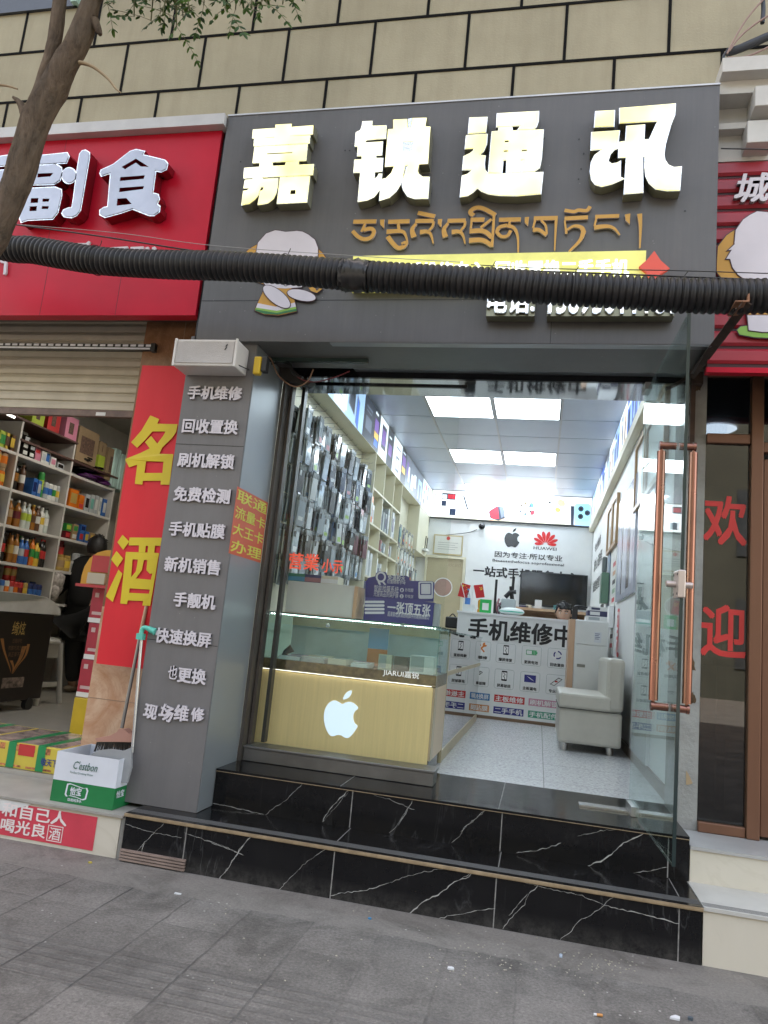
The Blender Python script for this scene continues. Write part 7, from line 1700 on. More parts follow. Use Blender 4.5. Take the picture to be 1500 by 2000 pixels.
tag(MB().box(7.01, 7.2, -.4, 7.3, .0, 3.4).build('restaurant_side_wall', mat('rest_wall2', (.30, .29, .27), .6)), 'far side wall of the restaurant', 'wall')
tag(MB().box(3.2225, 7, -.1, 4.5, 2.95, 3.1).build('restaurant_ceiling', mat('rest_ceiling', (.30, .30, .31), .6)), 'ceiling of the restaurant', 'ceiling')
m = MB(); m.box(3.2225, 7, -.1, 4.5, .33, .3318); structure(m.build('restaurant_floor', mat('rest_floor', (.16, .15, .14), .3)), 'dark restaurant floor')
for k, (px, py, lab) in enumerate(((1400, 838, 'round lit ceiling lamp seen through the upper restaurant pane'), (1393, 966, 'round lit ceiling lamp seen above the first red character'))):
    p = onZ(px, py, 2.94); t_ = thing('round_ceiling_lamp', lab, 'ceiling lamp', p); 
    m = MB(); m.lathe([(0, -.012), (.13, -.012), (.15, 0), (0, .002)], p, 28); m.build('lamp_disc', mat('round_lamp', (.9, .92, .95), .4, var=0, emit=12, ecol=(.92, .96, 1)), t_)
for k in range(3):
    t_ = thing('dining_table', f'dark dining table inside the restaurant, {ORD[k]} from the glass', 'table', (3.9 + .1 * k, .8 + 1.3 * k, .332), 'restaurant tables')
    x, y = 3.85 + .1 * k, .75 + 1.3 * k
    m = MB(); m.box(x - .45, x + .55, y - .35, y + .35, 1.05, 1.09); m.build('table_top', mat('table_dark', (.10, .055, .03), .3), t_, .006)
    for sx in (-.4, .5):
        for sy in (-.3, .3): m = MB(); m.box(x + sx - .02, x + sx + .02, y + sy - .02, y + sy + .02, .3325, 1.0495); m.build('leg', BLACK, t_)
    m = MB(); m.lathe([(0, 0), (.035, 0), (.04, .12), (0, .12)], (x - .1, y, 1.091), 12); tag(m.build('cup', WHITE), f'white cup standing on the {ORD[k]} dark restaurant table', 'cup')

# ------------------------------------------------------------------ hose, bracket, wires
YP = -1.0
hp = [(-160, 440), (5, 483), (60, 488), (120, 498), (200, 510), (300, 516), (420, 519), (520, 524), (620, 532), (720, 540), (820, 546), (920, 552), (1020, 559), (1120, 566), (1220, 571), (1320, 577), (1420, 579), (1500, 578), (1640, 570)]
path = sm_curve([onY(x, y, YP) for x, y in hp], 8)
L_ = [0]
for a, b in zip(path, path[1:]): L_.append(L_[-1] + (b - a).length)
def along(s_):
    for i in range(len(L_) - 1):
        if L_[i + 1] >= s_: f = (s_ - L_[i]) / max(1e-9, L_[i + 1] - L_[i]); return path[i].lerp(path[i + 1], f)
    return path[-1]
pts = []; rr = []; s_ = 0; pitch = .0252; n_ = 0
rbig = .0585
while s_ < L_[-1]:
    f = (s_ / pitch) % 1
    rib = abs(math.sin(math.pi * f)) ** .5
    w0 = 1.0
    px_s = s_ / L_[-1]
    pts.append(along(s_)); rr.append((.0635 + .003 * px_s) * (.82 + .18 * rib) * (1 + .015 * math.sin(s_ * 9)))
    s_ += pitch / 8
hm = MB(); hm.tube(pts, rr, 22)
hs = tag(hm.build('corrugated_hose', mat('hose_black', (.010, .010, .012), .45, var=.5, scale=9, dirt=.05, spec=.35)), 'thick black corrugated hose slung across the shop signs', 'hose')
tape = MB(); c_ = onY(690, 543, YP); tape.tube(sm_curve([onY(668, 536, YP), onY(690, 538, YP), onY(722, 541, YP)], 6), [.064, .0675, .066, .069, .067, .068, .0655, .068, .067, .0685, .066, .0655, .064][:13], 20)
tape.v = [p + Vector((R.uniform(-.006, .006), R.uniform(-.006, .006), R.uniform(-.006, .006))) for p in tape.v]
tp_ = tape.build('tape_wrap', mat('tape_wrap', (.02, .02, .021), .3, var=.3, scale=30), hs)
bk = thing('rusty_bracket', 'rusty angle iron bracket carrying the right end of the black hose', 'bracket', (3.15, -.5, 2.3))
a, b = onY(1447, 592, -1.075), onY(1340, 738, -.25)
m = MB(); d = (b - a).normalized(); sd2 = d.cross(Vector((0, 1, 0))).normalized(); up2 = sd2.cross(d)
m.obox(a - sd2 * .017, d * (b - a).length, sd2 * .034, up2 * .004); m.obox(a - sd2 * .017 + up2 * .0045, d * (b - a).length, sd2 * .004, up2 * .03)
RUST = mat('rusty_iron', (.055, .03, .02), .75, var=.6, scale=14, dirt=.2)
m.build('angle_bar', RUST, bk)
m = MB(); m.box(a.x - .02, a.x + .028, -1.08, -.96, a.z + .004, a.z + .008); m.box(a.x + .024, a.x + .028, -1.08, -.96, a.z + .0085, a.z + .035); m.build('saddle', mat('rust_light', (.28, .14, .08), .8, var=.4, scale=20), bk)
m = MB()
for f in (.06, .16): p = a + d * (b - a).length * f - up2 * .003; m.sph(p + Vector((0, -.001, 0)), .0035, 8, 6)
m.build('bolt', mat('bolt_pale', (.55, .5, .45), .5), bk)
m = MB(); p0 = onY(1345, 730, -.16)
m.tube(sm_curve([onY(1300, 760, -.16), onY(1335, 742, -.16), onY(1352, 715, -.17)]), .010, 6); m.box(3.15, 3.20, -.20, -.16, 2.37, 2.43); m.build('wall_plate', RUST, bk)
def wire(name, px, y, r, lab, mt=BLACK):
    m = MB(); m.tube(sm_curve([onY(a, b, yy) for (a, b), yy in zip(px, y if isinstance(y, list) else [y] * len(px))], 6), r, 6); return tag(m.build(name, mt), lab, 'wire')
wire('support_wire', [(-120, 418), (25, 438), (200, 462), (420, 495), (690, 518), (1090, 531), (1500, 547), (1640, 552)], -1.0, .0035, 'dark support wire running just above the black hose')
wire('thin_wire', [(30, 438), (230, 455), (420, 480), (700, 500), (900, 512)], -.98, .0014, 'thin pale wire above the support wire on the left', plain('wire_pale', (.35, .34, .34), .5))
wire('thin_wire', [(920, 517), (1090, 525), (1300, 528), (1500, 534)], -.98, .002, 'thin dark wire above the support wire on the right')
wire('thin_wire', [(1408, 438 - 148), (1500, 292), (1600, 296)], -.7, .003, 'thin dark wire crossing the white cornice')
for k, px in enumerate((180, 560, 957, 1117, 1330)):
    p = None
    zz = min(path, key=lambda q_: abs(q_.x - onY(px, 545, YP).x)); m = MB(); c_ = zz
    m.tube([c_ + Vector((.002 * math.sin(t), .0675 * math.cos(t), .0675 * math.sin(t))) for t in [2 * math.pi * k2 / 20 for k2 in range(21)]], .0018, 5); m.tube([c_ + Vector((0, 0, .063)), c_ + Vector((.006, 0, .082)), c_ + Vector((.016, -.01, .094))], .0018, 5)
    tag(m.build('hose_tie', BLACK), f'wire tie round the black hose, {ORD[k]} from the tree', 'wire tie', 'wire ties on the hose')
cbm = thing('cable_bundle', 'looped bundle of thick and thin cables on the wall at the top right corner', 'cables', (3.3, -.55, 3.8))
m = MB(); m.tube(sm_curve([onY(x, y, -.52) for x, y in ((1420, 103), (1445, 95), (1480, 80), (1510, 68), (1600, 40))]), .019, 10); m.build('thick_cable', plain('cable_black', (.025, .03, .04), .5), cbm)
m = MB()
for P in ([(1420, 105), (1435, 75), (1460, 35), (1490, 0), (1520, -30)], [(1424, 100), (1445, 72), (1475, 47), (1510, 25)], [(1421, 112), (1450, 112), (1480, 102), (1520, 82)]): m.tube(sm_curve([onY(x, y, -.55) for x, y in P]), .0045, 6)
m.build('thin_cable', plain('cable_tan', (.30, .20, .17), .6), cbm)
m = MB(); m.tube(sm_curve([onY(x, y, -.54) for x, y in ((1420, 100), (1413, 112), (1418, 126), (1445, 131), (1480, 126), (1530, 115))]), .007, 8); m.tube(sm_curve([onY(x, y, -.54) for x, y in ((1490, 0), (1491, 20), (1489, 45))]), .010, 8); m.build('dark_loop', MATS['cable_black'], cbm)

# ------------------------------------------------------------------ street tree
YT = -1.5
tr = thing('street_tree', 'leaning street tree with brown bark forking at the top left corner', 'tree', (.1, YT, 0))
def tz(x, y): return onY(x, y, YT)
m = MB()
def limb(px, seg=40, lump=.05):
    P = []; rr = []
    pts = sm_curve([Vector((a, b, w)) for a, b, w in px], 14)
    for a, b, w in pts:
        c_ = tz(a, b); e_ = tz(a + w / 2, b); P.append(c_); rr.append((e_ - c_).length)
    k0 = len(m.v); m.tube(P, rr, seg)
    for i in range(k0, len(m.v)):
        p = m.v[i]; q = P[min(len(P) - 1, (i - k0) // seg)]
        f = 1 + lump * (math.sin(p.x * 37 + p.z * 11) * .6 + math.sin(p.z * 29 + p.y * 43) * .6 + math.sin(p.x * 90 + p.y * 70 + p.z * 17) * .35)
        k_ = (i - k0) % seg; row = (i - k0) // seg
        fur = math.sin(k_ * 2.36 + math.sin(row * .31) * 1.3) * .5 + math.sin(k_ * 4.1 + row * .47) * .35 + R.uniform(-.5, .5) * .5   # furrows of the bark
        m.v[i] = q + (p - q) * (f + .030 * fur + .05 * max(0, math.sin(row * .23 + k_ * .16)) ** 6)
base = tz(-210, 800); 
limb([(-724, 1900, 103), (-564, 1500, 76), (-384, 1100, 62), (-224, 800, 55), (-99, 600, 50), (-8, 450, 46), (34, 350, 46), (64, 255, 46), (93, 190, 46), (129, 125, 40), (156, 70, 38), (178, 5, 29), (196, -60, 26), (231, -180, 23), (276, -330, 19), (346, -520, 15)])
limb([(48, 290, 27), (66, 222, 29), (84, 165, 25), (98, 115, 22), (109, 65, 22), (117, 0, 21), (122, -80, 19), (116, -220, 17), (86, -420, 11)])
limb([(161, 70, 23), (176, 25, 23), (188, -10, 23), (236, -110, 19), (336, -220, 15), (476, -330, 11)])
limb([(51, 225, 17), (41, 205, 12), (34, 196, 8), (26, 190, 5)], 10)
limb([(184, 40, 15), (193, 60, 11), (196, 68, 6)], 10)
m.build('trunk', BARK, tr)
m = MB(); m.tube(sm_curve([tz(x, y) for x, y in ((155, 122), (172, 126), (190, 136), (212, 155), (225, 172), (236, 181))]), [.0085 - .0002 * k for k in range(31)], 8)
m.tube(sm_curve([tz(x, y) for x, y in ((-40, 165), (0, 166), (20, 169), (34, 174))]), [.007 - .0002 * k for k in range(19)], 6); m.build('bare_twig', plain('twig_tan', (.30, .22, .13), .8, var=.2), tr)
# pinnate leaves
LEAF = mat('leaf_green', (.05, .105, .025), .5, var=.4, scale=9); LEAF.node_tree.nodes['Principled BSDF'].inputs['Transmission Weight'].default_value = 0
def leafmat(name, col):
    m = bpy.data.materials.new(name); m.use_nodes = True; t = m.node_tree; b = t.nodes['Principled BSDF']; MATS[name] = m
    b.inputs['Base Color'].default_value = (*col, 1); b.inputs['Roughness'].default_value = .5
    tl = t.nodes.new('ShaderNodeBsdfTranslucent'); tl.inputs[0].default_value = (col[0] * 1.8, col[1] * 1.8, col[2] * .8, 1)
    mx = t.nodes.new('ShaderNodeMixShader'); mx.inputs[0].default_value = .35
    t.links.new(b.outputs[0], mx.inputs[1]); t.links.new(tl.outputs[0], mx.inputs[2]); t.links.new(mx.outputs[0], t.nodes['Material Output'].inputs[0]); return m
LM = [leafmat('leaf_dark', (.014, .040, .010)), leafmat('leaf_mid', (.026, .070, .016)), leafmat('leaf_light', (.050, .11, .022))]
lf = MB()
def leaflet(p, d, n_, ln, wd, mi):
    d = d.normalized(); s_ = d.cross(n_).normalized(); n2 = s_.cross(d)
    vs = [p, p + d * ln * .35 + s_ * wd / 2 - n2 * ln * .04, p + d * ln * .35 - s_ * wd / 2 - n2 * ln * .04, p + d * ln * .75 + s_ * wd * .38 - n2 * ln * .06, p + d * ln * .75 - s_ * wd * .38 - n2 * ln * .06, p + d * ln - n2 * ln * .12, p + d * ln * .5 + n2 * ln * .03]
    lf.add(vs, [(0, 1, 6), (0, 6, 2), (1, 3, 6), (2, 6, 4), (3, 5, 6), (4, 6, 5)], mi)
tw = MB()
def frond(p, d, ln, n, mi):
    P = [p]; dd = Vector(d).normalized()
    for k in range(n): dd = (dd + Vector((R.uniform(-.12, .12), R.uniform(-.12, .12), -.10))).normalized(); P.append(P[-1] + dd * ln / n)
    tw.tube(P, .0012, 3, 0, False)
    nn = Vector((R.uniform(-.4, .4), R.uniform(-1, -.2), R.uniform(.2, 1))).normalized()
    for k in range(1, n + 1):
        ax = (P[k] - P[k - 1]).normalized(); sd_ = ax.cross(nn).normalized()
        for sg_ in (-1, 1): leaflet(P[k], ax * .45 + sd_ * sg_ + Vector((0, 0, -.35)), nn, 0.030 * R.uniform(.8, 1.2), .0155, mi if R.random() < .7 else R.randrange(3))
    leaflet(P[-1], P[-1] - P[-2], nn, .036, .015, mi)
# hanging sprays that reach into the picture: (px, py of the tips), on twigs coming from above
def spray(px, py, up_px, y, nf, spread, mi):
    a = onY(up_px[0], up_px[1], y); b = onY(px, py, y)
    P = sm_curve([a, a.lerp(b, .4) + Vector((R.uniform(-.03, .03), R.uniform(-.05, .05), .02)), b], 6); tw.tube(P, .0028, 4, 0, False)
    for k in range(nf):
        p = P[int((k + 1) / nf * (len(P) - 1))]; th = R.uniform(0, 2 * math.pi)
        frond(p, Vector((math.cos(th) * spread, math.sin(th) * spread, R.uniform(-.9, .2))), R.uniform(.08, .14), R.randrange(3, 6), mi)
for px, py, ux, uy, y, nf in ((222, 8, 215, -120, -1.45, 6), (262, 32, 260, -120, -1.4, 7), (295, 40, 300, -110, -1.35, 8), (318, 28, 320, -120, -1.5, 8), (345, 52, 345, -100, -1.4, 9), (330, 10, 330, -140, -1.3, 9), (370, 20, 372, -130, -1.45, 8), (398, 10, 400, -130, -1.35, 7), (425, 4, 430, -120, -1.4, 6), (440, 16, 445, -120, -1.5, 5), (475, -14, 480, -130, -1.4, 5), (358, 35, 350, -90, -1.25, 7), (285, 10, 285, -130, -1.3, 7), (545, -18, 540, -130, -1.4, 5), (240, -15, 240, -140, -1.35, 7), (310, -5, 312, -150, -1.4, 9), (505, -24, 500, -140, -1.35, 5), (385, -10, 385, -160, -1.5, 8), (206, -10, 210, -130, -1.5, 5), (520, 6, 515, -90, -1.4, 5), (552, 8, 550, -90, -1.4, 4), (460, 18, 455, -90, -1.35, 5), (492, 14, 490, -90, -1.45, 5)):
    spray(px, py, (ux, uy), y, nf + 3, .8, R.randrange(3))
# the crown above the picture
def in_view(p):
    q = CM.transposed() @ (p - CAMP)
    if q.z > -.1: return False
    x = 750 + FPX * q.x / -q.z; y = 1000 - FPX * q.y / -q.z
    return -60 < x < 1560 and -70 < y < 2060
cnt = 0
for cl_ in range(150):
    c_ = Vector((R.gauss(.6, 1.0), R.gauss(-1.6, .7), R.uniform(3.7, 6.2)))
    for k in range(7):
        p = c_ + Vector((R.gauss(0, .16), R.gauss(0, .16), R.gauss(0, .12)))
        if in_view(p) or in_view(p + Vector((0, 0, -.25))) or p.y > -.7: continue
        th = R.uniform(0, 6.28); frond(p, Vector((math.cos(th), math.sin(th), R.uniform(-.7, .2))), R.uniform(.12, .2), 6, R.randrange(3)); cnt += 1
lf.build('crown', LM, tr)
tw.build('twig', plain('twig_green', (.10, .10, .04), .7), tr)

# ------------------------------------------------------------------ people
def skin_figure(name, joints, edges, mt, parent, sub=2, smooth=True):
    """joints: {key: (pos, radius or (rx, ry))}; one continuous skinned body, rooted at the first joint"""
    keys = list(joints); o = ORG[parent]
    me = bpy.data.meshes.new(name); me.from_pydata([Vector(joints[k][0]) - o for k in keys], [(keys.index(a), keys.index(b)) for a, b in edges], [])
    ob = bpy.data.objects.new(name, me); C.objects.link(ob); ob.parent = parent; ORG[ob] = o
    sk = ob.modifiers.new('skin', 'SKIN'); sk.use_smooth_shade = True
    if not me.skin_vertices: me.attributes
    lay = me.skin_vertices[0].data
    for i, k in enumerate(keys):
        r = joints[k][1]; lay[i].radius = r if isinstance(r, tuple) else (r, r); lay[i].use_root = (i == 0)
    sb = ob.modifiers.new('sub', 'SUBSURF'); sb.levels = sub; sb.render_levels = sub
    me.materials.append(mt); return ob
SKIN = mat('skin', (.46, .28, .19), .5, var=.06); HAIR = mat('black_hair', (.010, .009, .009), .5, var=.3, scale=40, bump=.4, bscale=120)
COAT = mat('black_coat', (.008, .008, .009), .85, var=.2, bump=.2, bscale=30)
def head(parent, c, r, facing, tilt=0, hair_back=False):
    """c: centre of the head, r: half height; facing: unit vector in XY"""
    f = Vector(facing).normalized(); s_ = f.cross(ZU); 
    def T(x, y, z): return Vector(c) + s_ * x * r + f * y * r + (ZU * math.cos(tilt) + f * math.sin(tilt)) * z * r
    m = MB(); vs = []; SG, RG = 24, 18
    for i in range(RG + 1):
        for k in range(SG):
            t, p = math.pi * i / RG, 2 * math.pi * k / SG
            x, y, z = math.sin(t) * math.sin(p), math.sin(t) * math.cos(p), math.cos(t)
            jaw = 1 - .26 * max(0, -z) ** 1.3; X = x * .72 * jaw; Y = y * .86 * (jaw if y < 0 else 1 - .10 * max(0, -z)); Z = z
            if y > .6: # brow, eye hollows, nose, lips, chin
                Y += .05 * math.exp(-((z - .14) / .08) ** 2) * math.exp(-(x / .5) ** 2) - .07 * math.exp(-((z - .0) / .10) ** 2) * math.exp(-((abs(x) - .32) / .14) ** 2)
                Y += .24 * math.exp(-((z + .22) / .13) ** 2) * math.exp(-(x / .13) ** 2) + .10 * math.exp(-((z + .05) / .18) ** 2) * math.exp(-(x / .09) ** 2)
                Y += .06 * math.exp(-((z + .50) / .07) ** 2) * math.exp(-(x / .24) ** 2) + .05 * math.exp(-((z + .82) / .12) ** 2) * math.exp(-(x / .3) ** 2)
            vs.append(T(X, Y, Z))
    m.add(vs, [(i * SG + k, i * SG + (k + 1) % SG, (i + 1) * SG + (k + 1) % SG, (i + 1) * SG + k) for i in range(RG) for k in range(SG)], 0, True)
    for sx in (-1, 1): m.sph(T(sx * .73, -.05, -.08), (r * .07, r * .13, r * .20), 10, 8)
    hm_ = m.build('head', SKIN, parent)
    e = MB()
    for sx in (-1, 1):
        e.sph(T(sx * .27, .735, -.01), (r * .10, r * .07, r * .05), 12, 8, 0); e.sph(T(sx * .27, .79, -.02), r * .045, 10, 8, 1)
    e.build('eyes', [WHITE, BLACK], hm_)
    bq_ = MB()
    for sx in (-1, 1): bq_.tube(sm_curve([T(sx * .13, .86, .15), T(sx * .28, .85, .21), T(sx * .44, .73, .16)], 3), r * .04, 6)
    bq_.build('eyebrows', HAIR, hm_)
    mo = MB(); mo.tube([T(-.2, .80, -.50), T(0, .88, -.51), T(.2, .80, -.50)], r * .035, 6); mo.build('mouth', plain('lips', (.36, .15, .12), .5), hm_)
    h = MB(); vs = []
    for i in range(RG + 1):
        for k in range(SG):
            t, p = math.pi * i / RG, 2 * math.pi * k / SG
            x, y, z = math.sin(t) * math.sin(p), math.sin(t) * math.cos(p), math.cos(t)
            low = .26 + .09 * math.sin(9 * p + 1) + .05 * math.sin(17 * p) if y > .35 else (-.05 if y > -.2 else -.55)
            z2 = max(z, low); q = 1.09 + .035 * math.sin(7 * p + 5 * t) + .03 * math.sin(13 * p)
            if z < low: q = .80
            vs.append(T(x * .74 * q, y * .88 * q - .02, z2 * 1.10))
    h.add(vs, [(i * SG + k, i * SG + (k + 1) % SG, (i + 1) * SG + (k + 1) % SG, (i + 1) * SG + k) for i in range(RG) for k in range(SG)], 0, True)
    for k in range(60):
        p = R.uniform(0, 6.28); t = R.uniform(0, 1.15); x, y, z = math.sin(t) * math.sin(p), math.sin(t) * math.cos(p), math.cos(t)
        a = T(x * .76, y * .9, z * 1.08); b = T(x * .98 + R.uniform(-.1, .1), y * 1.06 + .12, z * 1.08 + R.uniform(-.12, .12)); h.tube([a, a.lerp(b, .6) + Vector((0, 0, .008)), b], [r * .05, r * .035, r * .004], 4)
    h.build('hair', HAIR, hm_)
    return hm_
def hand(j, e, wrist, d, palm_n, key):
    """adds a palm and five fingers to the joint list, d = pointing direction"""
    d = Vector(d).normalized(); n_ = Vector(palm_n).normalized(); s_ = d.cross(n_).normalized(); w = Vector(wrist)
    j[key + 'palm'] = (w + d * .05, (.034, .018)); j[key + 'kn'] = (w + d * .085, (.036, .016)); e += [(key + 'w', key + 'palm'), (key + 'palm', key + 'kn')]
    for q, (off, ln) in enumerate(((-.029, .058), (-.010, .070), (.010, .065), (.028, .050))):
        a = w + d * .10 + s_ * off; b = a + d * ln * .5 - n_ * .010; c_ = b + d * ln * .42 - n_ * .022
        j[f'{key}f{q}a'] = (a, .0095); j[f'{key}f{q}b'] = (b, .0085); j[f'{key}f{q}c'] = (c_, .0065); e += [(key + 'kn', f'{key}f{q}a'), (f'{key}f{q}a', f'{key}f{q}b'), (f'{key}f{q}b', f'{key}f{q}c')]
    a = w + d * .045 - s_ * .040 - n_ * .008; b = a + d * .035 - s_ * .018 - n_ * .012
    j[key + 't1'] = (a, .0115); j[key + 't2'] = (b, .0085); e += [(key + 'palm', key + 't1'), (key + 't1', key + 't2')]
# worker sitting behind the counter
wk = thing('person', 'worker with short black hair bent low behind the printed repair counter', 'person', (2.73, 3.85, Z2))
hd2 = head(wk, (2.728, 3.80, 1.415), .105, (-.08, -1, 0), tilt=.12)
j = {'pelvis': ((2.75, 4.10, .86), (.15, .11)), 'waist': ((2.75, 4.06, 1.00), (.14, .10)), 'chest': ((2.74, 3.97, 1.14), (.16, .11)), 'neck0': ((2.735, 3.90, 1.25), .06), 'neck1': ((2.73, 3.85, 1.33), .048),
     'shL': ((2.57, 3.95, 1.18), .055), 'elL': ((2.50, 3.84, .98), .045), 'LHw': ((2.60, 3.77, 1.03), .03), 'shR': ((2.90, 3.95, 1.18), .055), 'elR': ((2.98, 3.84, .98), .045), 'RHw': ((2.88, 3.77, 1.03), .03),
     'hipL': ((2.66, 4.08, .83), .085), 'knL': ((2.64, 3.80, .84), .065), 'anL': ((2.63, 3.82, .44), .04), 'toL': ((2.63, 3.74, .40), .035), 'hipR': ((2.84, 4.08, .83), .085), 'knR': ((2.86, 3.80, .84), .065), 'anR': ((2.87, 3.82, .44), .04), 'toR': ((2.87, 3.74, .40), .035)}
e = [('pelvis', 'waist'), ('waist', 'chest'), ('chest', 'neck0'), ('neck0', 'neck1'), ('chest', 'shL'), ('shL', 'elL'), ('elL', 'LHw'), ('chest', 'shR'), ('shR', 'elR'), ('elR', 'RHw'), ('pelvis', 'hipL'), ('hipL', 'knL'), ('knL', 'anL'), ('anL', 'toL'), ('pelvis', 'hipR'), ('hipR', 'knR'), ('knR', 'anR'), ('anR', 'toR')]
hand(j, e, j['LHw'][0], (.5, -.8, 0), (0, 0, 1), 'LH'); hand(j, e, j['RHw'][0], (-.5, -.8, 0), (0, 0, 1), 'RH')
skin_figure('body', j, e, SKIN, wk)
jc = {k: (v[0], tuple(x * 1.18 + .008 for x in v[1]) if isinstance(v[1], tuple) else v[1] * 1.2 + .006) for k, v in j.items() if k in ('pelvis', 'waist', 'chest', 'neck0', 'shL', 'elL', 'shR', 'elR')}
skin_figure('dark_shirt', jc, [(a, b) for a, b in e if a in jc and b in jc], mat('dark_shirt', (.03, .032, .04), .8), wk)
jt = {k: (v[0], tuple(x * 1.15 + .006 for x in v[1]) if isinstance(v[1], tuple) else v[1] * 1.18 + .005) for k, v in j.items() if k in ('pelvis', 'hipL', 'knL', 'anL', 'hipR', 'knR', 'anR')}
skin_figure('trousers', jt, [(a, b) for a, b in e if a in jt and b in jt], mat('navy_trousers', (.02, .022, .035), .8), wk)
ws = thing('work_stool', 'low round work stool under the worker behind the counter', 'stool', (2.75, 4.12, Z2))
m = MB(); m.lathe([(0, .0), (.16, 0), (.17, .02), (.16, .045), (0, .05)], (2.75, 4.12, .70), 20); m.build('seat', BLACK, ws)
m = MB(); m.tube([(2.75, 4.12, .70), (2.75, 4.12, Z2 + .02)], .03, 12); m.lathe([(0, .03), (.18, .0), (0, 0)], (2.75, 4.12, Z2 + .001), 20); m.build('post', ALU, ws)
# customer with their back turned in the liquor shop
cu = thing('person', 'person in a long black coat seen from behind at the liquor shop shelves', 'person', (-1.72, 2.75, .2))
YQ = 2.75; q5 = lambda x, y, dy=0: onY(x, y, YQ + dy)
hc = q5(192, 1070)
head(cu, (hc.x, YQ - .02, hc.z), .118, (-.55, .83, 0), tilt=.1)
sh_z = 1.50
j = {'pelvis': ((hc.x - .04, YQ, .98), (.17, .13)), 'waist': ((hc.x - .03, YQ, 1.13), (.165, .125)), 'chest': ((hc.x - .02, YQ, 1.36), (.19, .14)), 'neck0': ((hc.x, YQ, 1.52), .06), 'neck1': ((hc.x, YQ, 1.60), .055),
     'shL': ((hc.x - .18, YQ, 1.43), .07), 'elL': ((hc.x - .33, YQ - .05, 1.22), .062), 'LHw': ((hc.x - .46, YQ - .02, 1.05), .036), 'shR': ((hc.x + .18, YQ, 1.44), .06), 'elR': ((hc.x + .24, YQ - .05, 1.18), .05), 'RHw': ((hc.x + .22, YQ + .12, .98), .032),
     'hipL': ((hc.x - .07, YQ, .93), .10), 'knL': ((hc.x - .07, YQ - .02, .60), .07), 'anL': ((hc.x - .06, YQ + .02, .28), .045), 'toL': ((hc.x - .10, YQ + .10, .23), .036), 'hipR': ((hc.x + .12, YQ, .93), .10), 'knR': ((hc.x + .13, YQ - .02, .60), .07), 'anR': ((hc.x + .13, YQ + .02, .28), .045), 'toR': ((hc.x + .10, YQ + .11, .23), .036)}
e = [('pelvis', 'waist'), ('waist', 'chest'), ('chest', 'neck0'), ('neck0', 'neck1'), ('chest', 'shL'), ('shL', 'elL'), ('elL', 'LHw'), ('chest', 'shR'), ('shR', 'elR'), ('elR', 'RHw'), ('pelvis', 'hipL'), ('hipL', 'knL'), ('knL', 'anL'), ('anL', 'toL'), ('pelvis', 'hipR'), ('hipR', 'knR'), ('knR', 'anR'), ('anR', 'toR')]
hand(j, e, j['LHw'][0], (-.6, .3, -.6), (0, .4, .8), 'LH'); hand(j, e, j['RHw'][0], (0, .5, -.8), (1, 0, 0), 'RH')
skin_figure('body', j, e, SKIN, cu)
gr = lambda ks, f, a: {k: (j[k][0], tuple(x * f + a for x in j[k][1]) if isinstance(j[k][1], tuple) else j[k][1] * f + a) for k in ks}
jc = gr(('pelvis', 'waist', 'chest', 'neck0', 'shL', 'elL', 'LHw', 'shR', 'elR', 'RHw'), 1.2, .014)
skin_figure('black_coat', jc, [(a, b) for a, b in e if a in jc and b in jc], COAT, cu)
m = MB(); x0 = hc.x - .04
m.lathe([(.165, .32), (.195, .16), (.20, .0), (.205, -.22), (.205, -.40), (.19, -.41)], (x0, YQ, 1.10), 24); m.v = [Vector((p.x, YQ + (p.y - YQ) * .75, p.z)) for p in m.v]; m.build('coat_skirt', COAT, cu)
jt = gr(('pelvis', 'hipL', 'knL', 'anL', 'hipR', 'knR', 'anR'), 1.25, .01)
skin_figure('trousers', jt, [(a, b) for a, b in e if a in jt and b in jt], plain('black_trousers', (.01, .01, .011), .8), cu)
for k in ('L', 'R'):
    m = MB(); p = Vector(j['to' + k][0]); m.sph((p.x + .02, p.y - .04, .235), (.052, .125, .037), 14, 8); m.build('shoe', plain('shoe_tan', (.22, .17, .12), .6), cu)

# ------------------------------------------------------------------ small litter on the pavement
def litter(name, px, pts, h, mt, lab, cat):
    p = onZ(*px, 0); L = [Vector((p.x + a * .001, p.y + b * .001, h)) for a, b in pts]
    m = MB(); m.loops([L], h - .0006, (0, 0, 1)); return tag(m.build(name, mt), lab, cat)
PAPW = plain('paper_scrap', (.62, .63, .65), .6)
litter('paper_scrap', (880, 1893), ((-10, -5), (0, -9), (12, -4), (10, 4), (2, 8), (-9, 3)), .006, PAPW, 'white paper scrap in the middle of the pavement', 'litter')
litter('paper_scrap', (1318, 1990), ((-16, -9), (12, -10), (16, 9), (4, 14), (-10, 2)), .006, PAPW, 'torn white paper scrap near the cigarette end', 'litter')
litter('paper_scrap', (347, 1747), ((-13, -4), (12, -2), (13, 4), (-12, 5)), .005, PAPW, 'crumpled pale strip on the slabs near the left platform', 'litter')
litter('wrapper', (722, 1795), ((-6, -4), (0, -6), (7, -3), (5, 4), (-4, 4)), .005, plain('wrapper_blue', (.05, .22, .42), .4), 'tiny blue wrapper on the cement band', 'litter')
litter('wrapper', (1095, 1868), ((-4, -12), (5, -10), (6, 8), (0, 14), (-5, 6)), .005, plain('wrapper_pale', (.45, .52, .62), .25), 'pale blue plastic wrapper beside the steps', 'litter')
litter('wrapper', (1348, 1992), ((-8, -5), (4, -8), (9, 2), (2, 8), (-6, 5)), .008, plain('wrapper_dark', (.06, .08, .10), .5), 'dark crumpled wrapper at the bottom right', 'litter')
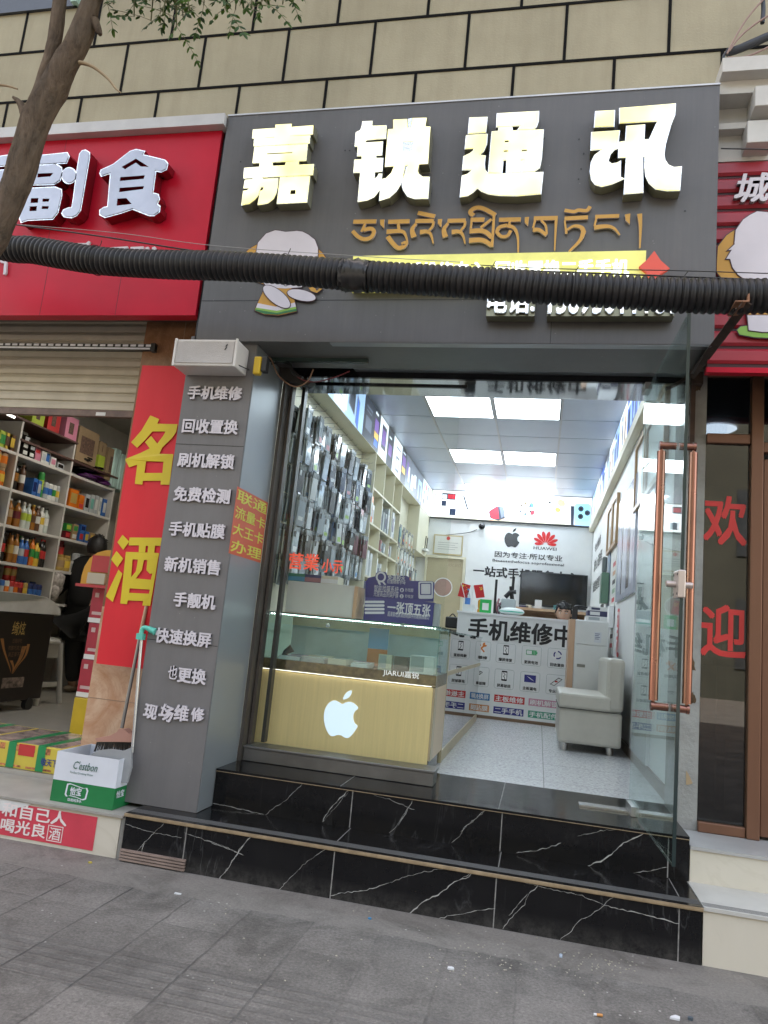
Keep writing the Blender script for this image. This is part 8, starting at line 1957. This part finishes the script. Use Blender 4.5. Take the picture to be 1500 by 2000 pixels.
litter('yellow_leaf', (176, 1686), ((-8, -3), (0, -6), (9, 0), (3, 5), (-5, 5)), .006, plain('leaf_yellow', (.45, .36, .06), .6), 'small yellow leaf by the red sticker', 'leaf')
cg = thing('cigarette_end', 'orange cigarette end lying on the pavement at the bottom', 'cigarette end', onZ(1172, 1984, 0))
p = onZ(1165, 1985, 0); m = MB(); m.tube([(p.x, p.y, .0045), (p.x + .017, p.y + .003, .0045)], .0042, 8); m.build('filter', plain('filter_orange', (.55, .26, .08), .7), cg); m = MB(); m.tube([(p.x - .008, p.y - .0015, .0045), (p.x - .0003, p.y, .0045)], .0042, 8); m.build('paper', PAPW, cg)
m = MB()
for k in range(170):
    zone = k % 3
    if zone == 0: px, py = R.gauss(930, 70), R.gauss(1878, 22)
    elif zone == 1: px, py = R.gauss(1165, 40), R.gauss(1884, 11)
    else: px, py = R.uniform(380, 1300), R.uniform(1760, 1960)
    if py > 1995: continue
    p = onZ(px, py, 0)
    if p.y > -.76: continue
    s_ = R.uniform(.0010, .0032); a = R.uniform(0, 6.28)
    L = [Vector((p.x + s_ * math.cos(a + t) * (1.5 if q % 2 else 1), p.y + s_ * math.sin(a + t), .0022)) for q, t in enumerate((0, 1.2, 2.4, 3.6, 4.9))]
    m.loops([L], .0019, (0, 0, 1))
st_ = m.build('debris', plain('husk_pale', (.36, .335, .27), .8, var=.4, scale=80)); st_['kind'] = 'stuff'; st_['label'] = 'scattered pale seed husks and crumbs on the pavement'; st_['category'] = 'debris'

# ------------------------------------------------------------------ across the street (seen only mirrored in the glass)
ob_ = thing('opposite_building', 'plain building across the street mirrored in the shop glass', 'building', (0, -22, 0))
m = MB(); m.box(-26, 26, -24, -22, 0, 13); m.build('wall', mat('opp_wall', (.07, .075, .06), .8, var=.3, scale=.6), ob_)
for k in range(9):
    x = -20 + k * 5
    for z in (1.0, 4.6):
        m = MB(); m.box(x - 1.4, x + 1.4, -22.0, -21.96, z, z + 2.2); m.build('window', mat('opp_window', (.05, .06, .07), .15), ob_)
